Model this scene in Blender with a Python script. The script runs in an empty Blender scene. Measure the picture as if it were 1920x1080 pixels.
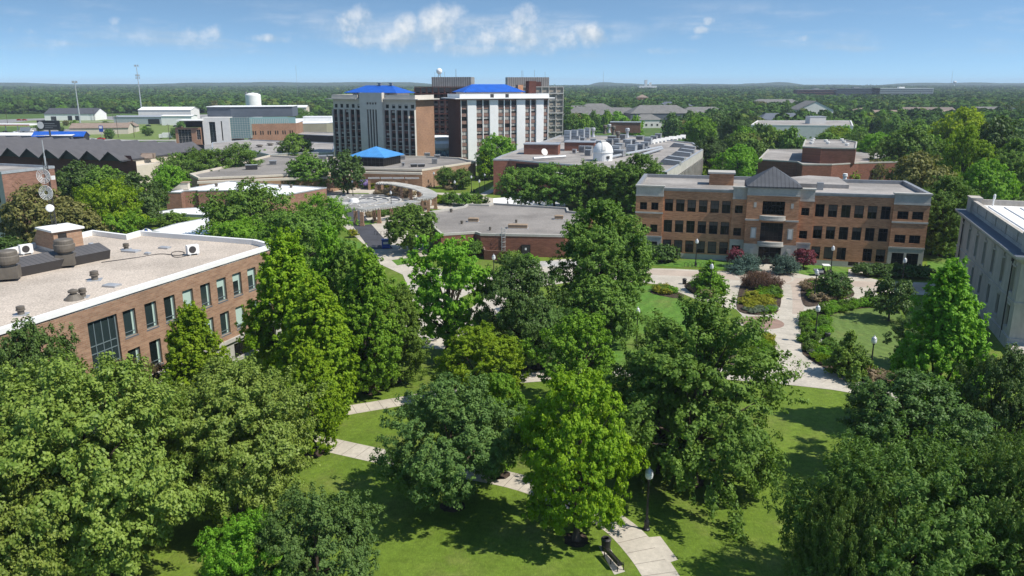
import bpy, math, random
import numpy as np
R = math.radians
S = bpy.context.scene
COL = S.collection

# ------------------------------------------------------------------ camera
FPX, CAMH = 1450.0, 35.0
PITCH = math.atan(383 / FPX)
CT, ST = math.cos(PITCH), math.sin(PITCH)
cd = bpy.data.cameras.new('camera')
cam = bpy.data.objects.new('camera', cd)
COL.objects.link(cam)
cd.sensor_width = 36
cd.lens = 36 * FPX / 1920
cd.clip_start = 0.5
cd.clip_end = 30000
cam.location = (0, 0, CAMH)
cam.rotation_euler = (R(90) - PITCH, 0, 0)
S.camera = cam
S.view_settings.view_transform = 'Standard'
S.view_settings.look = 'None'
S.view_settings.exposure = 0.34
S.view_settings.gamma = 1
S.render.engine = 'CYCLES'
S.cycles.max_bounces = 6
S.cycles.diffuse_bounces = 3
S.cycles.glossy_bounces = 2
S.cycles.transmission_bounces = 3
S.cycles.transparent_max_bounces = 4
S.cycles.volume_bounces = 0

# ------------------------------------------------------------------ sun
SUN_AZ, SUN_EL = 21.0, 52.0          # degrees from +x towards the camera (-y)
sx, sy, sz = math.cos(R(SUN_AZ)) * math.cos(R(SUN_EL)), -math.sin(R(SUN_AZ)) * math.cos(R(SUN_EL)), math.sin(R(SUN_EL))
sl = bpy.data.lights.new('sun', 'SUN')
sl.energy = 4.6
sl.angle = R(0.5)
sl.color = (1.0, 0.95, 0.87)
so = bpy.data.objects.new('sun', sl)
COL.objects.link(so)
from mathutils import Vector
so.rotation_euler = Vector((-sx, -sy, -sz)).to_track_quat('-Z', 'Y').to_euler()
so.location = (60, -30, 120)

# ------------------------------------------------------------------ world
W = bpy.data.worlds.new('World')
S.world = W
W.use_nodes = True
nt = W.node_tree
nt.nodes.clear()


class NT:
    """small helper for wiring shader nodes"""
    def __init__(s, tree):
        s.t = tree

    def n(s, typ, ins=None, **kw):
        o = s.t.nodes.new(typ)
        for k, v in kw.items():
            setattr(o, k, v)
        for k, v in (ins or {}).items():
            if isinstance(v, bpy.types.NodeSocket):
                s.t.links.new(v, o.inputs[k])
            else:
                o.inputs[k].default_value = v
        return o

    def m(s, op, a, b=0.0, c=0.0, clamp=False):
        o = s.n('ShaderNodeMath', {0: a, 1: b, 2: c}, operation=op, use_clamp=clamp)
        return o.outputs[0]

    def mix(s, f, a, b, blend='MIX'):
        o = s.n('ShaderNodeMix', None, data_type='RGBA', blend_type=blend)
        for i, v in ((0, f), (6, a), (7, b)):
            if isinstance(v, bpy.types.NodeSocket):
                s.t.links.new(v, o.inputs[i])
            else:
                o.inputs[i].default_value = v if i == 0 else (*v[:3], 1)
        return o.outputs[2]

    def noise(s, vec, scale, detail=4.0, rough=0.5, dist=0.0):
        ins = {'Scale': scale, 'Detail': detail, 'Roughness': rough, 'Distortion': dist}
        if vec is not None:
            ins['Vector'] = vec
        return s.n('ShaderNodeTexNoise', ins).outputs[0]

    def ss(s, v, lo, hi, a=0.0, b=1.0):
        return s.n('ShaderNodeMapRange', {0: v, 1: lo, 2: hi, 3: a, 4: b}, interpolation_type='SMOOTHSTEP').outputs[0]

    def xyz(s, x, y, z):
        return s.n('ShaderNodeCombineXYZ', {0: x, 1: y, 2: z}).outputs[0]


def build_world():
    t = NT(nt)
    co = t.n('ShaderNodeTexCoord').outputs['Generated']
    sp = t.n('ShaderNodeSeparateXYZ', {0: co})
    dx, dy, dz = sp.outputs
    zz = t.m('ADD', t.m('MULTIPLY', t.m('MAXIMUM', dz, 0.0), 2.8), 0.15)
    vec = t.n('ShaderNodeVectorMath', {0: t.xyz(dx, dy, zz)}, operation='NORMALIZE').outputs[0]
    sky = t.n('ShaderNodeTexSky', {'Vector': vec}, sky_type='NISHITA', sun_disc=False)
    sky.sun_elevation = R(SUN_EL)
    sky.sun_rotation = R(90 + SUN_AZ)
    sky.altitude = 200
    sky.air_density = 1.0
    sky.dust_density = 0.1
    sky.ozone_density = 2.6
    skyc = sky.outputs[0]
    # clouds: direction -> tangent-plane coordinates above the horizon, in thousandths
    fy = t.m('MAXIMUM', dy, 0.02)
    X = t.m('MULTIPLY', t.m('DIVIDE', dx, fy), 1000)
    hyp = t.m('SQRT', t.m('ADD', t.m('MULTIPLY', dx, dx), t.m('MULTIPLY', dy, dy)))
    Y = t.m('MULTIPLY', t.m('DIVIDE', dz, hyp), 1000)
    k = 1000 / FPX
    p3 = t.xyz(X, Y, 0.0)
    n1 = t.noise(p3, 0.023, 8.0, 0.60)
    n2 = t.noise(t.n('ShaderNodeVectorMath', {0: p3, 1: (-9, 7, 0)}, operation='ADD').outputs[0], 0.023, 8.0, 0.60)
    blobs = [(900, 92, 300, 18), (690, 46, 40, 24), (676, 34, 20, 12), (770, 50, 24, 22), (830, 58, 44, 36), (845, 28, 34, 20), (905, 66, 52, 28), (985, 34, 26, 24), (975, 66, 62, 28), (1045, 72, 48, 24), (1100, 66, 42, 20), (740, 72, 110, 18), (900, 90, 180, 12),
             (15, 42, 38, 18), (395, 68, 62, 17), (365, 58, 22, 12), (252, 52, 18, 10), (262, 66, 30, 9), (1310, 44, 13, 9), (1297, 58, 20, 8), (1285, 70, 26, 7), (1432, 82, 24, 10), (1480, 74, 24, 7), (1678, 106, 28, 11), (1845, 97, 22, 9), (110, 70, 60, 8), (520, 74, 70, 9), (1230, 92, 70, 8)]
    best = None
    for (bx, by, bw, bh) in blobs:
        cx, cy = (bx - 960) * k, (148 - by) * k
        ex = t.m('DIVIDE', t.m('SUBTRACT', X, cx), bw * k * 1.2)
        ey = t.m('DIVIDE', t.m('SUBTRACT', Y, cy), bh * k * 1.3)
        v = t.m('SUBTRACT', 1.0, t.m('ADD', t.m('MULTIPLY', ex, ex), t.m('MULTIPLY', ey, ey)))
        v = t.m('SUBTRACT', v, 0.0 if 640 < bx < 1150 and bw < 250 else 0.12 if bx == 15 else 0.3 if bx in (1310, 1297, 395) else 0.5)
        best = v if best is None else t.m('MAXIMUM', best, v)
    best = t.m('MAXIMUM', best, -1.2)
    dens = t.m('ADD', best, t.m('MULTIPLY', t.m('SUBTRACT', n1, 0.5), 3.0))
    base = t.ss(Y, 22.0, 52.0)
    mask = t.m('MULTIPLY', t.ss(dens, 0.0, 1.5), t.m('ADD', t.m('MULTIPLY', base, 0.82), 0.05))
    # a thin streaky veil low in the sky
    pv = t.xyz(t.m('MULTIPLY', X, 0.25), t.m('MULTIPLY', Y, 1.6), 3.0)
    veil = t.ss(t.noise(pv, 0.022, 6.0, 0.6), 0.46, 0.78)
    band = t.m('MULTIPLY', t.ss(Y, 18.0, 40.0), t.ss(Y, 104.0, 62.0))
    mask = t.m('MAXIMUM', mask, t.m('MULTIPLY', t.m('MULTIPLY', veil, band), 0.5))
    bx_, by_ = t.m('DIVIDE', t.m('SUBTRACT', X, -45.0), 250.0), t.m('DIVIDE', t.m('SUBTRACT', Y, 60.0), 26.0)
    bank = t.m('SUBTRACT', 1.0, t.m('ADD', t.m('MULTIPLY', bx_, bx_), t.m('MULTIPLY', by_, by_)))
    bank = t.m('MULTIPLY', t.ss(bank, 0.0, 0.9), t.ss(t.noise(pv, 0.03, 6.0, 0.6), 0.30, 0.72))
    mask = t.m('MAXIMUM', mask, t.m('MULTIPLY', bank, 0.62))
    mask = t.m('MULTIPLY', mask, t.ss(dy, 0.05, 0.3))
    # lit tops, blue-grey undersides from the density slope towards the sun
    shade = t.ss(t.m('ADD', t.m('MULTIPLY', t.m('SUBTRACT', n1, n2), 3.4), t.m('MULTIPLY', t.m('SUBTRACT', Y, 56.0), 0.014)), -0.45, 0.6)
    cc = t.mix(shade, (2.9, 3.5, 4.1), (5.35, 5.45, 5.5))
    out = t.mix(mask, t.mix(1.0, skyc, (0.97, 1.07, 1.0), 'MULTIPLY'), cc)
    bg = t.n('ShaderNodeBackground', {'Color': out, 'Strength': SKY_STRENGTH})
    o = t.n('ShaderNodeOutputWorld', {'Surface': bg.outputs[0]})


SKY_STRENGTH = 0.138
build_world()
W.cycles.sampling_method = 'MANUAL'
W.cycles.sample_map_resolution = 512

# ------------------------------------------------------------------ helpers
def ray(px, py):
    a, b = (px - 960) / FPX, (540 - py) / FPX
    return (a, CT + b * ST, -ST + b * CT)


def G(px, py, z=0.0):
    """world point at height z seen at that place of the photograph (used as a survey of the site plan)"""
    d = ray(px, py)
    t = (z - CAMH) / d[2]
    return (d[0] * t, d[1] * t, z)


def at(px, py, D):
    d = ray(px, py)
    t = D / d[1]
    return (d[0] * t, D, CAMH + d[2] * t)


def Hh(yb, yt):
    V = 540 + FPX * FPX / 383
    return CAMH * (yb - yt) * (V - 157) / ((yb - 157) * (V - yt))


class MB:
    def __init__(s):
        s.v, s.f, s.m = [], [], []

    def q(s, pts, m=0):
        b = len(s.v)
        s.v += [tuple(p) for p in pts]
        s.f.append(tuple(range(b, b + len(pts))))
        s.m.append(m)
        return s

    def box(s, x0, x1, y0, y1, z0, z1, m=0, mt=None):
        return s.prism([(x0, y0), (x1, y0), (x1, y1), (x0, y1)], z0, z1, m, mt)

    def prism(s, poly, z0, z1, m=0, mt=None, bottom=True, top=True):
        n = len(poly)
        b = len(s.v)
        s.v += [(p[0], p[1], z0) for p in poly] + [(p[0], p[1], z1) for p in poly]
        for i in range(n):
            j = (i + 1) % n
            s.f.append((b + i, b + j, b + n + j, b + n + i)); s.m.append(m)
        if top:
            s.f.append(tuple(b + n + i for i in range(n))); s.m.append(m if mt is None else mt)
        if bottom:
            s.f.append(tuple(b + n - 1 - i for i in range(n))); s.m.append(m)
        return s

    def lathe(s, prof, x=0, y=0, n=12, m=0):
        b = len(s.v)
        for (r, z) in prof:
            for i in range(n):
                a = 2 * math.pi * i / n
                s.v.append((x + r * math.cos(a), y + r * math.sin(a), z))
        for k in range(len(prof) - 1):
            for i in range(n):
                j = (i + 1) % n
                s.f.append((b + k * n + i, b + k * n + j, b + (k + 1) * n + j, b + (k + 1) * n + i)); s.m.append(m)
        s.f.append(tuple(b + n - 1 - i for i in range(n))); s.m.append(m)
        e = b + (len(prof) - 1) * n
        s.f.append(tuple(e + i for i in range(n))); s.m.append(m)
        return s

    def cyl(s, x, y, z0, z1, r0, r1=None, n=12, m=0):
        return s.lathe([(r0, z0), (r0 if r1 is None else r1, z1)], x, y, n, m)

    def tube(s, p, q, r0, r1=None, n=6, m=0):
        r1 = r0 if r1 is None else r1
        p, q = Vector(p), Vector(q)
        d = (q - p)
        if d.length < 1e-6:
            return s
        d.normalize()
        u = d.orthogonal().normalized()
        w = d.cross(u)
        b = len(s.v)
        for (c, r) in ((p, r0), (q, r1)):
            for i in range(n):
                a = 2 * math.pi * i / n
                s.v.append(tuple(c + u * (r * math.cos(a)) + w * (r * math.sin(a))))
        for i in range(n):
            j = (i + 1) % n
            s.f.append((b + i, b + j, b + n + j, b + n + i)); s.m.append(m)
        s.f.append(tuple(b + n - 1 - i for i in range(n))); s.m.append(m)
        s.f.append(tuple(b + n + i for i in range(n))); s.m.append(m)
        return s

    def path(s, pts, r, n=6, m=0):
        for a, c in zip(pts[:-1], pts[1:]):
            s.tube(a, c, r, r, n, m)
        return s

    def wall(s, p0, p1, z0, z1, ops=(), depth=0.3, m=0, mr=None):
        """upright wall from p0 to p1 (outside on its right-hand side) with real openings (x0,x1,z0,z1) and reveals"""
        L = math.hypot(p1[0] - p0[0], p1[1] - p0[1])
        u = ((p1[0] - p0[0]) / L, (p1[1] - p0[1]) / L)
        nn = (u[1], -u[0])
        P = lambda x, z, d=0.0: (p0[0] + u[0] * x - nn[0] * d, p0[1] + u[1] * x - nn[1] * d, z)
        xs = sorted({0.0, L, *[o[0] for o in ops], *[o[1] for o in ops]})
        zs = sorted({z0, z1, *[o[2] for o in ops], *[o[3] for o in ops]})
        for a, b in zip(xs[:-1], xs[1:]):
            run = None
            for c, d in zip(zs[:-1], zs[1:]):
                mx, mz = (a + b) / 2, (c + d) / 2
                hole = any(o[0] < mx < o[1] and o[2] < mz < o[3] for o in ops)
                if not hole:
                    run = (run[0], d) if run else (c, d)
                if (hole or d == zs[-1]) and run:
                    s.q([P(a, run[0]), P(b, run[0]), P(b, run[1]), P(a, run[1])], m)
                    run = None
        mr = m if mr is None else mr
        for (a, b, c, d) in ops:
            s.q([P(a, c), P(a, c, depth), P(a, d, depth), P(a, d)], mr)
            s.q([P(b, c, depth), P(b, c), P(b, d), P(b, d, depth)], mr)
            s.q([P(a, c), P(b, c), P(b, c, depth), P(a, c, depth)], mr)
            s.q([P(a, d, depth), P(b, d, depth), P(b, d), P(a, d)], mr)
        return s

    def build(s, name, mats, parent=None, smooth=False, loc=None, rz=None):
        me = bpy.data.meshes.new(name)
        me.from_pydata(s.v, [], s.f)
        mats = mats if isinstance(mats, (list, tuple)) else [mats]
        for a in mats:
            me.materials.append(a)
        me.polygons.foreach_set('material_index', s.m)
        if smooth:
            me.polygons.foreach_set('use_smooth', [True] * len(s.f))
        me.update()
        return link(name, me, parent, loc, rz)


def link(name, me, parent=None, loc=None, rz=None):
    o = bpy.data.objects.new(name, me)
    COL.objects.link(o)
    o.parent = parent
    if loc is not None:
        o.location = loc
    if rz is not None:
        o.rotation_euler = (0, 0, rz)
    return o


def tag(o, label=None, cat=None, group=None, kind=None):
    if label: o['label'] = label
    if cat: o['category'] = cat
    if group: o['group'] = group
    if kind: o['kind'] = kind
    return o


def thing(name, label, cat, loc=(0, 0, 0), rz=0.0, group=None):
    o = bpy.data.objects.new(name, None)
    o.empty_display_size = 0.2
    COL.objects.link(o)
    o.location = loc
    o.rotation_euler = (0, 0, rz)
    return tag(o, label, cat, group)


def copy_thing(root, loc, rz, label, group=None, scale=None):
    c = root.copy(); COL.objects.link(c)
    c.location = loc; c.rotation_euler = (0, 0, rz)
    if scale: c.scale = scale
    c['label'] = label
    if group: c['group'] = group
    for ch in root.children:
        d = ch.copy(); COL.objects.link(d); d.parent = c
        for g in ch.children:
            e = g.copy(); COL.objects.link(e); e.parent = d
    return c


# ------------------------------------------------------------------ materials
def mat(name, col, rough=0.8, spec=0.3, nscale=0.0, namt=0.0, n2=0.0, a2=0.0, metal=0.0, col2=None, streak=None):
    m = bpy.data.materials.new(name)
    m.use_nodes = True
    t = NT(m.node_tree)
    b = m.node_tree.nodes['Principled BSDF']
    b.inputs['Roughness'].default_value = rough
    b.inputs['Specular IOR Level'].default_value = spec
    b.inputs['Metallic'].default_value = metal
    c = None
    co = t.n('ShaderNodeTexCoord').outputs['Object']
    if streak:
        co = t.n('ShaderNodeVectorMath', {0: co, 1: streak}, operation='MULTIPLY').outputs[0]
    if nscale:
        f = t.ss(t.noise(co, nscale, 6, 0.6), 0.3, 0.7)
        lo = tuple(x * (1 - namt) for x in col)
        hi = tuple(min(1, x * (1 + namt)) for x in (col2 or col))
        c = t.mix(f, lo, hi)
    if n2:
        f2 = t.ss(t.noise(co, n2, 3, 0.6), 0.25, 0.75, 1 - a2, 1 + a2)
        c = t.mix(1.0, c if c is not None else col, t.xyz(f2, f2, f2), 'MULTIPLY')
    if c is None:
        b.inputs['Base Color'].default_value = (*col, 1)
    else:
        m.node_tree.links.new(c, b.inputs['Base Color'])
    return m


def brick(name, c1, c2, mortar, bw=0.62, bh=0.2, var=0.22, ms=0.02):
    m = bpy.data.materials.new(name)
    m.use_nodes = True
    t = NT(m.node_tree)
    b = m.node_tree.nodes['Principled BSDF']
    b.inputs['Roughness'].default_value = 0.85
    b.inputs['Specular IOR Level'].default_value = 0.2
    sp = t.n('ShaderNodeSeparateXYZ', {0: t.n('ShaderNodeTexCoord').outputs['Object']})
    v = t.xyz(t.m('ADD', sp.outputs[0], sp.outputs[1]), sp.outputs[2], 0.0)
    br = t.n('ShaderNodeTexBrick', {'Vector': v, 'Color1': (*c1, 1), 'Color2': (*c2, 1), 'Mortar': (*mortar, 1), 'Scale': 1.0, 'Mortar Size': ms, 'Bias': 0.0, 'Brick Width': bw, 'Row Height': bh})
    nv = t.n('ShaderNodeVectorMath', {0: v, 1: (0.5, 2.4, 1)}, operation='MULTIPLY').outputs[0]
    f = t.ss(t.noise(nv, 1.3, 6, 0.65), 0.25, 0.75, 1 - var, 1 + var)
    f = t.m('MULTIPLY', f, t.ss(t.noise(v, 0.11, 3, 0.6), 0.3, 0.7, 0.86, 1.1))
    c = t.mix(1.0, br.outputs[0], t.xyz(f, f, f), 'MULTIPLY')
    m.node_tree.links.new(c, b.inputs['Base Color'])
    return m


def glass_mat(name, col, rough=0.06, spec=0.5):
    m = mat(name, col, rough, spec)
    t = NT(m.node_tree)
    b = m.node_tree.nodes['Principled BSDF']
    rnd = t.n('ShaderNodeObjectInfo').outputs['Random']
    f = t.ss(rnd, 0.0, 1.0, 0.5, 1.8)
    m.node_tree.links.new(t.mix(1.0, col, t.xyz(f, f, f), 'MULTIPLY'), b.inputs['Base Color'])
    return m


def leaf_mat(name, col, col2, trans=0.28, rough=0.6, spec=0.22, tint=None):
    m = bpy.data.materials.new(name)
    m.use_nodes = True
    m.node_tree.nodes.clear()
    t = NT(m.node_tree)
    geo = t.n('ShaderNodeNewGeometry')
    rnd = geo.outputs['Random Per Island']
    co = t.n('ShaderNodeTexCoord').outputs['Object']
    big = t.ss(t.noise(co, 0.55, 2, 0.5), 0.34, 0.66)
    f = t.m('ADD', t.m('MULTIPLY', rnd, 0.55), t.m('MULTIPLY', big, 0.45))
    c = t.mix(f, col, col2)
    oi = t.n('ShaderNodeObjectInfo').outputs['Random']
    hsv = t.n('ShaderNodeHueSaturation', {'Hue': t.ss(oi, 0, 1, 0.495, 0.508), 'Saturation': 1.0, 'Value': t.ss(oi, 0, 1, 0.92, 1.14), 'Color': c})
    c = hsv.outputs[0]
    b = t.n('ShaderNodeBsdfPrincipled', {'Base Color': c, 'Roughness': rough, 'Specular IOR Level': spec})
    ct = t.mix(1.0, c, (1.25, 1.3, 0.55), 'MULTIPLY')
    tr = t.n('ShaderNodeBsdfTranslucent', {'Color': ct})
    mx = t.n('ShaderNodeMixShader', {0: trans, 1: b.outputs[0], 2: tr.outputs[0]})
    t.n('ShaderNodeOutputMaterial', {'Surface': mx.outputs[0]})
    return m


def striped(name, c1, c2, period, axis=0, width=0.12, rough=0.5, metal=0.0, spec=0.4):
    """standing-seam or ribbed sheet: thin dark lines every period metres along an object axis"""
    m = mat(name, c1, rough, spec, metal=metal)
    t = NT(m.node_tree)
    b = m.node_tree.nodes['Principled BSDF']
    co = t.n('ShaderNodeTexCoord').outputs['Object']
    v = t.n('ShaderNodeSeparateXYZ', {0: co}).outputs[axis]
    fr = t.m('FRACT', t.m('DIVIDE', v, period))
    f = t.m('LESS_THAN', fr, width)
    nz = t.ss(t.noise(co, 0.4, 4, 0.6), 0.3, 0.7, 0.88, 1.1)
    c = t.mix(1.0, t.mix(f, c1, c2), t.xyz(nz, nz, nz), 'MULTIPLY')
    m.node_tree.links.new(c, b.inputs['Base Color'])
    return m


M = {}
M['brick_orange'] = brick('orange brick', (.52, .255, .135), (.39, .175, .09), (.36, .26, .17))
M['brick_red'] = brick('red brick', (.25, .095, .06), (.19, .07, .045), (.2, .13, .1))
M['brick_dark'] = brick('dark red brick', (.15, .05, .038), (.105, .038, .03), (.11, .07, .055))
M['brick_tan'] = brick('tan brick', (.34, .21, .135), (.275, .155, .097), (.31, .235, .17))
M['brick_pink'] = brick('salmon brick', (.29, .145, .10), (.23, .11, .075), (.27, .2, .16))
M['limestone'] = mat('limestone', (.42, .40, .36), .85, .2, .35, .10, 3.0, .08)
M['limestone_grey'] = mat('weathered limestone', (.46, .415, .36), .85, .2, .3, .13, 2.2, .1, streak=(1, 1, .35))
M['concrete'] = mat('pale concrete', (.46, .415, .345), .9, .2, .22, .13, 2.6, .10)
M['concrete_b'] = mat('pink paving', (.42, .345, .28), .9, .2, .3, .08, 3.0, .08)
M['paver'] = brick('brick paving', (.33, .22, .17), (.28, .19, .15), (.27, .2, .165), .5, .25, .15)
M['asphalt'] = mat('asphalt', (.06, .06, .068), .9, .25, .3, .15, 4, .12)
M['lot'] = mat('worn asphalt lot', (.24, .235, .23), .95, .2, .05, .15, .8, .12)
M['road_pale'] = mat('pale road', (.36, .345, .33), .95, .2, .1, .1)
M['gravel_roof'] = mat('gravel roof', (.46, .395, .33), .95, .15, .11, .14, 6.0, .30)
M['grey_roof'] = mat('grey gravel roof', (.235, .215, .195), .95, .15, .10, .20, 2.5, .16)
M['grey_roof_b'] = mat('weathered membrane roof', (.295, .272, .25), .95, .15, .09, .26, 1.6, .12)
M['white_roof'] = mat('white membrane roof', (.80, .80, .79), .7, .3, .12, .07, 1.4, .05)
M['white'] = mat('white paint', (.78, .77, .74), .6, .3, .5, .04)
M['tower_conc'] = mat('tower concrete', (.54, .50, .44), .85, .2, .4, .06)
M['offwhite'] = mat('off white panel', (.66, .64, .60), .7, .3, .4, .05)
M['cream'] = mat('cream render', (.56, .50, .41), .8, .3, .3, .06)
M['grey_metal'] = mat('grey sheet metal', (.30, .30, .30), .5, .5, .8, .12, metal=.3)
M['galv'] = mat('galvanised metal', (.46, .47, .48), .45, .5, 1.2, .12, metal=.4)
M['dark_metal'] = mat('dark metal', (.045, .042, .042), .5, .4, 1, .1)
M['black_metal'] = mat('black painted metal', (.018, .018, .019), .4, .4)
M['brown_metal'] = mat('brown vent metal', (.13, .112, .09), .55, .4, 1.2, .15)
M['tan_metal'] = mat('tan curb metal', (.30, .22, .15), .6, .3, 1.2, .12)
M['seam_dark'] = striped('dark standing seam', (.10, .094, .092), (.045, .042, .042), .6, 0, .14)
M['saw_roof'] = striped('dark ribbed roof', (.10, .093, .092), (.085, .08, .08), 3.1, 1, .1)
M['seam_grey'] = striped('grey standing seam', (.085, .088, .096), (.045, .047, .053), .75, 0, .16, .7, 0, .2)
M['seam_grey_y'] = striped('grey standing seam side', (.085, .088, .096), (.045, .047, .053), .75, 1, .16, .7, 0, .2)
M['blue_roof'] = striped('deep blue metal roof', (.012, .10, .46), (.008, .07, .34), 1.1, 0, .14, .5)
M['sky_blue_roof'] = striped('sky blue metal roof', (.07, .27, .58), (.05, .21, .48), 1.0, 0, .14, .5)
M['blue_paint'] = mat('blue paint', (.01, .06, .33), .4, .4)
M['red_paint'] = mat('red paint', (.5, .02, .02), .4, .4)
M['orange_lamp'] = mat('orange reflector', (.7, .08, .01), .4, .4)
M['glass'] = glass_mat('dark window glass', (.011, .011, .011), .09, .22)
M['glass_teal'] = glass_mat('teal window glass', (.014, .022, .023), .06, .35)
M['glass_green'] = glass_mat('green curtain glass', (.12, .19, .19), .12, .6)
M['frame_dark'] = mat('dark bronze frame', (.025, .022, .02), .5, .4)
M['frame_teal'] = mat('grey green frame', (.13, .17, .18), .5, .4)
M['frame_white'] = mat('pale frame', (.5, .48, .44), .6, .3)
M['blind'] = mat('pale green blind', (.40, .52, .46), .8, .2)
M['shade'] = mat('brown window shade', (.11, .095, .08), .85, .2)
M['curtain'] = mat('pale curtain', (.42, .40, .36), .85, .2)
M['spandrel'] = mat('red brown spandrel', (.12, .055, .045), .8, .2, 1, .15)
M['spandrel_b'] = mat('pink brown spandrel', (.24, .15, .12), .8, .2, 1, .12)
M['ribbed_tan'] = striped('ribbed tan panel', (.40, .365, .31), (.30, .27, .23), .8, 0, .3)
M['olive_panel'] = mat('olive panel', (.27, .25, .185), .8, .2, .3, .06)
M['slate'] = mat('slate blue panel', (.10, .115, .14), .7, .3, .3, .08)
M['shingle'] = mat('grey shingle', (.17, .165, .155), .9, .2, .4, .14, 4, .1)
M['shingle_b'] = mat('brown shingle', (.25, .19, .15), .9, .2, .4, .12, 4, .1)
M['bark'] = mat('grey brown bark', (.085, .065, .05), .95, .1, 3.0, .35, streak=(1, 1, .3))
M['soil'] = mat('mulch', (.065, .048, .036), 1, .1, 1.5, .35, 8, .3)
M['stone'] = mat('pale flagstone', (.40, .385, .36), .9, .2, .9, .2, 5, .15)
M['globe'] = mat('frosted lamp glass', (.68, .70, .70), .25, .5)
M['banner_blue'] = mat('blue banner', (.04, .13, .42), .7, .2, 1.0, .5, col2=(.25, .5, .6))
M['banner_violet'] = mat('violet banner', (.10, .06, .42), .7, .2, 1.0, .5, col2=(.4, .3, .6))
M['tyre'] = mat('tyre rubber', (.02, .02, .02), .9, .2)

# foliage colours (kept low, as measured for leaves)
M['lf_mid'] = leaf_mat('mid green leaves', (0.094, 0.176, 0.024), (0.207, 0.311, 0.044))
M['lf_linden'] = leaf_mat('linden leaves', (0.113, 0.180, 0.022), (0.267, 0.336, 0.062), .26, .55, .3)
M['lf_bright'] = leaf_mat('bright yellow green leaves', (0.130, 0.241, 0.010), (0.292, 0.402, 0.019), .38)
M['lf_lime'] = leaf_mat('lime green leaves', (0.192, 0.281, 0.010), (0.385, 0.454, 0.019), .40)
M['lf_fresh'] = leaf_mat('fresh green leaves', (0.109, 0.239, 0.016), (0.224, 0.393, 0.030), .34)
M['lf_dark'] = leaf_mat('dark green leaves', (0.050, 0.104, 0.018), (0.108, 0.181, 0.034), .2, .55, .3)
M['lf_blue'] = leaf_mat('dull blue green leaves', (0.072, 0.138, 0.030), (0.152, 0.244, 0.058), .26)
M['lf_elm'] = leaf_mat('deep green leaves', (0.075, 0.153, 0.021), (0.172, 0.283, 0.040), .26)
M['lf_hornbeam'] = leaf_mat('hornbeam leaves', (0.063, 0.124, 0.019), (0.147, 0.231, 0.044), .3)
M['lf_olive'] = leaf_mat('olive leaves', (0.115, 0.121, 0.031), (0.238, 0.221, 0.071), .22)
M['lf_brown'] = leaf_mat('bronze leaves', (.07, .055, .025), (.13, .11, .045), .22)
M['lf_red'] = leaf_mat('copper leaves', (.045, .014, .016), (.09, .03, .03), .2)
M['lf_pink'] = leaf_mat('crimson leaves', (.16, .03, .045), (.34, .10, .13), .3)
M['lf_juniper'] = leaf_mat('blue juniper needles', (.055, .105, .08), (.12, .19, .15), .12)
M['lf_far'] = leaf_mat('woodland leaves', (0.051, 0.108, 0.020), (0.133, 0.223, 0.042), .2)
M['lf_yellow'] = leaf_mat('yellow flowering leaves', (.18, .21, .02), (.42, .38, .03), .3)
M['lf_grass_brown'] = leaf_mat('bronze grass', (.09, .05, .04), (.17, .10, .075), .3)
M['lf_tan'] = leaf_mat('tan blossom', (.23, .17, .10), (.42, .33, .22), .3)
M['lf_sage'] = leaf_mat('sage leaves', (.15, .19, .12), (.26, .31, .22), .25)


def grass_mat(name, a, b, stripes):
    m = mat(name, a, 0.9, 0.15)
    t = NT(m.node_tree)
    pb = m.node_tree.nodes['Principled BSDF']
    co = t.n('ShaderNodeTexCoord').outputs['Object']
    f1 = t.ss(t.noise(co, 0.05, 5, 0.6), 0.32, 0.68)
    f2 = t.ss(t.noise(co, 0.9, 6, 0.7), 0.25, 0.75)
    f3 = t.ss(t.noise(t.n('ShaderNodeVectorMath', {0: co, 1: (1.0, 0.25, 1)}, operation='MULTIPLY').outputs[0], 5.0, 5, 0.8), 0.2, 0.8)
    c = t.mix(t.m('ADD', t.m('MULTIPLY', f1, 0.5), t.m('ADD', t.m('MULTIPLY', f2, 0.3), t.m('MULTIPLY', f3, 0.2))), a, b)
    dry = t.ss(t.noise(co, 0.14, 6, 0.7), 0.46, 0.72)
    c = t.mix(t.m('MULTIPLY', dry, 0.55), c, (.19, .19, .06))
    fv = t.m('MULTIPLY', t.ss(t.noise(co, 1.7, 6, 0.75), 0.2, 0.8, 0.70, 1.30), t.ss(t.noise(t.n('ShaderNodeVectorMath', {0: co, 1: (1.0, 0.3, 1)}, operation='MULTIPLY').outputs[0], 9.0, 4, 0.8), 0.2, 0.8, 0.72, 1.28))
    c = t.mix(1.0, c, t.xyz(fv, fv, fv), 'MULTIPLY')
    if stripes:
        sp = t.n('ShaderNodeSeparateXYZ', {0: co})
        wob = t.m('MULTIPLY', t.noise(co, 0.08, 2, 0.5), 2.0)
        dist = t.m('SQRT', t.m('ADD', t.m('POWER', t.m('SUBTRACT', sp.outputs[0], stripes[0]), 2.0), t.m('POWER', t.m('SUBTRACT', sp.outputs[1], stripes[1]), 2.0)))
        s = t.m('SINE', t.m('MULTIPLY', t.m('ADD', dist, wob), stripes[2]))
        fs = t.ss(s, -0.8, 0.8, 1 - stripes[3], 1 + stripes[3])
        c = t.mix(1.0, c, t.xyz(fs, fs, fs), 'MULTIPLY')
    m.node_tree.links.new(c, pb.inputs['Base Color'])
    return m


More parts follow.
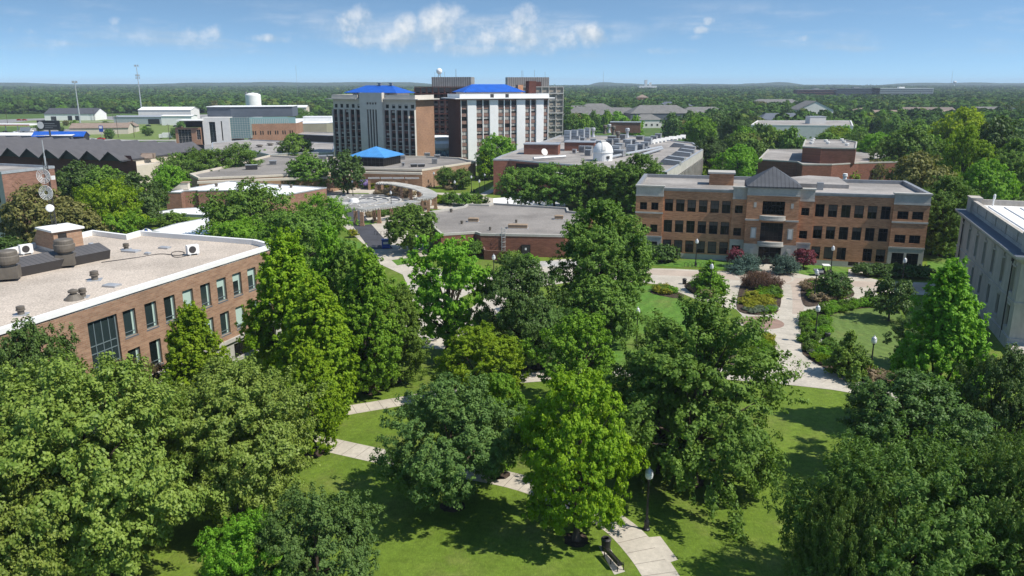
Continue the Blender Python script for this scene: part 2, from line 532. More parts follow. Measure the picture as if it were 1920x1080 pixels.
M['lawn'] = grass_mat('mown lawn', (.080, .136, .014), (.138, .200, .026), (-400.0, 300.0, 2.2, .045))
M['lawn_b'] = grass_mat('striped lawn', (.070, .160, .020), (.11, .215, .034), (-2.0, 136.0, 3.3, .075))
M['lawn_c'] = grass_mat('lawn in the garden', (.085, .140, .030), (.130, .190, .050), (62.0, 108.0, 3.6, .06))
M['ground'] = grass_mat('rough grass', (.045, .095, .018), (.085, .145, .030), None)
M['field'] = grass_mat('open field', (.12, .17, .045), (.17, .23, .065), None)

# ------------------------------------------------------------------ the setting
def sheet(name, pts, z, m, px=True, thick=0.0):
    P = [G(*p) for p in pts] if px else pts
    mb = MB()
    area = sum(P[i][0] * P[(i + 1) % len(P)][1] - P[(i + 1) % len(P)][0] * P[i][1] for i in range(len(P)))
    if area < 0:
        P = P[::-1]
    if thick:
        mb.prism([(p[0], p[1]) for p in P], z - thick, z, bottom=False)
    else:
        mb.q([(p[0], p[1], z) for p in P])
    return tag(mb.build(name, M[m] if isinstance(m, str) else m), kind='structure')


def smooth(pts, k=3, closed=True):
    """Catmull-Rom through world points"""
    n = len(pts); out = []
    for i in range(n if closed else n - 1):
        g = lambda j: pts[j % n] if closed else pts[max(0, min(n - 1, j))]
        a, b, c, d = g(i - 1), g(i), g(i + 1), g(i + 2)
        for s in range(k):
            t = s / k
            out.append(tuple(0.5 * (2 * b[q] + (c[q] - a[q]) * t + (2 * a[q] - 5 * b[q] + 4 * c[q] - d[q]) * t * t + (-a[q] + 3 * b[q] - 3 * c[q] + d[q]) * t ** 3) for q in (0, 1)))
    if not closed:
        out.append(tuple(pts[-1][:2]))
    return out


def disc(cx, cy, r, n=48, r2=None):
    return [(cx + r * math.cos(2 * math.pi * i / n), cy + (r2 or r) * math.sin(2 * math.pi * i / n)) for i in range(n)]


mb = MB()
mb.q([(-8500, -270, 0), (8500, -270, 0), (8500, 8250, 0), (-8500, 8250, 0)])
tag(mb.build('ground', M['ground']), kind='structure')
mb = MB()
LAWN = [(-80, 20), (90, 20), (100, 175), (-20, 330), (-130, 330), (-125, 180)]
mb.q([(x, y, 0.004) for x, y in LAWN])
tag(mb.build('campus_lawn', M['lawn']), kind='structure')


def strip(name, centre, w, z, m, px=True, taper=None):
    C = [G(*p)[:2] for p in centre] if px else centre
    C = smooth(C, 5, False)
    L, Rr = [], []
    for i, p in enumerate(C):
        a, b = C[max(0, i - 1)], C[min(len(C) - 1, i + 1)]
        dx, dy = b[0] - a[0], b[1] - a[1]
        l = math.hypot(dx, dy) or 1
        L.append((p[0] - dy / l * w / 2, p[1] + dx / l * w / 2)); Rr.append((p[0] + dy / l * w / 2, p[1] - dx / l * w / 2))
    mb = MB()
    for i in range(len(C) - 1):
        mb.q([(*L[i], z), (*Rr[i], z), (*Rr[i + 1], z), (*L[i + 1], z)])
    return tag(mb.build(name, M[m]), kind='structure')


def joints(name, centre, w, step, z, px=True):
    """saw-cut joints across and along a concrete walk, thin dark strips just above it"""
    C = [G(*p)[:2] for p in centre] if px else centre
    C = smooth(C, 5, False)
    mb = MB(); acc = 0
    for i in range(len(C) - 1):
        a, b = C[i], C[i + 1]
        l = math.hypot(b[0] - a[0], b[1] - a[1])
        ux, uy = (b[0] - a[0]) / l, (b[1] - a[1]) / l
        s = step - acc
        while s < l:
            x, y = a[0] + ux * s, a[1] + uy * s
            hw = w / 2
            mb.q([(x - uy * hw - ux * .025, y + ux * hw - uy * .025, z), (x + uy * hw - ux * .025, y - ux * hw - uy * .025, z), (x + uy * hw + ux * .025, y - ux * hw + uy * .025, z), (x - uy * hw + ux * .025, y + ux * hw + uy * .025, z)])
            s += step
        acc = (acc + l) % step
    return tag(mb.build(name, M['joint']), kind='structure')


M['joint'] = mat('joint shadow', (.20, .175, .15), .95, .1)  # one even dark tone for the saw-cut joints

# near walks
wB = [(560, 822), (612, 833), (727, 858), (850, 880), (965, 902), (1060, 935), (1150, 980), (1215, 1045), (1262, 1120)]
strip('footpath', wB, 2.75, 0.020, 'concrete'); joints('footpath_joints', wB, 2.72, 1.55, 0.025)
wA = [(480, 798), (560, 783), (635, 772), (765, 750), (880, 727), (1000, 706), (1110, 690)]
strip('footpath', wA, 2.5, 0.012, 'concrete'); joints('footpath_joints', wA, 2.46, 1.5, 0.017)
sheet('concrete_pad', [(1212, 1008), (1238, 1006), (1271, 1050), (1252, 1056)], 0.028, 'concrete')

# the garden walks in front of the hall
PLZ = [(1130, 505), (1195, 503), (1262, 504), (1300, 506), (1395, 510), (1418, 496), (1468, 496), (1482, 512), (1530, 516), (1590, 520), (1591, 505), (1620, 504), (1636, 522), (1690, 528), (1790, 533),
       (1800, 556), (1700, 552), (1640, 548), (1655, 556), (1600, 566), (1545, 577), (1520, 582), (1508, 590), (1502, 620), (1502, 655), (1512, 670), (1535, 685), (1580, 705), (1640, 722), (1700, 742), (1690, 756),
       (1625, 742), (1560, 731), (1480, 722), (1400, 715), (1330, 709), (1250, 706), (1150, 706), (1060, 712), (980, 718), (980, 700), (1060, 696), (1150, 690), (1250, 688), (1350, 690), (1430, 697),
       (1452, 690), (1453, 640), (1440, 624), (1400, 618), (1380, 605), (1392, 592), (1380, 580), (1330, 572), (1285, 553), (1230, 533), (1180, 528), (1100, 524), (1000, 540), (940, 580), (905, 612), (870, 640), (830, 655), (770, 650), (740, 620), (775, 560), (755, 515), (700, 490), (690, 468), (742, 470), (790, 500), (900, 512), (1000, 512)]
sheet('concrete_walk', PLZ, 0.030, 'concrete')
jc = [(1466, 700), (1470, 660), (1482, 610), (1484, 560), (1488, 520)]
joints('walk_joints', jc, 3.2, 2.4, 0.036)
joints('walk_joints', [(1480, 690), (1560, 712), (1680, 748)], 3.6, 2.6, 0.036)
# tan paved carriageway running along the hall
pave = [(1120, 508), (1200, 510), (1262, 512), (1330, 516), (1395, 521), (1450, 527), (1520, 528), (1600, 532), (1700, 538), (1800, 544)]
strip('paved_drive', pave, 4.6, 0.034, 'concrete_b')
c = G(1434, 521)
mb = MB(); mb.q([(x, y, .038) for x, y in disc(c[0], c[1] + .5, 5.3)]); tag(mb.build('paved_circle_rim', M['concrete']), kind='structure')
mb = MB(); mb.q([(x, y, .042) for x, y in disc(c[0], c[1] + .5, 4.9)]); tag(mb.build('paved_circle', M['concrete_b']), kind='structure')
strip('paved_walk', [(1496, 590), (1496, 560), (1492, 530)], 1.7, 0.0335, 'concrete_b')
c = G(1428, 605)
mb = MB(); mb.q([(x, y, .036) for x, y in disc(c[0], c[1], 3.25)]); tag(mb.build('brick_circle', M['paver']), kind='structure')

# lawns lying in the walks
sheet('striped_lawn', [(1060, 560), (1110, 536), (1180, 533), (1225, 537), (1275, 556), (1300, 575), (1330, 585), (1350, 640), (1340, 686), (1250, 684), (1150, 686), (1080, 692), (1010, 696), (1000, 640)], 0.040, 'lawn_b')
sheet('hall_lawn', [(1215, 496), (1262, 487), (1330, 487), (1392, 492), (1408, 500), (1398, 507), (1345, 505), (1330, 501), (1262, 501)], 0.040, 'lawn_b')
sheet('hall_lawn', [(1478, 500), (1500, 494), (1588, 500), (1590, 516), (1535, 515), (1520, 518), (1488, 511)], 0.040, 'lawn_b')
sheet('hall_lawn', [(1620, 519), (1640, 516), (1715, 522), (1712, 531), (1650, 526)], 0.040, 'lawn')
sheet('garden_lawn', [(1556, 592), (1575, 582), (1620, 576), (1665, 570), (1690, 585), (1700, 640), (1690, 720), (1640, 708), (1600, 690), (1560, 670), (1548, 640)], 0.012, 'lawn_c')
sheet('side_lawn', [(1735, 460), (1790, 455), (1850, 470), (1790, 520), (1740, 505)], 0.012, 'lawn_b')

# soil of the planted beds, raised a little inside the paving
BEDS = [[(1283, 536), (1300, 528), (1330, 527), (1355, 535), (1362, 548), (1355, 556), (1330, 560), (1300, 552)],
        [(1394, 528), (1425, 526), (1462, 531), (1465, 560), (1460, 582), (1445, 590), (1405, 590), (1382, 580), (1384, 552)],
        [(1502, 540), (1520, 530), (1560, 528), (1594, 540), (1600, 556), (1560, 566), (1525, 575), (1506, 571)],
        [(1388, 622), (1420, 620), (1446, 630), (1453, 645), (1451, 684), (1420, 690), (1370, 684), (1360, 640)],
        [(1503, 592), (1520, 582), (1560, 574), (1620, 566), (1668, 560), (1700, 560), (1690, 574), (1620, 578), (1572, 586), (1552, 600), (1550, 640), (1566, 668), (1600, 690), (1650, 706), (1690, 722), (1690, 740), (1640, 722), (1580, 705), (1535, 685), (1513, 670), (1503, 655)],
        [(1218, 548), (1240, 537), (1262, 546), (1282, 553), (1275, 560), (1245, 556)]]
for b in BEDS:
    P = smooth([G(*p)[:2] for p in b], 3)
    sheet('garden_soil', [(x, y, 0) for x, y in P], 0.09, 'soil', px=False, thick=0.09)
sheet('flagstone_walk', [(1523, 601), (1538, 601), (1542, 645), (1526, 650)], 0.11, 'stone')
for p in ([(1175, 640), (1195, 647)],):
    pass

# central plaza, asphalt lane and fountain court
sheet('plaza', [(600, 352), (700, 338), (800, 345), (900, 372), (935, 372), (935, 392), (800, 392), (806, 445), (800, 480), (740, 486), (700, 474), (640, 420), (600, 390)], 0.016, 'concrete')
sheet('asphalt_lane', [(626, 364), (652, 364), (676, 398), (737, 466), (694, 468), (650, 408)], 0.022, 'asphalt')
mb = MB()
for i in range(5):
    a = G(692 + i * 1.0, 469.5 + i * 2.2); b = G(737 + i * 1.5, 468.5 + i * 2.2)
    mb.q([(a[0], a[1] - .12, .03), (b[0], b[1] - .12, .03), (b[0], b[1] + .12, .03), (a[0], a[1] + .12, .03)])
tag(mb.build('crosswalk_stripes', M['white']), kind='structure')
sheet('plaza_lawn', [(676, 416), (700, 412), (718, 414), (700, 420), (682, 422)], 0.03, 'lawn_b')
sheet('plaza_lawn', [(734, 488), (780, 482), (778, 492), (745, 498)], 0.04, 'lawn_b')
sheet('plaza_lawn', [(636, 445), (676, 455), (680, 468), (650, 462), (636, 455)], 0.03, 'lawn_b')
sheet('court_lawn', [(800, 352), (840, 346), (928, 342), (930, 356), (890, 364), (840, 362), (812, 368)], 0.03, 'lawn')
strip('footpath', [(1060, 385), (925, 374), (880, 366), (800, 362)], 4, 0.034, 'concrete')
strip('footpath', [(880, 374), (925, 356), (936, 340)], 3, 0.038, 'concrete')
sheet('court_lawn', [(815, 371), (842, 371), (852, 379), (838, 385), (815, 378)], 0.03, 'lawn_b')
sheet('court_lawn', [(640, 366), (660, 362), (690, 362), (698, 366), (680, 375), (655, 372)], 0.03, 'lawn')
sheet('concrete_walk', [(855, 545), (960, 500), (1050, 486), (1130, 486), (1130, 512), (1000, 520), (930, 560), (905, 600), (850, 600)], 0.026, 'concrete')
sheet('brick_walk', [(1010, 490), (1130, 488), (1130, 499), (1010, 500)], 0.034, 'stone')
sheet('court_lawn', [(860, 560), (930, 528), (935, 540), (880, 580)], 0.034, 'lawn')
# service yard behind the flat brick hall
sheet('service_yard', [(925, 372), (1010, 366), (1060, 372), (1060, 392), (925, 392)], 0.04, 'white_roof')

# far town ground: lots, roads, fields
sheet('parking_lot', [(-60, 262), (60, 240), (160, 243), (250, 268), (400, 262), (620, 262), (640, 290), (560, 292), (300, 300), (-60, 300)], 0.02, 'lot')
sheet('town_field', [(80, 234), (230, 226), (345, 236), (340, 262), (250, 263), (150, 258), (140, 244)], 0.03, 'field')
sheet('town_field', [(-60, 240), (60, 226), (200, 224), (235, 228), (150, 238), (50, 238)], 0.024, 'field')
strip('town_road', [(-80, 234), (80, 230), (250, 226), (420, 214), (700, 206)], 9, 0.04, 'road_pale')
strip('town_road', [(-80, 253), (60, 252), (200, 262), (345, 263)], 8, 0.05, 'road_pale')
sheet('parking_lot', [(-60, 226), (210, 218), (420, 214), (400, 226), (60, 236), (-60, 240)], 0.018, 'lot')
sheet('parking_lot', [(540, 226), (620, 222), (620, 262), (540, 264)], 0.026, 'lot')

# low far ridges
def ridge(y, x0, x1, h, seed):
    rng = random.Random(seed)
    mb = MB(); n = 90
    ph = [rng.uniform(0, 6) for _ in range(5)]
    prof = []
    for i in range(n + 1):
        t = i / n
        e = min(1, t / .12, (1 - t) / .12); e = e * e * (3 - 2 * e)
        prof.append((x0 + (x1 - x0) * t, h * e * (.8 + .14 * math.sin(7 * t + ph[0]) + .08 * math.sin(17 * t + ph[1]) + .03 * math.sin(53 * t + ph[2]) + rng.uniform(-.015, .015))))
    for k, (d0, f0, d1, f1) in enumerate(((-900, 0, -350, .62), (-350, .62, 0, 1), (0, 1, 900, 0))):
        for (a, ha), (b, hb) in zip(prof[:-1], prof[1:]):
            mb.q([(a, y + d0, ha * f0 - 1), (b, y + d0, hb * f0 - 1), (b, y + d1, hb * f1 - 1), (a, y + d1, ha * f1 - 1)])
    return tag(mb.build('wooded_hills', M['hill'], smooth=True), kind='structure')


M['hill'] = mat('wooded hillside', (.030, .055, .016), .95, .1, .012, .45, .05, .3)
ridge(6200, -5600, -250, 56, 3)
ridge(6600, 500, 2500, 48, 8)
ridge(7000, 3000, 6800, 62, 11)
ridge(7300, -1500, 3600, 34, 12)

# ------------------------------------------------------------------ windows and buildings
WIN = {}


def win(parent, p, ang, w, h, frame='frame_dark', pane='glass', nx=2, ny=1, bar=0.09, sill=None, blind=0.0, side=False, name='window', blind_mat='blind'):
    """one window: frame mesh with mullions (a part) and its pane, sill and blind as sub-parts; local -y faces out"""
    key = (round(w, 2), round(h, 2), frame, pane, nx, ny if not isinstance(ny, (list, tuple)) else tuple(ny), sill, round(blind, 2), blind_mat, side)
    if key not in WIN:
        fm = MB()
        B = bar
        fm.box(0, B, -.05, .05, 0, h); fm.box(w - B, w, -.05, .05, 0, h)
        fm.box(B, w - B, -.05, .05, 0, B); fm.box(B, w - B, -.05, .05, h - B, h)
        b2 = B * .6
        for i in range(1, nx):
            x = w * i / nx
            fm.box(x - b2 / 2, x + b2 / 2, -.04, .04, B, h - B)
        zs = ny if isinstance(ny, (list, tuple)) else [i / ny for i in range(1, ny)]
        for f in zs:
            z = h * f
            fm.box(B, w - B, -.038, .038, z - b2 / 2, z + b2 / 2)
        f = fm.build('window', M[frame])
        pm = MB(); pm.q([(B * .5, .03, B * .5), (w - B * .5, .03, B * .5), (w - B * .5, .03, h - B * .5), (B * .5, .03, h - B * .5)])
        g = pm.build('pane', M[pane])
        res = [f.data, g.data, None, None]
        bpy.data.objects.remove(f); bpy.data.objects.remove(g)
        if sill:
            sm = MB(); sm.box(-.08, w + .08, -.32, .02, -.14, -.002)
            o = sm.build('sill', M[sill]); res[2] = o.data; bpy.data.objects.remove(o)
        if blind or side:
            bm = MB()
            if side: bm.q([(w * .80, .02, B), (w - B, .02, B), (w - B, .02, h - B), (w * .80, .02, h - B)])
            if blind: bm.q([(B, .012, h * (1 - blind)), (w - B, .012, h * (1 - blind)), (w - B, .012, h - B), (B, .012, h - B)])
            o = bm.build('blind', M[blind_mat]); res[3] = o.data; bpy.data.objects.remove(o)
        WIN[key] = res
    a, b, c, d = WIN[key]
    o = link(name, a, parent, p, ang)
    link('pane', b, o)
    if c: link('sill', c, o)
    if d: link('blind', d, o)
    return o


def windows_on(parent, p0, p1, ops, depth=0.2, **kw):
    L = math.hypot(p1[0] - p0[0], p1[1] - p0[1])
    u = ((p1[0] - p0[0]) / L, (p1[1] - p0[1]) / L)
    nn = (u[1], -u[0])
    ang = math.atan2(u[1], u[0])
    for o in ops:
        k = dict(kw)
        if len(o) > 4: k.update(o[4])
        a, b, c, d = o[:4]
        win(parent, (p0[0] + u[0] * a - nn[0] * depth, p0[1] + u[1] * a - nn[1] * depth, c), ang, b - a, d - c, **k)


def toloc(root, p):
    a = root.rotation_euler[2]
    dx, dy = p[0] - root.location[0], p[1] - root.location[1]
    return (dx * math.cos(a) + dy * math.sin(a), -dx * math.sin(a) + dy * math.cos(a))


def ring(mb, poly, w, z0, z1, m=0):
    """parapet: a band of width w inside a CCW polygon"""
    n = len(poly)
    inn = []
    for i in range(n):
        a, b, c = Vector(poly[i - 1][:2]), Vector(poly[i][:2]), Vector(poly[(i + 1) % n][:2])
        d1, d2 = (b - a).normalized(), (c - b).normalized()
        n1, n2 = Vector((-d1.y, d1.x)), Vector((-d2.y, d2.x))
        k = (n1 + n2)
        k = k / max(0.35, k.dot(n1)) if k.length > .01 else n1
        inn.append(b + k * w)
    for i in range(n):
        j = (i + 1) % n
        A, B, C, D = poly[i], poly[j], inn[j], inn[i]
        mb.q([(A[0], A[1], z0), (B[0], B[1], z0), (B[0], B[1], z1), (A[0], A[1], z1)], m)
        mb.q([(A[0], A[1], z1), (B[0], B[1], z1), (C[0], C[1], z1), (D[0], D[1], z1)], m)
        mb.q([(C[0], C[1], z0), (D[0], D[1], z0), (D[0], D[1], z1), (C[0], C[1], z1)], m)
    return [tuple(p) for p in inn]


def hip(mb, x0, x1, y0, y1, z0, z1, over=0.0, m=0, ridge_in=None):
    x0 -= over; x1 += over; y0 -= over; y1 += over
    d = min(y1 - y0, x1 - x0) / 2 if ridge_in is None else ridge_in
    ym = (y0 + y1) / 2
    a, b = (x0 + d, ym, z1), (x1 - d, ym, z1)
    c = [(x0, y0, z0), (x1, y0, z0), (x1, y1, z0), (x0, y1, z0)]
    mb.q([c[0], c[1], b, a], m); mb.q([c[2], c[3], a, b], m)
    mb.q([c[3], c[0], a], m); mb.q([c[1], c[2], b], m)
    mb.q([c[3], c[2], c[1], c[0]], m)


# ---------------------------------------------------------------- the three-storey brick hall
def build_hall():
    yaw = R(14)
    A = (25.8, 158.8, 0)
    t = thing('brick_hall', 'three storey orange brick hall with limestone corner bays and grey pyramid roof', 'building', A, -yaw)
    W, D, Zr = 54.9, 21.0, 14.2
    pr = .45                                     # projection of the bays
    bays = [(-.2, 5.35, pr), (18.95, 21.65, pr), (21.65, 31.5, 1.5), (31.5, 34.3, pr), (48.6, 54.9, pr)]
    # wings
    shades = random.Random(12)
    wm = MB(); lm = MB(); wins = []
    def wing(a, n, x0, x1, right):
        pitch = (x1 - x0) / n
        ops = []
        for z0, z1, dw in ((9.75, 12.25, 1.68), (5.4, 7.95, 1.68), (1.35, 3.85, 1.68)):
            for i in range(n):
                x = x0 + pitch * i + (pitch - dw) / 2
                if right and z0 < 2 and i == 3:
                    ops.append((x - .1, x + dw + .1, .25, 3.85, dict(ny=[.7])))
                else:
                    ops.append((x, x + dw, z0, z1))
        return ops
    for (x0, x1, right) in ((5.35, 18.95, False), (34.3, 48.6, True)):
        ops = [(o[0] - x0, o[1] - x0, *o[2:]) for o in wing(0, 6, x0, x1, right)]
        wm.wall((x0, 0), (x1, 0), 1.1, Zr, [o for o in ops if o[2] > 1.1], .32)
        lm.wall((x0, -.004), (x1, -.004), 0, 1.1, [(o[0], o[1], .25, 1.1) for o in ops if o[2] < 1.1], .3)
        lm.q([(x0, -.004, 1.1), (x1, -.004, 1.1), (x1, .02, 1.1), (x0, .02, 1.1)])
        for o in ops:
            windows_on(t, (x0, 0), (x1, 0), [o], .22, nx=2, ny=o[4]['ny'] if len(o) > 4 else [.68], blind=0 if len(o) > 4 else shades.choice([0, 0, .32, .32, .5, .68, .9]), blind_mat='shade', name='window' if len(o) == 4 else 'side_door')
        wm.build('brick_wall', M['brick_orange'], t); wm = MB()
        lm.build('stone_plinth', M['limestone'], t); lm = MB()
    # corner bays and small bays
    for (x0, x1, d) in bays:
        w = x1 - x0
        if w > 8: continue
        if w > 4:
            c = [(.85, 2.3), (3.15, 4.6)] if x0 < 5 else [(.8, 2.75), (3.4, 5.35)]
        else:
            c = [(.55, 2.05)]
        top = 14.7 if w > 4 else 15.0
        ops = []
        for a, b in c:
            ops += [(a, b, 9.95, 11.5), (a, b, 5.35, 6.95), (a - .1, b + .1, .75, 3.4)]
        zb = 4.3
        p0, p1 = (x0, -d), (x1, -d)
        wm.wall(p0, p1, zb, 12.9, [o for o in ops if o[2] > zb], .35)
        lm.wall(p0, p1, 0, zb, [o for o in ops if o[2] < zb], .35)
        cap = MB(); belt = MB(); cap.wall(p0, p1, 12.9, top)
        for s_, (q0, q1) in enumerate((((x0, 0), p0), (p1, (x1, 0)))):
            wm.wall(q0, q1, zb, 12.9); lm.wall(q0, q1, 0, zb); cap.wall(q0, q1, 12.9, top)
        windows_on(t, p0, p1, ops, .22, nx=2, ny=2)
        # string courses and cornice
        if w > 4: belt.box(x0 - .06, x1 + .06, -d - .09, -d - .003, 9.2, 9.55); belt.build('stone_belt', M['limestone'], t)
        lm.box(x0 - .05, x1 + .05, -d - .07, -d - .003, 4.25, 4.6)
        cap.box(x0 - .08, x1 + .08, -d - .12, -d - .003, 12.75, 13.05)
        cap.box(x0 - .18, x1 + .18, -d - .22, .5, top, top + .28)
        cap.box(x0, x1, -d + .01, .45, 14.0, top)
        cap.build('stone_cap', M['limestone'], t)
        wm.build('brick_bay', M['brick_orange'], t); wm = MB()
        lm.build('stone_base', M['limestone'], t); lm = MB()
    # entrance bay
    x0, x1, d = bays[2]
    p0, p1 = (x0, -d), (x1, -d)
    ops = [(3.0, 7.2, 10.0, 12.7), (2.95, 7.2, 4.75, 8.45), (2.9, 7.2, .02, 3.55)]
    wm.wall(p0, p1, 4.1, 13.9, [o for o in ops if o[2] > 4.1], .6)
    lm.wall(p0, p1, 0, 4.1, [o for o in ops if o[2] < 4.1], .6)
    cap = MB(); cap.wall(p0, p1, 13.9, 15.55)
    for (q0, q1) in (((x0, 0), p0), (p1, (x1, 0))):
        wm.wall(q0, q1, 4.1, 13.9); lm.wall(q0, q1, 0, 4.1); cap.wall(q0, q1, 13.9, 15.55)
    windows_on(t, p0, p1, [(*ops[0], dict(nx=5, ny=3))], .45)
    windows_on(t, p0, p1, [(*ops[1], dict(nx=5, ny=4))], .45)
    windows_on(t, p0, p1, [(*ops[2], dict(nx=4, ny=[.66]))], .45, name='entrance_doors')
    # back of the bay walls above the wing roof
    wm.q([(x1, .6, 14.1), (x0, .6, 14.1), (x0, .6, 15.55), (x1, .6, 15.55)])
    for a, b in ((1.35, 1.85), (8.3, 8.8)):
        nm = MB(); nm.box(x0 + a, x0 + b, -d - .03, -d - .003, 11.4, 12.4); nm.build('stone_slot', M['limestone'], t)
        nm = MB(); nm.box(x0 + a - .25, x0 + b + .35, -d - .06, -d - .003, 5.2, 7.4); nm.build('niche_surround', M['limestone'], t)
        nm = MB(); nm.box(x0 + a - .05, x0 + b + .1, -d - .1, -d - .064, 5.4, 7.2); nm.build('stone_niche', M['offwhite'], t)
        nm = MB(); nm.box(x0 + a - .1, x0 + b + .12, -d - .12, -d - .01, 1.1, 3.2); nm.build('wall_lantern', M['frame_white'], t)
    # curved stone balcony hoods over the openings
    for zb, nm_, rr in ((9.35, 'balcony', 1.1), (4.15, 'door_canopy', .9)):
        hm = MB()
        arc = [(x0 + 2.6, -d)] + [(x0 + 5.0 - 2.45 * math.cos(a), -d - .25 - rr * math.sin(a)) for a in [math.pi * i / 14 for i in range(15)]] + [(x0 + 7.55, -d)]
        hm.prism(arc, zb - .35, zb - .02)
        hm.prism([(p[0], p[1] + .12) for p in arc[1:-1]], zb - .02, zb + .55)
        hm.build(nm_, M['limestone'], t)
    for zb in (8.75,):
        for a, b in ((x0 - .12, x0 + 2.55), (x0 + 7.5, x1 + .12)):
            nm = MB(); nm.box(a, b, -d - .16, -d - .003, zb, zb + .35); nm.build('stone_belt', M['limestone'], t)
    cap.box(x0 - .1, x1 + .1, -d - .13, -d - .003, 13.75, 13.95); cap.build('stone_cap', M['limestone'], t)
    wm.build('brick_bay', M['brick_orange'], t); wm = MB()
    lm.build('stone_entrance', M['limestone'], t)
    # side and back walls
    wm.wall((W, -pr), (W, D), 0, Zr); wm.wall((W, D), (-.2, D), 0, Zr); wm.wall((-.2, D), (-.2, -pr), 0, Zr)
    wm.build('brick_wall', M['brick_orange'], t)
    cm = MB()
    for a, b in ((5.35, 18.95), (34.3, 48.6)):
        cm.box(a, b, -.22, .4, Zr, Zr + .32); cm.box(a, b, -.12, .0 - .003, Zr - .28, Zr)
    cm.box(W - .6, W + .18, .5, D, Zr, Zr + .75); cm.box(-.38, .4, .5, D, Zr, Zr + .75); cm.box(.4, W - .6, D - .6, D + .1, Zr, Zr + .7)
    cm.build('coping', M['grey_metal'], t)
    rm = MB(); rm.q([(-.2, 0, Zr), (W, 0, Zr), (W, D, Zr), (-.2, D, Zr)]); rm.build('flat_roof', M['grey_roof_b'], t)
    pm = MB()
    a0, a1, b0, b1 = x0 - .25, x1 + .25, -d - .25, 8.6
    ax, ay = (a0 + a1) / 2, (b0 + b1) / 2 + .5
    c4 = [(a0, b0, 15.58), (a1, b0, 15.58), (a1, b1, 15.58), (a0, b1, 15.58)]
    for i in (0, 2): pm.q([c4[i], c4[i + 1], (ax, ay, 19.0)], 0)
    pm.q([c4[1], c4[2], (ax, ay, 19.0)], 1); pm.q([c4[3], c4[0], (ax, ay, 19.0)], 1)
    pm.q(c4[::-1], 0)
    pm.box(a0, a1, b0 - .02, b0 + .15, 15.3, 15.56, 0)
    pm.box(a0, a1, b1 - .2, b1, 14.12, 15.56, 0); pm.box(a0, a0 + .2, .6, b1 - .2, 14.12, 15.56, 0); pm.box(a1 - .2, a1, .6, b1 - .2, 14.12, 15.56, 0)
    pm.build('pyramid_roof', [M['seam_grey'], M['seam_grey_y']], t)
    ph = MB(); ph.box(14.2, 19.2, 9.5, 13.5, Zr, 16.6); ph.build('stair_penthouse', M['brick_orange'], t)
    ph = MB(); ph.box(13.9, 19.5, 9.2, 13.8, 16.6, 16.95); ph.build('penthouse_cap', M['limestone'], t)
    rr = MB(); rr.prism([(32.2, 10), (42, 10), (42, 24), (36, 26), (30, 20)], Zr + .02, 15.0, 0); rr.build('rear_roof', M['grey_roof_b'], t)
    ch = MB(); ch.box(35.4, 36.6, 6.3, 7.2, Zr, 15.7); ch.build('roof_hatch', M['grey_metal'], t)
    return t


hall = build_hall()


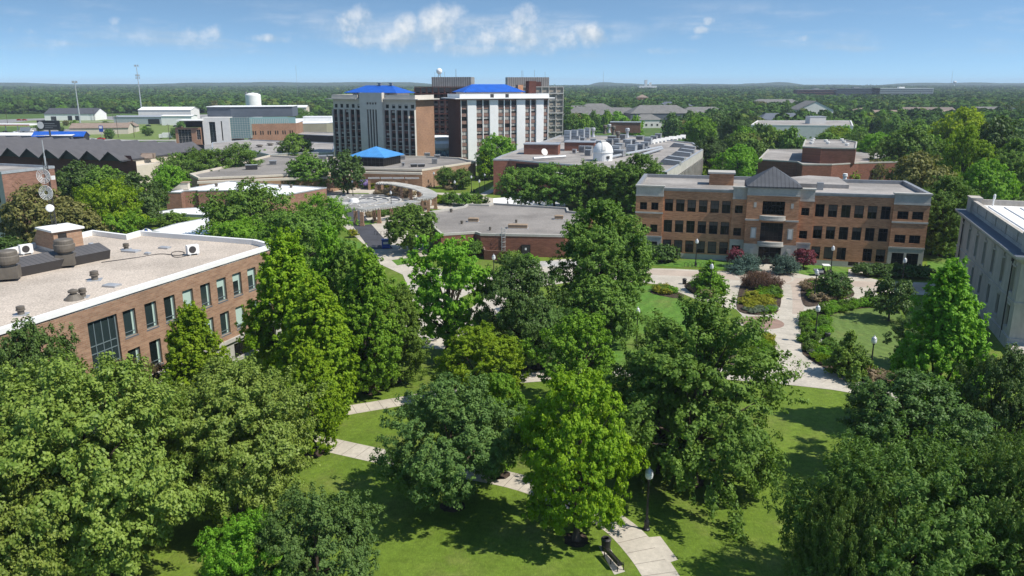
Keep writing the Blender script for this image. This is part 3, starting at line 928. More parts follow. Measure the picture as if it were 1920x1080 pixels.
# ---------------------------------------------------------------- left building with the gravel roof
def build_left():
    Z = 13.5
    A = G(515, 461, Z); B = G(0, 622, Z)
    ang = math.atan2(A[1] - B[1], A[0] - B[0])
    e = Vector((A[0] - B[0], A[1] - B[1])).normalized()
    L = 66.0
    O = (A[0] - e.x * L, A[1] - e.y * L, 0)
    t = thing('brick_college_building', 'brown brick three storey building with gravel flat roof and white coping, left foreground', 'building', O, ang)
    pts = [toloc(t, G(*p, Z)) for p in ((480, 452), (262, 435), (237, 442), (174, 434), (152, 439), (60, 459), (-60, 486))]
    poly = [(0, 0), (L, 0)] + pts + [(0, pts[-1][1])]
    # windows from the photograph measured along the wall (distance back from the far corner)
    def along(px, py):
        d = ray(px, py)
        nx, ny = e.y, -e.x
        s = (nx * A[0] + ny * A[1]) / (nx * d[0] + ny * d[1])
        return L + (d[0] * s - A[0]) * e.x + (d[1] * s - A[1]) * e.y, CAMH + d[2] * s
    up = [(478, 515), (450, 533), (422, 540), (393, 552), (360, 570), (328, 577), (291, 592), (252, 608)]
    wm = MB()
    ops = []
    xs = [along(231, 600), along(258, 612)]
    first = along(243, 603)[0]
    last = along(470, 522)[0]
    pit = (last - first) / 7
    rng = random.Random(5)
    for i in range(9):
        x = L + [-25.87, -22.85, -20.0, -17.05, -14.1, -11.2, -8.25, -5.3, -2.4][i]
        if x > L - 1.2: break
        hi = 11.55; lo = 8.6
        bl = [0, 0, 0, .98, .0, .38, .36, .34, .3][i]
        ops.append((x - .85, x + .85, lo, hi, dict(blind=bl)))
        bl2 = [0, 0, 0, 0, .3, .0, .88, 0, .3][i]
        ops.append((x - .85, x + .85, 4.2, 7.15, dict(blind=bl2)))
    cw0, cw1 = L - 31.2, L - 27.5
    ops.append((cw0, cw1, 1.2, 11.6, dict(nx=4, ny=[.12, .25, .38, .52, .66, .74], pane='glass_teal', frame='frame_teal', bar=.16)))
    for x in (cw0 - 10.5, cw0 - 14.5, cw0 - 18.5):
        if x > 1:
            ops.append((x, x + 1.7, 8.6, 11.55)); ops.append((x, x + 1.7, 4.2, 7.15))
    lower = []
    for i in range(6, 9):
        x = first + pit * i
        if x < L - 2: lower.append((x - 1.5, x + 1.5, .5, 2.5))
    wm.wall((0, 0), (L, 0), 3.2, Z, [o for o in ops if o[2] > 3.2], .4) if False else None
    hi_ops = [(o[0], o[1], max(o[2], 3.2), o[3]) for o in ops]
    wm.wall((0, 0), (L, 0), 3.2, Z, hi_ops, .4)
    sm = MB()
    sm.wall((0, 0), (L, 0), 0, 3.2, [(o[0], o[1], o[2], o[3]) for o in lower] + [(cw0, cw1, 1.2, 3.2)], .4)
    sm.box(L - 24, L + .1, -.35, -.003, 3.0, 3.45)
    for o in ops:
        kw = dict(frame='frame_teal', pane='glass_teal', side=o[1] - o[0] < 3, nx=1, ny=[.16], sill='slate', bar=.1)
        kw.update(o[4] if len(o) > 4 else {})
        nm = 'curtain_wall' if o[1] - o[0] > 3 else 'window'
        if nm == 'curtain_wall': kw['sill'] = None
        windows_on(t, (0, 0), (L, 0), [o[:4]], .3, name=nm, **kw)
    for o in lower:
        windows_on(t, (0, 0), (L, 0), [o], .3, frame='frame_dark', nx=2)
    for i in range(1, len(poly)):
        a, b = poly[i], poly[(i + 1) % len(poly)]
        wm.wall(a, b, 0, Z)
    wm.build('brick_wall', M['brick_tan'], t)
    sm.build('stone_base', M['limestone'], t)
    rm = MB(); rm.q([(p[0], p[1], Z - .45) for p in poly]); rm.build('gravel_roof', M['gravel_roof'], t)
    cm = MB()
    big = poly
    ring(cm, big, .55, Z - .46, Z + .25)
    cm.box(0, L, -.14, -.004, Z - .25, Z + .24)
    cm.build('white_coping', M['white'], t)
    # brick stair penthouse with a sloped corner
    def q(px, py, z=Z - .45): return toloc(t, G(px, py, z))
    a, b, c = q(105, 475), q(158, 466), q(58, 462)
    z0, z1 = Z - .45, Z + 2.6
    pm = MB()
    ux = Vector((b[0] - a[0], b[1] - a[1])).normalized(); Lx = math.hypot(b[0] - a[0], b[1] - a[1])
    vx = Vector((c[0] - a[0], c[1] - a[1])).normalized(); Ly = math.hypot(c[0] - a[0], c[1] - a[1])
    P = lambda u_, v_, z_: (a[0] + ux.x * u_ + vx.x * v_, a[1] + ux.y * u_ + vx.y * v_, z_)
    pm.q([P(0, 0, z0), P(Lx, 0, z0), P(Lx, 0, z1), P(0, 0, z1)])
    pm.q([P(0, Ly, z0), P(0, 0, z0), P(0, 0, z1), P(0, Ly - 3.2, z1)])
    pm.q([P(Lx, 0, z0), P(Lx, Ly, z0), P(Lx, Ly - 3.2, z1), P(Lx, 0, z1)])
    pm.q([P(0, Ly, z0), P(0, Ly - 3.2, z1), P(Lx, Ly - 3.2, z1), P(Lx, Ly, z0)], 1)
    ph = pm.build('stair_penthouse', [M['brick_tan'], M['seam_dark']], t)
    cp = MB(); cp.q([P(-.3, -.3, z1 + .03), P(Lx + .3, -.3, z1 + .03), P(Lx + .3, Ly - 3.0, z1 + .03), P(-.3, Ly - 3.0, z1 + .03)])
    cp.q([P(-.3, -.3, z1 - .22), P(Lx + .3, -.3, z1 - .22), P(Lx + .3, -.3, z1 + .03), P(-.3, -.3, z1 + .03)])
    cp.q([P(-.3, Ly - 3, z1 - .22), P(-.3, -.3, z1 - .22), P(-.3, -.3, z1 + .03), P(-.3, Ly - 3, z1 + .03)])
    cp.build('penthouse_cap', M['white'], ph)
    wl = MB()
    for u0, u1 in ((.15, .45),):
        wl.q([P(Lx * u0, -.03, z0 + .5), P(Lx * u1, -.03, z0 + .5), P(Lx * u1, -.03, z1 - .5), P(Lx * u0, -.03, z1 - .5)])
    wl.build('door', M['frame_dark'], ph)
    fm = MB(); fm.q([P(-.03, -.03, z0), P(Lx + .03, -.03, z0), P(Lx + .03, -.03, z0 + .45), P(-.03, -.03, z0 + .45)]); fm.q([P(-.03, Ly, z0), P(-.03, -.03, z0), P(-.03, -.03, z0 + .45), P(-.03, Ly, z0 + .45)])
    fm.build('flashing', M['galv'], ph)
    # long mechanical screen with a standing-seam slope
    A1, A2, A3 = q(189, 482), q(-40, 528), q(189, 495)
    dirv = Vector((A1[0] - A2[0], A1[1] - A2[1])).normalized()
    nrm = Vector((dirv.y, -dirv.x))
    if nrm.y > 0: nrm = -nrm
    Ls = math.hypot(A1[0] - A2[0], A1[1] - A2[1])
    Q = lambda s, v, z: (A1[0] - dirv.x * s + nrm.x * v, A1[1] - dirv.y * s + nrm.y * v, z)
    ms = MB()
    zt, zm = Z + 1.5, Z + .75
    ms.q([Q(0, 2.3, zm), Q(0, 0, zt), Q(Ls, 0, zt), Q(Ls, 2.3, zm)][::-1], 0)
    ms.q([Q(0, 2.3, zm), Q(Ls, 2.3, zm), Q(Ls, 1.9, z0), Q(0, 1.9, z0)], 1)
    ms.q([Q(0, 2.3, zm), Q(0, 1.9, z0), Q(0, 0, z0), Q(0, 0, zt)], 1)
    ms.q([Q(0, 0, z0), Q(Ls, 0, z0), Q(Ls, 0, zt), Q(0, 0, zt)], 1)
    ms.build('mechanical_screen', [M['seam_dark'], M['dark_metal']], t)
    return t, Z - .45


left_b, LZ = build_left()


def set_on(name, label, cat, px, py, z, rz=0.0, group=None):
    return thing(name, label, cat, G(px, py, z), rz, group)


def big_fan(px, py, z, label):
    t = set_on('exhaust_fan', label, 'roof fan', px, py, z, R(20), 'large drum fans on the mechanical screen')
    m = MB(); m.prism([(-1.0, -.9), (1.0, -.9), (1.0, .9), (-1.0, .9)], -.6, .75); m.build('curb', M['brown_metal'], t)
    m = MB(); m.lathe([(.75, .75), (.75, 1.0), (1.12, 1.15), (1.2, 1.5), (1.2, 1.95), (1.08, 2.05), (1.08, 2.45), (.95, 2.6), (.2, 2.72)], n=24); m.build('drum', M['brown_metal'], t)


big_fan(124, 487, LZ + .9, 'large brown drum fan on the roof screen beside the brick penthouse')
big_fan(18, 511, LZ + .9, 'large brown drum fan on the roof screen at the left edge')
VG = 'small mushroom vents on the gravel roof'


def vent(px, py, z, label, r=.42, h=.9, group=VG, m='brown_metal', flash=True):
    t = set_on('roof_vent', label, 'roof vent', px, py, z, 0.3, group)
    b = MB(); b.lathe([(r * .75, 0), (r * .7, h * .45), (r * 1.0, h * .5), (r * 1.05, h * .6), (r * .8, h * .66)], n=14); b.build('stack', M[m], t)
    b = MB(); b.lathe([(r * .8, h * .66), (r * .92, h * .72), (r * .92, h * .95), (r * .6, h)], n=14); b.build('hood', M[m], t)
    if flash:
        b = MB(); b.box(-r * 1.5, r * 1.5, -r * 1.5, r * 1.5, 0, .06); b.build('flashing', M['galv'], t)


vent(237, 468, LZ, 'mushroom vent on the gravel roof, nearest the zigzag parapet')
vent(178, 525, LZ, 'mushroom vent alone in the middle of the gravel roof', .5, 1.1)
vent(156, 557, LZ, 'mushroom vent beside the cone flashing vent on the gravel roof', .4, 1.0)
vent(40, 590, LZ, 'mushroom vent at the lower left edge of the gravel roof', .42, .9)
t = set_on('roof_vent', 'low mushroom vent on a wide cone of flashing on the gravel roof', 'roof vent', 139, 561, LZ, 0, VG)
b = MB(); b.lathe([(1.0, 0), (.45, .55), (.3, .62), (.3, .75)], n=16); b.build('flashing_cone', M['brown_metal'], t)
b = MB(); b.lathe([(.5, .75), (.52, .95), (.2, 1.1)], n=14); b.build('hood', M['brown_metal'], t)
t = set_on('roof_vent', 'shiny metal gooseneck vent beside the end of the roof screen', 'roof vent', 173, 474, LZ, 0, VG)
b = MB(); b.lathe([(.9, 0), (.7, .3), (.3, .4), (.3, .9), (.42, 1.0), (.3, 1.35)], n=16); b.build('stack', M['galv'], t)
for i, (px, py, w, d, lb) in enumerate(((246, 472, 2.3, 1.1, 'grey roof hatch beside the vent nearest the zigzag parapet'), (309, 466, 1.5, .8, 'grey roof hatch near the far edge of the gravel roof'), (210, 537, 1.7, 1.1, 'pale skylight near the front edge of the gravel roof'), (277, 477, .7, .5, 'tiny roof hatch under the cable run'))):
    t = set_on('roof_hatch', lb, 'roof hatch', px, py, LZ, R(-15), 'hatches and skylights on the gravel roof')
    b = MB(); b.box(-w / 2, w / 2, -d / 2, d / 2, 0, .22); b.build('curb', M['galv'], t)
    b = MB(); hip(b, -w / 2, w / 2, -d / 2, d / 2, .221, .36, .04, ridge_in=d * .42); b.build('lid', M['galv'], t)


def ac_unit(px, py, z, label, rz):
    t = set_on('condenser_unit', label, 'air conditioner', px, py, z, rz, 'white condensers on the gravel roof')
    b = MB(); b.box(-.75, .75, -.4, .4, .22, 1.35); b.build('casing', M['white'], t)
    b = MB(); b.lathe([(.46, 0), (.46, .03)], n=20)
    o = b.build('fan_grille', M['dark_metal'], t); o.rotation_euler = (R(90), 0, 0); o.location = (-.12, -.402, .8)
    b = MB(); b.box(.0, .6, -.43, -.405, .35, 1.25); 
    for s in (-.5, .5):
        b = MB(); b.box(s - .1, s + .1, -.5, .5, 0, .22); b.build('foot', M['galv'], t)


ac_unit(362, 478, LZ, 'white condenser with a dark fan at the far end of the gravel roof', R(40))
ac_unit(50, 477, LZ, 'white condenser beside the sloped brick penthouse', R(50))
cb = MB()
pts = [G(355, 478, LZ + .05), G(338, 482, LZ + .05), G(325, 481, LZ + .05), G(322, 474, LZ + .05), G(335, 471, LZ + .05), G(346, 474, LZ + .05), G(334, 479, LZ + .05), G(300, 476, LZ + .05), G(255, 483, LZ + .05), G(190, 492, LZ + .05)]
cb.path([(x, y, z) for (x, y), z in zip(smooth(pts, 4, False), [LZ - left_b.location[2] + .05] * 99)], .05, 5)
tag(cb.build('roof_cable', M['dark_metal']), 'black cable looping across the gravel roof from the white condenser', 'cable')

# lattice radio mast standing on the roof
def build_mast():
    p = G(109, 462, LZ)
    t = thing('radio_mast', 'thin lattice radio mast with ring dishes above the gravel roofed building', 'radio mast', p, R(15))
    Hm = at(82, 262, p[1])[2] - LZ
    b = MB(); s = .32
    legs = [(s * math.cos(a), s * math.sin(a)) for a in (R(90), R(210), R(330))]
    for x, y in legs: b.tube((x, y, 0), (x, y, Hm * .8), .05, .045, 5)
    k = 0; z = 0
    while z < Hm * .8 - .5:
        for i in range(3):
            a, c = legs[i], legs[(i + 1) % 3]
            b.tube((*a, z), (*c, z + .6), .025, n=4); b.tube((*a, z), (*c, z), .025, n=4)
        z += .6
    b.build('lattice', M['dark_metal'], t)
    b = MB(); b.tube((0, 0, Hm * .8 - 1), (0, 0, Hm * .85), .12); b.tube((0, 0, Hm * .85), (0, 0, Hm), .075, .06); b.build('whip_antenna', M['galv'], t)
    for px, py, r in ((84, 329, .98), (89, 360, .98)):
        z = at(px, py, p[1])[2] - LZ
        b = MB()
        for rr in (r, r * .8, r * .6, r * .4):
            pts = [(rr * math.cos(a), -.05 - .12 * rr, rr * math.sin(a)) for a in [2 * math.pi * i / 28 for i in range(29)]]
            b.path(pts, .035, 4)
        for i in range(12):
            a = 2 * math.pi * i / 12
            b.tube((.25 * math.cos(a), -.05, .25 * math.sin(a)), (r * math.cos(a), -.17, r * math.sin(a)), .022, n=4)
        o = b.build('grid_dish', M['white'], t, loc=(-.25, -.5, z)); o.rotation_euler = (0, 0, R(-20))
    z = at(100, 389, p[1])[2] - LZ
    b = MB(); b.lathe([(.05, -.3), (.5, -.15), (.52, .15), (.4, .2)], n=18); o = b.build('drum_dish', M['white'], t, loc=(-.1, -.6, z)); o.rotation_euler = (R(80), 0, 0)
    z = at(96, 333, p[1])[2] - LZ
    b = MB(); b.box(-.2, .2, -.2, .2, -.25, .25); b.build('radio_box', M['white'], t, loc=(.75, -.3, z))
    b = MB(); b.tube((0, -.3, z), (.6, -.3, z), .04); b.build('box_arm', M['dark_metal'], t)


build_mast()


# ---------------------------------------------------------------- limestone building on the right
def build_lime():
    Z = 13.0
    Fp, N = G(1793, 392, Z), G(1905, 480, Z)
    e = Vector((N[0] - Fp[0], N[1] - Fp[1])).normalized()
    ang = math.atan2(e.y, e.x)
    L = math.hypot(N[0] - Fp[0], N[1] - Fp[1]) - .8
    O = (Fp[0] + e.x * .4 - e.y * .9, Fp[1] + e.y * .4 + e.x * .9, 0)
    t = thing('limestone_building', 'grey limestone building with balustraded parapet and white roof at the right edge', 'building', O, ang)
    D = 26.0
    up = [(1764, 0), (0, 0)]
    n = 7
    ops = []
    xs = [2.2 + i * (L - 5.6) / (n - 1) for i in range(n)]
    for x in xs:
        ops.append((x, x + 1.5, 7.4, 10.9)); ops.append((x, x + 1.5, 2.6, 5.6))
    wm = MB()
    wm.wall((0, 0), (L, 0), 0, Z - .9, ops, .45)
    # end wall towards the camera
    ops2 = [(3.5 + i * 5.2, 5.2 + i * 5.2, z, z + 3.3) for i in range(4) for z in (2.6, 7.5)]
    wm.wall((L, 0), (L, D), 0, Z - .9, ops2, .45)
    wm.wall((L, D), (0, D), 0, Z - .9); wm.wall((0, D), (0, 0), 0, Z - .9)
    wm.build('stone_wall', M['limestone_grey'], t)
    windows_on(t, (0, 0), (L, 0), ops, .35, frame='frame_dark', nx=2, ny=2)
    windows_on(t, (L, 0), (L, D), ops2, .35, frame='frame_dark', nx=2, ny=2)
    tm = MB()
    # cornice, dentils, string courses, plinth
    tm.box(-1.0, L + 1.0, -1.0, D, Z - .32, Z)
    tm.box(-.6, L + .6, -.6, D, Z - .62, Z - .323)
    tm.box(-.3, L + .3, -.3, D, Z - .9, Z - .623)
    i = .2
    while i < L: 
        tm.box(i, i + .22, -.55, -.303, Z - .85, Z - .625); i += .55
    i = .2
    while i < D:
        tm.box(L + .303, L + .55, i, i + .22, Z - .85, Z - .625); i += .55
    tm.box(-.1, L + .1, -.12, -.003, 6.25, 6.6); tm.box(L + .003, L + .12, .0, D, 6.25, 6.6)
    tm.box(-.15, L + .15, -.2, -.003, 0, 1.6); tm.box(L + .003, L + .2, .0, D, 0, 1.6)
    for k, x in enumerate(xs):
        tm.box(x - .28, x + 1.63, -.1, -.003, 7.05, 7.35); tm.box(x - .22, x - .02, -.08, -.003, 7.35, 11.0); tm.box(x + 1.52, x + 1.72, -.08, -.003, 7.35, 11.0)
        tm.box(x - .35, x + 1.7, -.18, -.003, 11.0, 11.25); tm.box(x + .5, x + .85, -.22, -.003, 11.25, 11.75)
        tm.box(x - .3, x + 1.65, -.1, -.003, 2.25, 2.55); tm.box(x - .3, x + 1.65, -.1, -.003, 5.65, 5.95)
        if k % 2 == 1:
            arc = [(x + .67 + 1.25 * math.cos(a), 5.95 + .7 * math.sin(a)) for a in [math.pi * j / 10 for j in range(11)]]
            b = len(tm.v)
            tm.q([(p, -.2, q_) for p, q_ in arc][::-1]); 
            for (p, q_), (p2, q2) in zip(arc[:-1], arc[1:]): tm.q([(p, -.2, q_), (p2, -.2, q2), (p2, -.003, q2), (p, -.003, q_)])
    # parapet with panelled blocks
    zp0, zp1 = Z, Z + 2.3
    tm.box(.9, L - .9, .9, 1.35, zp0, zp0 + .5); tm.box(.9, L - .9, 1.05, 1.35, zp0 + .5, zp1 - .4)
    nb = 6
    seg = (L - 1.8) / nb
    for k in range(nb):
        x = .9 + seg * k
        tm.box(x + .1, x + seg - .55, .93, 1.048, zp0 + .55, zp1 - .45)
        tm.box(x + seg - .5, x + seg - .02, .8, 1.4, zp0 + .5, zp1 - .4)
    tm.box(.85, L - .85, .82, 1.45, zp1 - .4, zp1 - .15)
    for x in (.3, L - 3.4):
        tm.box(x, x + 3.1, .55, 2.2, zp0, zp1 + .1); tm.box(x - .12, x + 3.22, .43, 2.32, zp1 + .1, zp1 + .35)
    tm.box(L - 1.4, L - .9, 1.45, D, zp0, zp1 - .15)
    tm.box(.9, 1.4, 1.45, D, zp0, zp1 - .15)
    # entrance porch pediment on the end wall
    tm.box(L + .003, L + 1.6, 3.0, 8.0, 5.6, 6.2); tm.box(L + .2, L + .9, 3.2, 3.9, 0, 5.6); tm.box(L + .2, L + .9, 7.0, 7.7, 0, 5.6)
    tm.q([(L + .8, 2.8, 6.2), (L + .8, 8.2, 6.2), (L + .8, 5.5, 7.6)])
    tm.box(L + .2, L + 5, -.3, D, 0, 1.0)
    tm.build('stone_trim', M['limestone_grey'], t)
    sm = MB(); sm.q([(-.98, -.98, Z + .006), (L + .98, -.98, Z + .006), (L + .98, .79, Z + .006), (-.98, .79, Z + .006)]); sm.build('slate_ledge', M['slate'], t)
    rm = MB(); rm.q([(.9, .9, Z + 1.2), (L - .9, .9, Z + 1.2), (L - .9, D, Z + 1.2), (.9, D, Z + 1.2)]); rm.build('white_roof', M['white_roof'], t)
    b = MB()
    for k in range(9):
        y = 3.2 + k * 2.4
        b.box(3.5, L - 2.5, y, y + .14, Z + 1.2, Z + 1.32)
    b.box(2.0, L - 2, 1.5, 2.2, Z + 1.2, Z + 1.5)
    b.build('roof_seams', M['galv'], t)
    b = MB(); b.box(4, 8, 10, 16, Z + 1.2, Z + 2.6); b.build('dark_penthouse', M['seam_dark'], t)
    for x in (3.4, L - 3.6):
        b = MB(); b.tube((x, -.16, .5), (x, -.16, Z - 1), .09); b.box(x - .2, x + .2, -.35, -.05, Z - 1.5, Z - 1.0); b.build('downspout', M['frame_dark'], t)
    b = MB()
    pts = [(2.2, 4.2, Z + 1.2), (2.2, 4.2, Z + 2.9)] + [(2.2 + .35 - .35 * math.cos(a), 4.2, Z + 2.9 + .35 * math.sin(a)) for a in [math.pi * j / 8 for j in range(9)]] + [(2.9, 4.2, Z + 2.5)]
    b.path(pts, .13, 8); b.build('gooseneck_vent', M['white'], t)
    return t


build_lime()


# ---------------------------------------------------------------- dormitory towers
def tower_front(label):
    yaw = R(24)
    p = at(779, 186, 325)
    W = 41.0
    O = (p[0] - W * math.cos(yaw), 325 + W * math.sin(yaw), 0)
    t = thing('dormitory_tower', label, 'building', O, -yaw)
    D = 15.0
    Zt = 28.6
    rows = [26.0 - .9, 23.5 - 1.2] + [20.5 - 1.2 - 3.1 * i for i in range(7)]
    cx0, cx1 = 14.6, 25.8
    bays = [(14.6 / 5) * i for i in range(5)] + [cx1 + (W - cx1) / 5 * i for i in range(5)]
    bw = 2.95
    cm = MB(); sp = MB(); ops_l, ops_r = [], []
    for k, x in enumerate(bays):
        w = bw if k < 5 else (W - cx1) / 5
        for r, z in enumerate(rows):
            o = (x + .75, x + w - .75, z, z + 1.55) if r == 0 else (x + .45, x + w - .3, z, z + 1.9)
            (ops_l if k < 5 else ops_r).append(o)
    for (x0, x1, ops) in ((0, cx0, ops_l), (cx1, W, ops_r)):
        sq = [(o[0] - x0, o[1] - x0, *o[2:]) for o in ops]
        cm.wall((x0, 0), (x1, 0), 24.4, Zt, [o for o in sq if o[2] > 24.4], .3)
        sp.wall((x0, 0), (x1, 0), 0, 24.4, [o for o in sq if o[2] < 24.4], .3)
        for o in sq:
            windows_on(t, (x0, 0), (x1, 0), [o], .22, nx=1 if o[2] > 24.4 else 2, frame='frame_dark', blind=random.Random(int(o[0] * 31 + o[2] * 7)).choice([0, 0, 0, .3, .5]), blind_mat='curtain')
        n = 5
        for i in range(n + 1):
            x = x0 + (x1 - x0) / n * i
            cm.box(x - .2 if i else x, x + .2 if i < n else x, -1.15, -.003, 0, 24.6)
    for z in rows[2:]:
        for (x0, x1) in ((0.3, cx0), (cx1, W - .3)):
            cm.box(x0, x1, -.2, -.003, z - .14, z)
    sp.build('spandrel_wall', M['spandrel'], t)
    # central bay with tall slots
    slots = [(cx0 + 3.5 + i * 1.35, cx0 + 3.5 + i * 1.35 + .85, 1.5, 24.6) for i in range(4)]
    sqs = [(cx0 + 3.55 + i * 1.35, cx0 + 3.55 + i * 1.35 + .8, 26.6, 27.5) for i in range(4)]
    loc = lambda o: (o[0] - cx0, o[1] - cx0, o[2], o[3])
    cm.wall((cx0, -1.6), (cx1, -1.6), 0, 31.4, [loc(o) for o in slots + sqs], .8)
    for o in slots + sqs:
        windows_on(t, (cx0, -1.6), (cx1, -1.6), [loc(o)], .7, nx=1, ny=6 if o[3] - o[2] > 4 else 1)
    cm.wall((cx0, 4), (cx0, -1.6), 0, 31.4); cm.wall((cx1, -1.6), (cx1, 4), 0, 31.4)
    cm.wall((cx1, 4), (cx0, 4), 28, 31.4)
    # parapets and overhanging slabs
    for (x0, x1) in ((-2.6, cx0 - 1.6), (cx1 + 1.0, W + 2.2)):
        cm.box(x0, x1, -1.9, D + 1.2, Zt, Zt + .35)
        cm.box(max(x0, -.2), min(x1, W + .1), -.6, -.25, Zt + .35, Zt + 1.9)
        cm.box(max(x0, -.2) if x0 < 0 else W - .2, max(x0, -.2) + .35 if x0 < 0 else W + .1, -.25, D, Zt + .35, Zt + 1.9)
    cm.box(cx0 - 1.6, cx0 - .003, -1, D, Zt, Zt + .34); cm.box(cx1 + .003, cx1 + 1.0, -1, D, Zt, Zt + .34)
    cm.build('concrete_frame', M['tower_conc'], t)
    bm = MB()
    bm.wall((W, 0), (W, D), 0, Zt); bm.wall((0, D), (0, 0), 0, Zt); bm.wall((W, D), (0, D), 0, Zt)
    bm.build('brick_end_wall', M['brick_tan2'], t)
    pb = MB(); pb.box(cx0 - 6.5, cx1 + 4.5, 3.2, D - 2, Zt, 31.35); pb.build('penthouse', M['cream'], t)
    rf = MB(); hip(rf, cx0 - 8.6, cx1 + 5.6, .8, D - .4, 31.42, 34.3, 0.4, ridge_in=6.5)
    rf.box(cx0 - 9.0, cx1 + 6.0, .35, D + .05, 31.2, 31.415)
    rf.build('blue_roof', M['blue_roof'], t)
    for x in (cx0 + 4.5, cx0 + 10.2):
        b = MB(); b.box(x - .6, x + .6, D / 2 - .4, D / 2 + .4, 34.3, 35.1); b.box(x - .8, x + .8, D / 2 - .6, D / 2 + .6, 35.1, 35.4); b.build('chimney', M['grey_metal'], t)
    return t


M['brick_tan2'] = brick('orange tan brick', (.33, .18, .105), (.27, .14, .08), (.27, .2, .15))
tower_front('left dormitory tower with tall slot windows in a grey centre bay, blue hipped roof')


def tower_side(label):
    yaw = R(22)
    p = at(862, 186, 340)
    O = (p[0], 340, 0)
    W, D, Zt = 41.5, 17.0, 28.7
    t = thing('dormitory_tower', label, 'building', O, yaw)
    fr = lambda a: (a - 1045) / (1640 - 1045) * W
    bays = [(1052, 1092), (1150, 1193), (1196, 1238), (1294, 1335), (1338, 1378), (1382, 1420), (1478, 1514), (1518, 1554), (1606, 1638)]
    whites = [(1093, 1147), (1239, 1291), (1421, 1475), (1555, 1604)]
    rows = [27.0 - 1.1] + [23.6 - 1.0 - 3.12 * i for i in range(8)]
    ops = []
    for a, b in bays:
        for r, z in enumerate(rows):
            ops.append((fr(a) + .12, fr(b) - .12, z, z + (2.0 if r == 0 else 1.75)))
    wm = MB(); wm.wall((0, 0), (W, 0), 0, Zt, ops, .3); wm.build('spandrel_wall', M['spandrel_b'], t)
    rng = random.Random(2)
    for o in ops:
        windows_on(t, (0, 0), (W, 0), [o], .2, nx=3, frame='frame_dark', blind=0 if o[2] > 25 else rng.choice([0, .9, .9, .9, .6]), blind_mat='curtain')
    cm = MB()
    for a, b in whites: cm.box(fr(a), fr(b), -.55, -.003, 0, Zt - .5)
    edges = sorted({fr(x) for ab in bays for x in ab})
    for a, b in bays:
        cm.box(fr(a) - .12, fr(a) + .1, -.35, -.003, 0, Zt - .5); cm.box(fr(b) - .1, fr(b) + .12, -.35, -.003, 0, Zt - .5)
    cm.box(-2.6, W + 2.4, -2.0, D + 1.5, Zt, Zt + .38)
    cm.box(-.2, W + .2, -.7, -.35, Zt + .38, Zt + 2.1); cm.box(-.2, .15, -.35, D, Zt + .38, Zt + 2.0); cm.box(W - .15, W + .2, -.35, D, Zt + .38, Zt + 2.1)
    cm.build('white_frame', M['white'], t)
    bm = MB(); bm.wall((0, D), (0, 0), 0, Zt); bm.wall((W, 0), (W, D), 0, Zt); bm.wall((W, D), (0, D), 0, Zt); bm.build('brick_end_wall', M['brick_dark'], t)
    pb = MB(); pb.box(3, W * .72, 3.5, D - 3, Zt + .38, 31.5); pb.build('penthouse', M['cream'], t)
    rf = MB(); hip(rf, 2.5, W * .74, 2.0, D - 1, 31.6, 34.8, .5, ridge_in=6.8); rf.box(2.0, W * .74 + .5, 1.5, D - .5, 31.4, 31.595); rf.build('blue_roof', M['blue_roof'], t)
    for i, (x0, x1) in enumerate(((9, 10.6), (16, 17.6))):
        b = MB(); b.box(W * .33 + x0 - 9, W * .33 + x1 - 9, -.74, -.705, Zt + .5, Zt + 2.0); b.build('louvre', M['dark_metal'], t)
    b = MB(); b.box(W * .86, W * .93, -3.6, -.6, 0, 9.6); b.build('stair_shaft', M['grey_metal'], t)
    b = MB(); b.box(W * .9 - 1.3, W * .9 + 2.2, 9, 13, Zt + .38, 36.2); b.build('stair_penthouse', M['brick_dark'], t)
    b = MB(); b.box(W * .78 - 1.3, W * .78 + 1.2, 10, 13, Zt + .38, 34.5); b.build('brick_penthouse', M['brick_orange'], t)
    return t


tower_side('right dormitory tower with white panels, dark brick end wall, blue hipped roof')


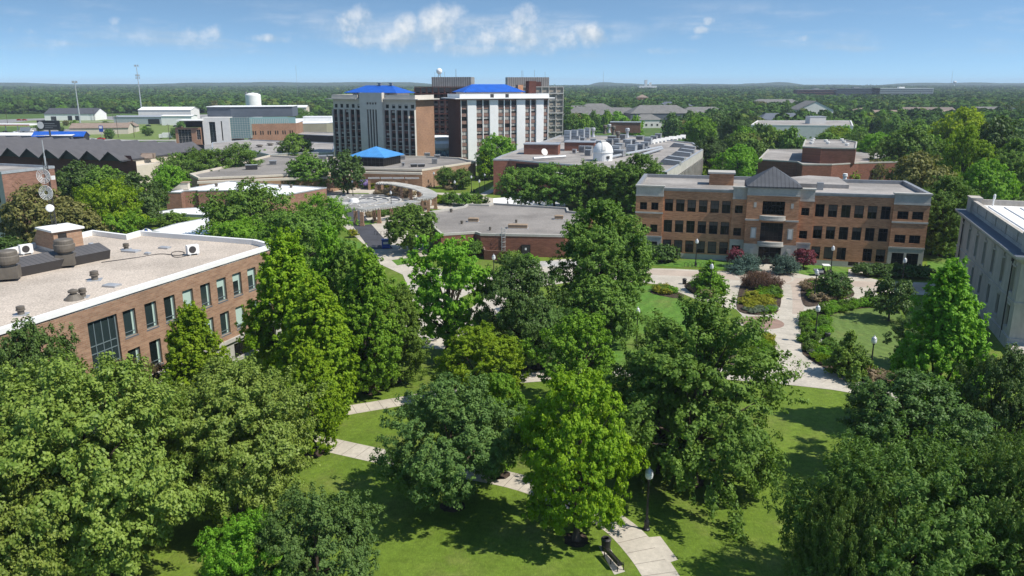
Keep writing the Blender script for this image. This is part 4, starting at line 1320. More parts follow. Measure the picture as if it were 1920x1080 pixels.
def tower_back(name_label, px0, px1, D0, yaw, frame, wallm, cols, dishes, pent):
    p = at(px0, 180, D0)
    q = at(px1, 180, D0)
    W = q[0] - p[0]
    t = thing('office_tower', name_label, 'building', (p[0], D0, 0), yaw)
    Dp, Zt = 20.0, 33.2
    ops = []
    n = cols
    for c in range(n):
        for r in range(9):
            x = W / n * c
            ops.append((x + W / n * .2, x + W / n * .8, 3.2 + 3.2 * r, 3.2 + 3.2 * r + 2.2))
    wm = MB(); wm.wall((0, 0), (W, 0), 0, Zt, ops, .4)
    wm.wall((W, 0), (W, Dp), 0, Zt); wm.wall((0, Dp), (0, 0), 0, Zt); wm.wall((W, Dp), (0, Dp), 0, Zt)
    wm.q([(0, 0, Zt - .4), (W, 0, Zt - .4), (W, Dp, Zt - .4), (0, Dp, Zt - .4)])
    wm.build('wall', M[wallm], t)
    windows_on(t, (0, 0), (W, 0), ops, .3, nx=1, ny=2, frame=frame, pane='glass', blind=.85 if pent > 1 else 0, blind_mat='curtain')
    fm = MB()
    for c in range(n + 1):
        fm.box(W / n * c - .16, W / n * c + .16, -.6, -.003, 0, Zt)
    for r in range(11):
        fm.box(-.16, W + .16, -.5, -.004, 2.4 + 3.2 * r - 1.1, 2.4 + 3.2 * r - .75)
        if r % 3 == 0: fm.box(-.2, W + .2, -.8, -.5, 2.4 + 3.2 * r - 1.2, 2.4 + 3.2 * r - .65)
    fm.build('concrete_grid', M['frame_white' if pent > 1 else 'brick_dark'], t)
    b = MB(); b.box(W * .05 if pent > 1 else W * .28, W * .78 if pent > 1 else W * 1.02, 5, 16, Zt - .3, 38.2); b.build('louvred_penthouse', M['louvre'], t)
    rng = random.Random(int(px0))
    b = MB()
    for i in range(4):
        x = W * rng.uniform(.3, .75); b.tube((x, 8 + i, 38.2), (x, 8 + i, 38.2 + rng.uniform(2, 4.2)), .07)
    b.build('antenna', M['grey_metal'], t)
    if pent > 1:
        b = MB(); b.box(W * .38, W * .62, 1, 4, Zt - .3, 36.0); b.build('stair_penthouse', M['brick_dark'], t)
    return t


M['louvre'] = striped('louvred screen', (.30, .28, .26), (.13, .12, .12), 1.1, 0, .3)
M['brown_conc'] = mat('brown concrete', (.19, .155, .13), .9, .2, .4, .08)
M['beige_conc'] = mat('beige concrete', (.36, .315, .255), .9, .2, .4, .06)
tower_back('dark brown office tower behind the dormitories, with a white radar dome on its roof', 778, 880, 392, R(-6), 'frame_dark', 'brown_conc', 9, True, 1)
tower_back('beige gridded office tower rising behind the right end of the white dormitory', 948, 1057, 400, R(6), 'frame_white', 'beige_conc', 8, False, 2)
p = at(824, 151, 405)
t = thing('radar_dome', 'small white radar dome on a lattice stand on the dark tower roof', 'radar dome', (p[0], 405, 38.0))
b = MB(); b.lathe([(1.5 * math.sin(a), 3.1 - 1.5 * math.cos(a)) for a in [math.pi * (i + .5) / 14 for i in range(14)]], n=20); b.build('dome', M['white'], t, smooth=True)
b = MB()
for i in range(4):
    a = R(45 + 90 * i)
    b.tube((1.0 * math.cos(a), 1.0 * math.sin(a), 0), (.6 * math.cos(a), .6 * math.sin(a), 1.9), .09); b.tube((1.0 * math.cos(a), 1.0 * math.sin(a), 0), (.6 * math.cos(a + R(90)), .6 * math.sin(a + R(90)), 1.9), .05)
b.build('stand', M['grey_metal'], t)


# ---------------------------------------------------------------- polygon buildings on the site plan
def poly_building(name, label, pts, z, wallm, roofm, coping='limestone', par=.5, base=0.0, cop_w=.5, pz=True, origin=None, cat='building'):
    """flat-roofed building from its roof outline (photograph survey points at height z)"""
    P = [G(*p, z)[:2] for p in pts] if pz else pts
    area = sum(P[i][0] * P[(i + 1) % len(P)][1] - P[(i + 1) % len(P)][0] * P[i][1] for i in range(len(P)))
    if area < 0: P = P[::-1]
    ox, oy = (sum(p[0] for p in P) / len(P), sum(p[1] for p in P) / len(P))
    t = thing(name, label, cat, (ox, oy, 0))
    L = [(p[0] - ox, p[1] - oy) for p in P]
    wm = MB()
    for i in range(len(L)): wm.wall(L[i], L[(i + 1) % len(L)], base, z - .003)
    if base > 0: wm.q([(p[0], p[1], base) for p in L[::-1]])
    wm.build('wall', M[wallm], t)
    rm = MB(); rm.q([(p[0], p[1], z - par) for p in L]); rm.build('flat_roof', M[roofm], t)
    cm = MB()
    n = len(L); cx = 0; big = []
    for i in range(n):
        a, b_, c = Vector(L[i - 1]), Vector(L[i]), Vector(L[(i + 1) % n])
        d1, d2 = (b_ - a).normalized(), (c - b_).normalized()
        k = Vector((d1.y, -d1.x)) + Vector((d2.y, -d2.x))
        k = k.normalized() if k.length > .01 else Vector((d1.y, -d1.x))
        big.append(tuple(b_ + k * .1))
    ring(cm, big, cop_w, z - par - .02, z + .12)
    for i in range(n): cm.wall(big[i], big[(i + 1) % n], z - .3, z + .12) if False else None
    cm.build('coping', M[coping], t)
    return t, L


# flat brick hall in the middle
mid_pts = [(806, 397), (811, 424), (827, 439), (892, 435), (901, 438.5), (1060, 441.5), (1079, 428), (1112, 401), (1066, 396), (1064, 390), (924, 381), (915, 384), (876, 383), (870, 387)]
mid, midL = poly_building('flat_brick_hall', 'low windowless red brick hall with wide grey flat roof in mid campus', mid_pts, 4.7, 'brick_red', 'grey_roof', par=.35)


def on_front(px, gap=.3, a=(901, 438.5), c=(1060, 441.5)):
    """ground point just outside the front wall of the flat brick hall, under that column of the site plan"""
    A, C = Vector(G(*a, 4.7)[:2]), Vector(G(*c, 4.7)[:2])
    lo, hi = 0.0, 1.0
    for _ in range(30):
        m_ = (lo + hi) / 2; q = A.lerp(C, m_)
        lo, hi = (m_, hi) if 960 + FPX * q.x / (q.y * CT + 33 * ST) < px else (lo, m_)
    d_ = (C - A).normalized(); n_ = Vector((d_.y, -d_.x))
    q = A.lerp(C, lo) + n_ * gap
    return (q.x, q.y, 0), math.atan2(d_.y, d_.x)



def tan_vent(px, py, w, d, label):
    t = set_on('roof_unit', label, 'roof vent', px, py, 4.35, R(-6), 'tan ribbed curbs on the flat brick hall')
    b = MB(); b.box(-w / 2, w / 2, -d / 2, d / 2, 0, .85); hip(b, -w / 2, w / 2, -d / 2, d / 2, .852, 1.05, .1, ridge_in=.5); b.build('hood', M['tan_metal'], t)
    b = MB(); b.box(-w / 2 - .2, w / 2 + .2, -d / 2 - .2, d / 2 + .2, 0, .12); b.build('curb', M['galv'], t)


tan_vent(888, 416, 2.3, 1.3, 'tan ribbed roof curb toward the left of the flat brick hall roof')
tan_vent(971, 428, 4.2, 1.5, 'long tan ribbed roof curb near the ladder of the flat brick hall')
tan_vent(1048, 411, 2.0, 1.4, 'dark topped roof curb at the right of the flat brick hall roof')
vent(846, 398, 4.35, 'small dark vent at the back left of the flat brick hall roof', .4, .9, 'vents on the flat brick hall', flash=False)
vent(866, 420, 4.35, 'small dark vent at the front left of the flat brick hall roof', .35, .8, 'vents on the flat brick hall', flash=False)
vent(968, 418, 4.35, 'small vent just behind the long tan roof curb', .3, .8, 'vents on the flat brick hall', flash=False)
vent(919, 432, 4.35, 'low vent at the front edge of the flat brick hall roof', .3, .8, 'vents on the flat brick hall', flash=False)
p_, a_ = on_front(944, .15)
t = thing('roof_ladder', 'pale caged ladder on the front wall of the flat brick hall', 'ladder', p_, a_)
b = MB()
for x in (-.35, .35): b.tube((x, 0, .3), (x, 0, 6.2), .06)
for i in range(16): b.tube((-.35, 0, .5 + .35 * i), (.35, 0, .5 + .35 * i), .04)
b.build('rails', M['galv'], t)
b = MB()
for z in (2.2, 3.2, 4.2, 5.2, 6.0): b.path([(.5 * math.cos(a), -.4 - .5 * math.sin(a) + .3, z) for a in [math.pi * i / 8 for i in range(9)]], .04)
b.build('cage', M['galv'], t)
p_, a_ = on_front(986, .05)
t = thing('metal_door', 'dark metal door with a small sign in the red brick front of the flat hall', 'door', p_, a_)
b = MB(); b.box(-.95, .95, -.18, .0, 0, 2.6); b.build('frame', M['black_metal'], t)
b = MB(); b.box(-.8, .8, -.22, -.182, .05, 2.45); b.build('door_leaf', M['dark_metal'], t)
b = MB(); b.box(-.2, .2, -.25, -.222, 1.5, 1.95); b.build('sign', M['white'], t)
wp = [on_front(906, .1)[0][:2], on_front(912, 3.6)[0][:2], on_front(972, 4.6)[0][:2]]
b = MB()
for a, c in zip(wp[:-1], wp[1:]):
    dx, dy = c[0] - a[0], c[1] - a[1]; l = math.hypot(dx, dy); nx, ny = -dy / l * .3, dx / l * .3
    b.prism([a, c, (c[0] + nx, c[1] + ny), (a[0] + nx, a[1] + ny)], 0, 2.0)
tag(b.build('screen_wall', M['brick_red']), 'low red brick screen wall in front of the flat hall', 'wall')

# white-roofed brick building
wr, _ = poly_building('white_roofed_building', 'red brick building with a white flat roof left of the fountain court', [(310, 361), (339, 361), (345, 358), (369, 357), (371, 358), (430, 357), (500, 371), (540, 365), (612, 352), (430, 340)], 5.6, 'brick_pink', 'white_roof', 'galv', .15, cop_w=.3)
t = set_on('roof_bulkhead', 'cream sloped bulkhead on the corner of the white roofed building', 'bulkhead', 338, 355, 5.6, R(8))
b = MB(); b.q([(-2.2, -.8, 0), (2.4, -.8, 0), (2.4, -.8, 1.9), (.6, -.8, 1.9)]); b.q([(2.4, -.8, 0), (2.4, 1.5, 0), (2.4, 1.5, 1.9), (2.4, -.8, 1.9)]); b.q([(.6, -.8, 1.9), (2.4, -.8, 1.9), (2.4, 1.5, 1.9), (.6, 1.5, 1.9)]); b.q([(-2.2, 1.5, 0), (-2.2, -.8, 0), (.6, -.8, 1.9), (.6, 1.5, 1.9)]); b.q([(2.4, 1.5, 0), (-2.2, 1.5, 0), (.6, 1.5, 1.9), (2.4, 1.5, 1.9)])
b.build('body', M['cream'], t)
b = MB(); b.box(.5, 2.6, -1, 1.7, 1.9, 2.1); b.build('cap', M['tan_metal'], t)
for px, py, l in ((406, 350, 'left'), (525, 352, 'middle'), (546, 352, 'right')):
    vent(px, py, 5.45, 'small dark vent on the white roof, %s one of three' % l, .5, 1.0, 'vents on the white roof', flash=False)
poly_building('covered_walkway', 'white flat canopy roof beside the brick wall of the white roofed building', [(281, 400), (330, 392), (400, 388), (398, 404), (340, 402)], 3.6, 'offwhite', 'white_roof', 'galv', .1, base=3.0, cop_w=.2, cat='canopy')
poly_building('canopy_annex', 'long low white roof behind the zigzag parapet of the gravel roofed building', [(285, 433), (330, 420), (392, 408), (400, 436), (360, 446)], 4.0, 'brick_dark', 'white_roof', 'galv', .1, base=0, cop_w=.2)


# student union with its blue pyramid
un_pts = [(791, 318), (892, 303), (862, 296), (800, 293), (700, 292), (600, 296), (505, 291), (420, 312), (356, 326), (372, 334), (417, 332), (480, 330), (542, 327), (600, 326), (660, 317), (680, 316)]
un, unL = poly_building('student_union', 'sprawling low tan building with broad flat roof and pale fascia below the towers', un_pts, 6.5, 'brick_tan', 'grey_roof', 'cream', .5, cop_w=.8)
b = MB()
o = Vector(un.location[:2])
for a, c in zip([(660, 330), (680, 330)], [(680, 330), (791, 331)]):
    pass
FP = [G(x, y, 5.2)[:2] for x, y in ((791, 326), (680, 324), (600, 335), (542, 336), (417, 341), (370, 343))]
for a, c in zip(FP[:-1], FP[1:]):
    a, c = Vector(a) - o, Vector(c) - o
    d = (c - a).normalized(); n = Vector((-d.y, d.x))
    if n.y > 0: n = -n
    b.prism([tuple(a + n * .9), tuple(c + n * .9), tuple(c - n * .5), tuple(a - n * .5)], 5.0, 5.7)
b.build('fascia', M['cream'], un)
pc = G(703, 293, 9.2)
t = thing('pyramid_pavilion', 'sky blue pyramid roof over a dark glass lantern on the union roof', 'pavilion', (pc[0], pc[1] + 3, 6.0), R(-20))
b = MB(); b.box(-6.5, 6.5, -6.5, 6.5, 0, 3.1); b.build('glass_lantern', M['glass'], t)
b = MB()
for i in range(9):
    x = -6.5 + 13 / 8 * i
    b.box(x - .06, x + .06, -6.56, -6.503, 0, 3.1); b.box(6.503, 6.56, x - .06, x + .06, 0, 3.1); b.box(-6.56, -6.503, x - .06, x + .06, 0, 3.1)
b.box(-6.6, 6.6, -6.6, -6.5625, 1.4, 1.55); b.build('mullions', M['dark_metal'], t)
b = MB()
c4 = [(-7.6, -7.6, 3.4), (7.6, -7.6, 3.4), (7.6, 7.6, 3.4), (-7.6, 7.6, 3.4)]
for i in range(4): b.q([c4[i], c4[(i + 1) % 4], (0, 0, 6.6)])
b.box(-7.6, 7.6, -7.6, 7.6, 3.1, 3.395); b.build('pyramid_roof', M['sky_blue_roof'], t)


def roof_box(px, py, z, w, d, h, label, group, m='grey_metal', top='galv', rz=0.3, kind='rooftop_unit'):
    t = set_on(kind, label, 'rooftop unit', px, py, z, rz, group)
    b = MB(); b.box(-w / 2, w / 2, -d / 2, d / 2, .25, h); b.box(-w / 2 + .15, w / 2 - .15, -d / 2 + .15, d / 2 - .15, 0, .249); b.build('casing', M[m], t)
    b = MB(); b.prism([(-w / 2 - .1, -d / 2 - .1), (w / 2 + .1, -d / 2 - .1), (w / 2 + .1, d / 2 + .1), (-w / 2 - .1, d / 2 + .1)], h, h + .14); b.build('lid', M[top], t)
    if h > .9:
        b = MB()
        for k in range(3): b.box(-w / 2 + .2, w / 2 - .2, -d / 2 - .04, -d / 2 - .003, .45 + (h - .7) * k / 3, .45 + (h - .7) * k / 3 + .16)
        b.build('louvre', M['dark_metal'], t)
    return t


UG = 'air handlers on the union roof'
for px, py, w, d, h, l in ((472, 318, 4.0, 1.6, 1.6, 'dark boxy air handler alone on the left part of the union roof'), (512, 309, 2.6, 1.6, 1.5, 'pale air handler near the back edge of the left union roof'), (735, 305, 2.6, 1.6, 1.9, 'grey air handler beside the blue pyramid'), (752, 299, 3.2, 1.6, 1.6, 'grey air handler with a slanted hood right of the blue pyramid'), (776, 313, 2.2, 1.2, 1.0, 'low dark unit, left of a pair near the front of the union roof'), (790, 313, 2.4, 1.2, 1.0, 'low dark unit, right of a pair near the front of the union roof'), (801, 294, 2.2, 1.4, 1.5, 'grey unit under the brick end wall of the dormitory tower'), (815, 307, 1.8, 1.3, 1.9, 'white upright unit toward the right of the union roof'), (820, 297, 2.2, 1.2, 1.4, 'grey unit at the right rear of the union roof'), (605, 300, 3.0, 1.6, 1.7, 'grey unit behind the tree on the union roof'), (620, 299, 2.0, 2.0, 1.6, 'dark slanted unit left of the blue pyramid'), (756, 312, .9, .9, 1.3, 'small pipe vent on the union roof')):
    roof_box(px, py, 6.0, w, d, h, l, UG, 'dark_metal' if 'dark' in l else 'grey_metal')
# colonnade with ribbed canopies
cg = 'ribbed grey canopies along the union front'
for i, (x0, x1) in enumerate(((690, 712), (714, 736), (737, 758), (760, 786))):
    a, c = G(x0, 333, 4.1), G(x1, 332.5, 4.1)
    w = math.hypot(c[0] - a[0], c[1] - a[1])
    t = thing('ribbed_canopy', ('grey ribbed canopy of the union front, %s of four' % ['leftmost', 'second from the left', 'third from the left', 'rightmost'][i]), 'canopy', (a[0], a[1], 0), math.atan2(c[1] - a[1], c[0] - a[0]), cg)
    b = MB()
    n = 12
    for k in range(n):
        b.box(w * k / n, w * (k + .6) / n, -1.2, 1.3, 3.9, 4.1)
    b.box(0, w, -1.25, -1.05, 3.75, 3.896); b.build('slats', M['galv'], t)
    b = MB(); b.box(-.1, .75, -1.0, -.2, 0, 3.74); b.build('pillar', M['brick_tan'], t)
for px, py, m, l in ((681, 343, 'banner_violet', 'violet advertising screen under the union canopy, partly behind the tree'), (724, 341, 'banner_blue', 'blue and green poster screen under the union canopy')):
    p = G(px, py, 2.2)
    t = thing('poster_panel', l, 'poster', (p[0], p[1] + 1.5, 0))
    b = MB(); b.box(-1.8, 1.8, 0, .15, 1.2, 3.2); b.build('picture', M[m], t)
    b = MB(); b.box(-1.95, 1.95, .151, .3, 0, 3.35); b.build('backing', M['dark_metal'], t)

# white curved building between the towers
p = at(818, 290, 360)
t = thing('white_rounded_hall', 'white rounded roof with a blue glass band between the two dormitory towers', 'building', (p[0], 372, 0))
b = MB(); b.lathe([(9, 0), (9, 5.2)], n=32); b.build('glass_drum', M['blue_glass'] if 'blue_glass' in M else M['banner_blue'], t)
b = MB(); b.lathe([(9.8, 5.2), (10.0, 6.2), (9.5, 8.2), (7.5, 9.4), (7.2, 9.42), (7.2, 10.4), (7.9, 10.8), (5, 11.2)], n=32); b.build('white_roof', M['white'], t, smooth=False)


# ---------------------------------------------------------------- laboratory with crowded roof and dome
LBZ = 11.4
lab_pts = [(925, 299), (955, 299), (1000, 303), (1130, 314), (1250, 323), (1318, 281), (1300, 268), (1190, 255), (1050, 254), (1010, 268), (940, 292)]
lab, labL = poly_building('laboratory_building', 'long brick laboratory with a grey roof crowded by ventilation units', lab_pts, LBZ, 'brick_red', 'grey_roof_b', 'galv', .3, cop_w=.7)
o = Vector(lab.location[:2])
a, c = Vector(G(957, 299, LBZ)[:2]) - o, Vector(G(1050, 308, LBZ)[:2]) - o
d = (c - a).normalized(); n = Vector((d.y, -d.x))
b = MB(); A_, C_ = a + n * .12, a + d * 18 + n * .12
b.q([(*A_, 7.2), (*C_, 7.2), (*C_, 10.4), (*A_, 10.4)]); b.build('glass_band', M['glass'], lab)
b = MB()
for k in range(26):
    q = a + d * (19 + k * .7); b.prism([tuple(q + n * .2), tuple(q + d * .35 + n * .2), tuple(q + d * .35 + n * 3.2), tuple(q + n * 3.2)], 9.0, 9.2)
b.build('sun_lattice', M['white'], lab)
sa, sb = Vector(G(1250, 323, LBZ)[:2]) - o, Vector(G(1318, 281, LBZ)[:2]) - o
sd = (sb - sa).normalized(); sn = Vector((sd.y, -sd.x))
b = MB(); b.wall(tuple(sa + sn * .15), tuple(sb + sn * .15), 8.6, LBZ - .05)
for k in range(26):
    q = sa + sd * (1 + 3.0 * k) + sn * .15
    b.prism([tuple(q), tuple(q + sn * .5), tuple(q + sd * .8 + sn * .5), tuple(q + sd * .8)], 0, 8.6)
b.build('concrete_side', M['limestone'], lab)
for px, py, w, dd, h, l in ((1014, 290, 12, 7, 3.4, 'brick rooftop block at the front left of the laboratory'), (1086, 283, 11, 6, 3.0, 'brick rooftop block behind the observatory dome'), (1172, 249, 15, 6, 5.0, 'plain brick rooftop block at the back of the laboratory roof')):
    t = set_on('rooftop_block', l, 'rooftop block', px, py, LBZ - .3, R(-10), 'brick blocks on the laboratory roof')
    b = MB(); b.box(-w / 2, w / 2, 0, dd, 0, h); b.build('brick_wall', M['brick_pink' if 'plain' in l else 'brick_red'], t)
    b = MB(); b.box(-w / 2 - .2, w / 2 + .2, -.2, dd + .2, h, h + .35); b.build('roof_slab', M['galv'], t)
p = G(1130, 301, LBZ - .3)
t = thing('observatory_dome', 'white observatory dome with a slit on the laboratory roof', 'dome', p)
b = MB(); b.lathe([(3.1, 0), (3.1, 2.6), (3.3, 2.62), (3.3, 2.85)], n=32); b.build('drum', M['white'], t)
b = MB(); b.lathe([(3.2 * math.cos(a), 2.86 + 3.2 * math.sin(a)) for a in [R(90) * i / 9 for i in range(9)]] + [(.3, 6.07)], n=32); b.build('dome', M['white'], t)
b = MB()
pr = [(3.28 * math.cos(a), 2.9 + 3.28 * math.sin(a)) for a in [R(10 + 85 * i / 10) for i in range(11)]]
for (r0, z0), (r1, z1) in zip(pr[:-1], pr[1:]): b.q([(-.55, -r0, z0), (.55, -r0, z0), (.55, -r1, z1), (-.55, -r1, z1)])
b.box(-.8, .8, -1.2, .6, 5.9, 6.35); b.build('shutter', M['offwhite'], t)
for x in (.9, 1.5):
    b = MB(); b.box(x, x + .32, -3.1, -2.6, .8, 1.7); b.build('window', M['glass'], t)
LG = 'ventilation units on the laboratory roof'
U = []
tall = [(1064, 266, 2.6, 4.6), (1077, 264, 2.6, 4.4), (1090, 262, 2.6, 4.4), (1101, 259, 2.4, 4.4)]
for i, (px, py, w, h) in enumerate(tall):
    roof_box(px, py, LBZ, w, 2.2, h, 'tall pale grey ventilation box, %s of the row of four behind the dome' % ['leftmost', 'second from left', 'third from left', 'rightmost'][i], 'row of tall boxes on the laboratory', 'galv', rz=R(-20))
boxes = [(1184, 288, 3.4, 3.0), (1199, 285, 3.0, 2.8), (1209, 281, 2.8, 2.8), (1215, 271, 3.0, 2.6), (1226, 266, 2.6, 2.4), (1234, 262, 2.6, 2.6), (1155, 288, 3.2, 2.6), (1161, 294, 3.6, 2.2), (1124, 276, 3.4, 2.4), (1178, 276, 2.4, 2.8), (1187, 273, 2.4, 2.4), (1104, 286, 2.6, 2.2), (1141, 269, 2.6, 1.6), (1149, 262, 4.0, 1.6), (1156, 276, 2.2, 3.2), (1113, 268, 2.4, 1.6), (1200, 262, 3.2, 1.6), (1103, 292, 2.2, 2.0), (1129, 284, 2.2, 1.6), (1168, 262, 2.6, 2.2)]
rb = random.Random(31)
for i in range(22):
    boxes.append((rb.uniform(1062, 1215), rb.uniform(263, 288), rb.uniform(1.2, 2.8), rb.uniform(1.0, 2.8)))
side = ['at the front of', 'in the middle of', 'at the back of']
for i, (px, py, w, h) in enumerate(boxes):
    roof_box(px, py, LBZ - .3, w, w * .7, h, ('dark' if i % 3 else 'pale') + ' boxy ventilation unit ' + side[0 if py > 283 else 1 if py > 268 else 2] + ' the laboratory roof cluster', LG, 'grey_metal' if i % 3 else 'galv', rz=R(-28))
for i, (px, py, w) in enumerate(((1288, 281, 3.2), (1284, 287, 3.4), (1276, 293, 3.6), (1262, 302, 3.8), (1254, 309, 3.6), (1270, 276, 3.0))):
    t = set_on('exhaust_hood', 'low slanted exhaust hood along the right edge of the laboratory roof', 'exhaust hood', px, py, LBZ - .3, R(-28), 'slanted hoods along the laboratory roof edge')
    b = MB(); b.q([(-w, -1, 0), (-w, 1, 0), (-w * .4, 1, 1.7), (-w * .4, -1, 1.7)][::-1]); b.q([(-w, -1, 0), (w, -1, 0), (w, -1, 1.3), (-w * .4, -1, 1.7)]); b.q([(w, 1, 0), (-w, 1, 0), (-w * .4, 1, 1.7), (w, 1, 1.3)]); b.q([(w, -1, 0), (w, 1, 0), (w, 1, 1.3), (w, -1, 1.3)])
    b.build('casing', M['grey_metal'], t)
    b = MB(); b.q([(-w * .4, -1, 1.705), (w, -1, 1.305), (w, 1, 1.305), (-w * .4, 1, 1.705)]); b.build('lid', M['galv'], t)
for i, (px, py) in enumerate(((1112, 257), (1134, 251), (1142, 249), (1158, 265), (1176, 258), (1150, 253))):
    t = set_on('exhaust_stack', 'round capped exhaust stack among the units at the back of the laboratory roof', 'exhaust stack', px, py, LBZ - .3, 0, 'round stacks on the laboratory roof')
    b = MB(); b.lathe([(1.0, 0), (.6, 1.4), (.6, 2.6), (1.05, 3.0), (1.05, 4.0), (.7, 4.3)], n=14); b.build('stack', M['brown_metal' if i % 2 else 'galv'], t)
for i in range(9):
    t = set_on('skylight', 'slanted white skylight in the row at the far right of the laboratory roof', 'skylight', 1222 + i * 7.2, 270 - i * 1.5 + (i > 5) * 1.5, LBZ - .3, R(-28), 'row of skylights on the laboratory')
    b = MB(); b.q([(-1.2, -1, 0), (1.2, -1, 0), (1.2, -1, .5), (-1.2, -1, .5)]); b.q([(-1.2, -1, .5), (1.2, -1, .5), (1.2, 1, 1.6), (-1.2, 1, 1.6)]); b.q([(1.2, -1, 0), (1.2, 1, 0), (1.2, 1, 1.6), (1.2, -1, .5)]); b.q([(-1.2, 1, 0), (-1.2, -1, 0), (-1.2, -1, .5), (-1.2, 1, 1.6)]); b.q([(1.2, 1, 0), (-1.2, 1, 0), (-1.2, 1, 1.6), (1.2, 1, 1.6)])
    b.build('frame', M['offwhite'], t)
b = MB()
for px0, py0, px1, py1 in ((1060, 296, 1000, 300), (1205, 292, 1242, 281), (1140, 298, 1240, 278)):
    a, c = G(px0, py0, LBZ), G(px1, py1, LBZ); b.tube((a[0], a[1], LBZ + .5), (c[0], c[1], LBZ + .5), .45, n=8)
tag(b.build('roof_ducts', M['galv']), 'silver ducts running between the units on the laboratory roof', 'duct')
t = set_on('satellite_dish', 'white satellite dish in front of a brick block on the laboratory roof', 'satellite dish', 1020, 294, LBZ - .3, R(30))
b = MB(); b.lathe([(.1, 0), (.7, .12), (1.2, .4)], n=18); oo = b.build('reflector', M['offwhite'], t, loc=(0, 0, 1.5)); oo.rotation_euler = (R(65), 0, 0)
b = MB(); b.tube((0, .1, 0), (0, .1, 1.5), .12); b.build('post', M['galv'], t)

# dark brick building behind the hall
db, _ = poly_building('red_brick_annex', 'dark red brick building with stepped flat roofs among trees behind the orange hall', [(1422, 299), (1495, 303), (1505, 308), (1560, 308), (1610, 305), (1690, 303), (1655, 283), (1600, 280), (1440, 280)], 8.0, 'brick_red', 'grey_roof_b', 'limestone', .3, cop_w=.5)
db2, _ = poly_building('rooftop_block', 'tall red brick block on the roof of the dark red annex', [(1505, 275), (1540, 277), (1541, 277), (1605, 278), (1607, 266), (1585, 262), (1510, 262)], 13.2, 'brick_red', 'grey_roof_b', 'limestone', .3, base=7.7, cop_w=.5)
o = Vector(db.location[:2])
for px in (1482, 1489, 1496, 1614, 1621, 1628):
    p = Vector(G(px, 312, 5.5)[:2]) - o
    win(db, (p.x - .5, p.y - 1.6, 4.0), 0, 1.0, 2.4, 'frame_white', 'glass', 1, 1)
for i, (px, py) in enumerate(((1521, 270), (1523, 266), (1525, 263), (1548, 266), (1552, 270), (1578, 264), (1582, 268), (1588, 273))):
    vent(px, py, 12.9, 'small white vent on the tall block of the red brick annex', .8, .9, 'white vents on the red brick annex', 'white', False)
vent(1584, 336, 14.2, 'white capped vent at the back of the orange hall roof', .55, 1.3, 'vents on the hall', 'white', False)

# white concrete building
poly_building('concrete_arts_building', 'plain white concrete box of a building beyond the red brick annex', [(1408, 234), (1600, 236), (1596, 226), (1420, 226)], 11.0, 'offwhite', 'grey_roof_b', 'offwhite', .4, cop_w=.8)
t = set_on('rooftop_block', 'small white box on the roof of the white concrete building', 'rooftop block', 1533, 232, 10.6, 0)
b = MB(); b.box(-5, 5, 0, 8, 0, 4.2); b.build('wall', M['offwhite'], t); b = MB(); b.box(-5.2, 5.2, -.2, 8.2, 4.2, 4.5); b.build('roof_slab', M['galv'], t)
for px in (1462, 1520, 1570):
    p = at(px, 252, 486 if px < 1500 else 490)

# brick tower at the left edge
a, c = G(2, 323, 15.4), G(101, 312, 15.4)
e = Vector((c[0] - a[0], c[1] - a[1])).normalized(); ang = math.atan2(e.y, e.x); Lb = math.hypot(c[0] - a[0], c[1] - a[1])
t = thing('brick_apartment_block', 'salmon brick block with diamond pattern brickwork at the left edge', 'building', (a[0], a[1], 0), ang)
b = MB(); b.wall((0, 0), (Lb, 0), 0, 15.4); b.wall((Lb, 0), (Lb, 22), 0, 15.4); b.wall((Lb, 22), (0, 22), 0, 15.4); b.build('brick_wall', M['brick_pink'], t)
b = MB()
ops = [(22 - x - 2.4, 22 - x, z, z + 1.9) for x in (1.6, 5.8, 10, 14.2, 18.4) for z in (1.6, 4.9, 8.2, 11.5)]
b.wall((0, 22), (0, 0), 0, 15.4, ops, .5); b.build('concrete_wall', M['limestone'], t)
windows_on(t, (0, 22), (0, 0), ops, .35, nx=2, ny=1)
b = MB()
for (x, z, s) in ((3.0, 12.2, .8), (4.2, 12.9, .5), (2.2, 4.0, .7), (8, 5, .6)):
    for k in range(4):
        q = [(x - s, z), (x, z + s), (x + s, z), (x, z - s), (x - s, z)]
        b.tube((q[k][0], -.03, q[k][1]), (q[k + 1][0], -.03, q[k + 1][1]), .07, n=4)
b.build('brick_pattern', M['brick_tan2'], t)
b = MB(); b.q([(0, 0, 15.0), (Lb, 0, 15.0), (Lb, 22, 15.0), (0, 22, 15.0)]); b.build('flat_roof', M['grey_roof_b'], t)
b = MB(); ring(b, [(-.1, -.1), (Lb + .1, -.1), (Lb + .1, 22.1), (-.1, 22.1)], .4, 14.95, 15.55); b.build('coping', M['galv'], t)


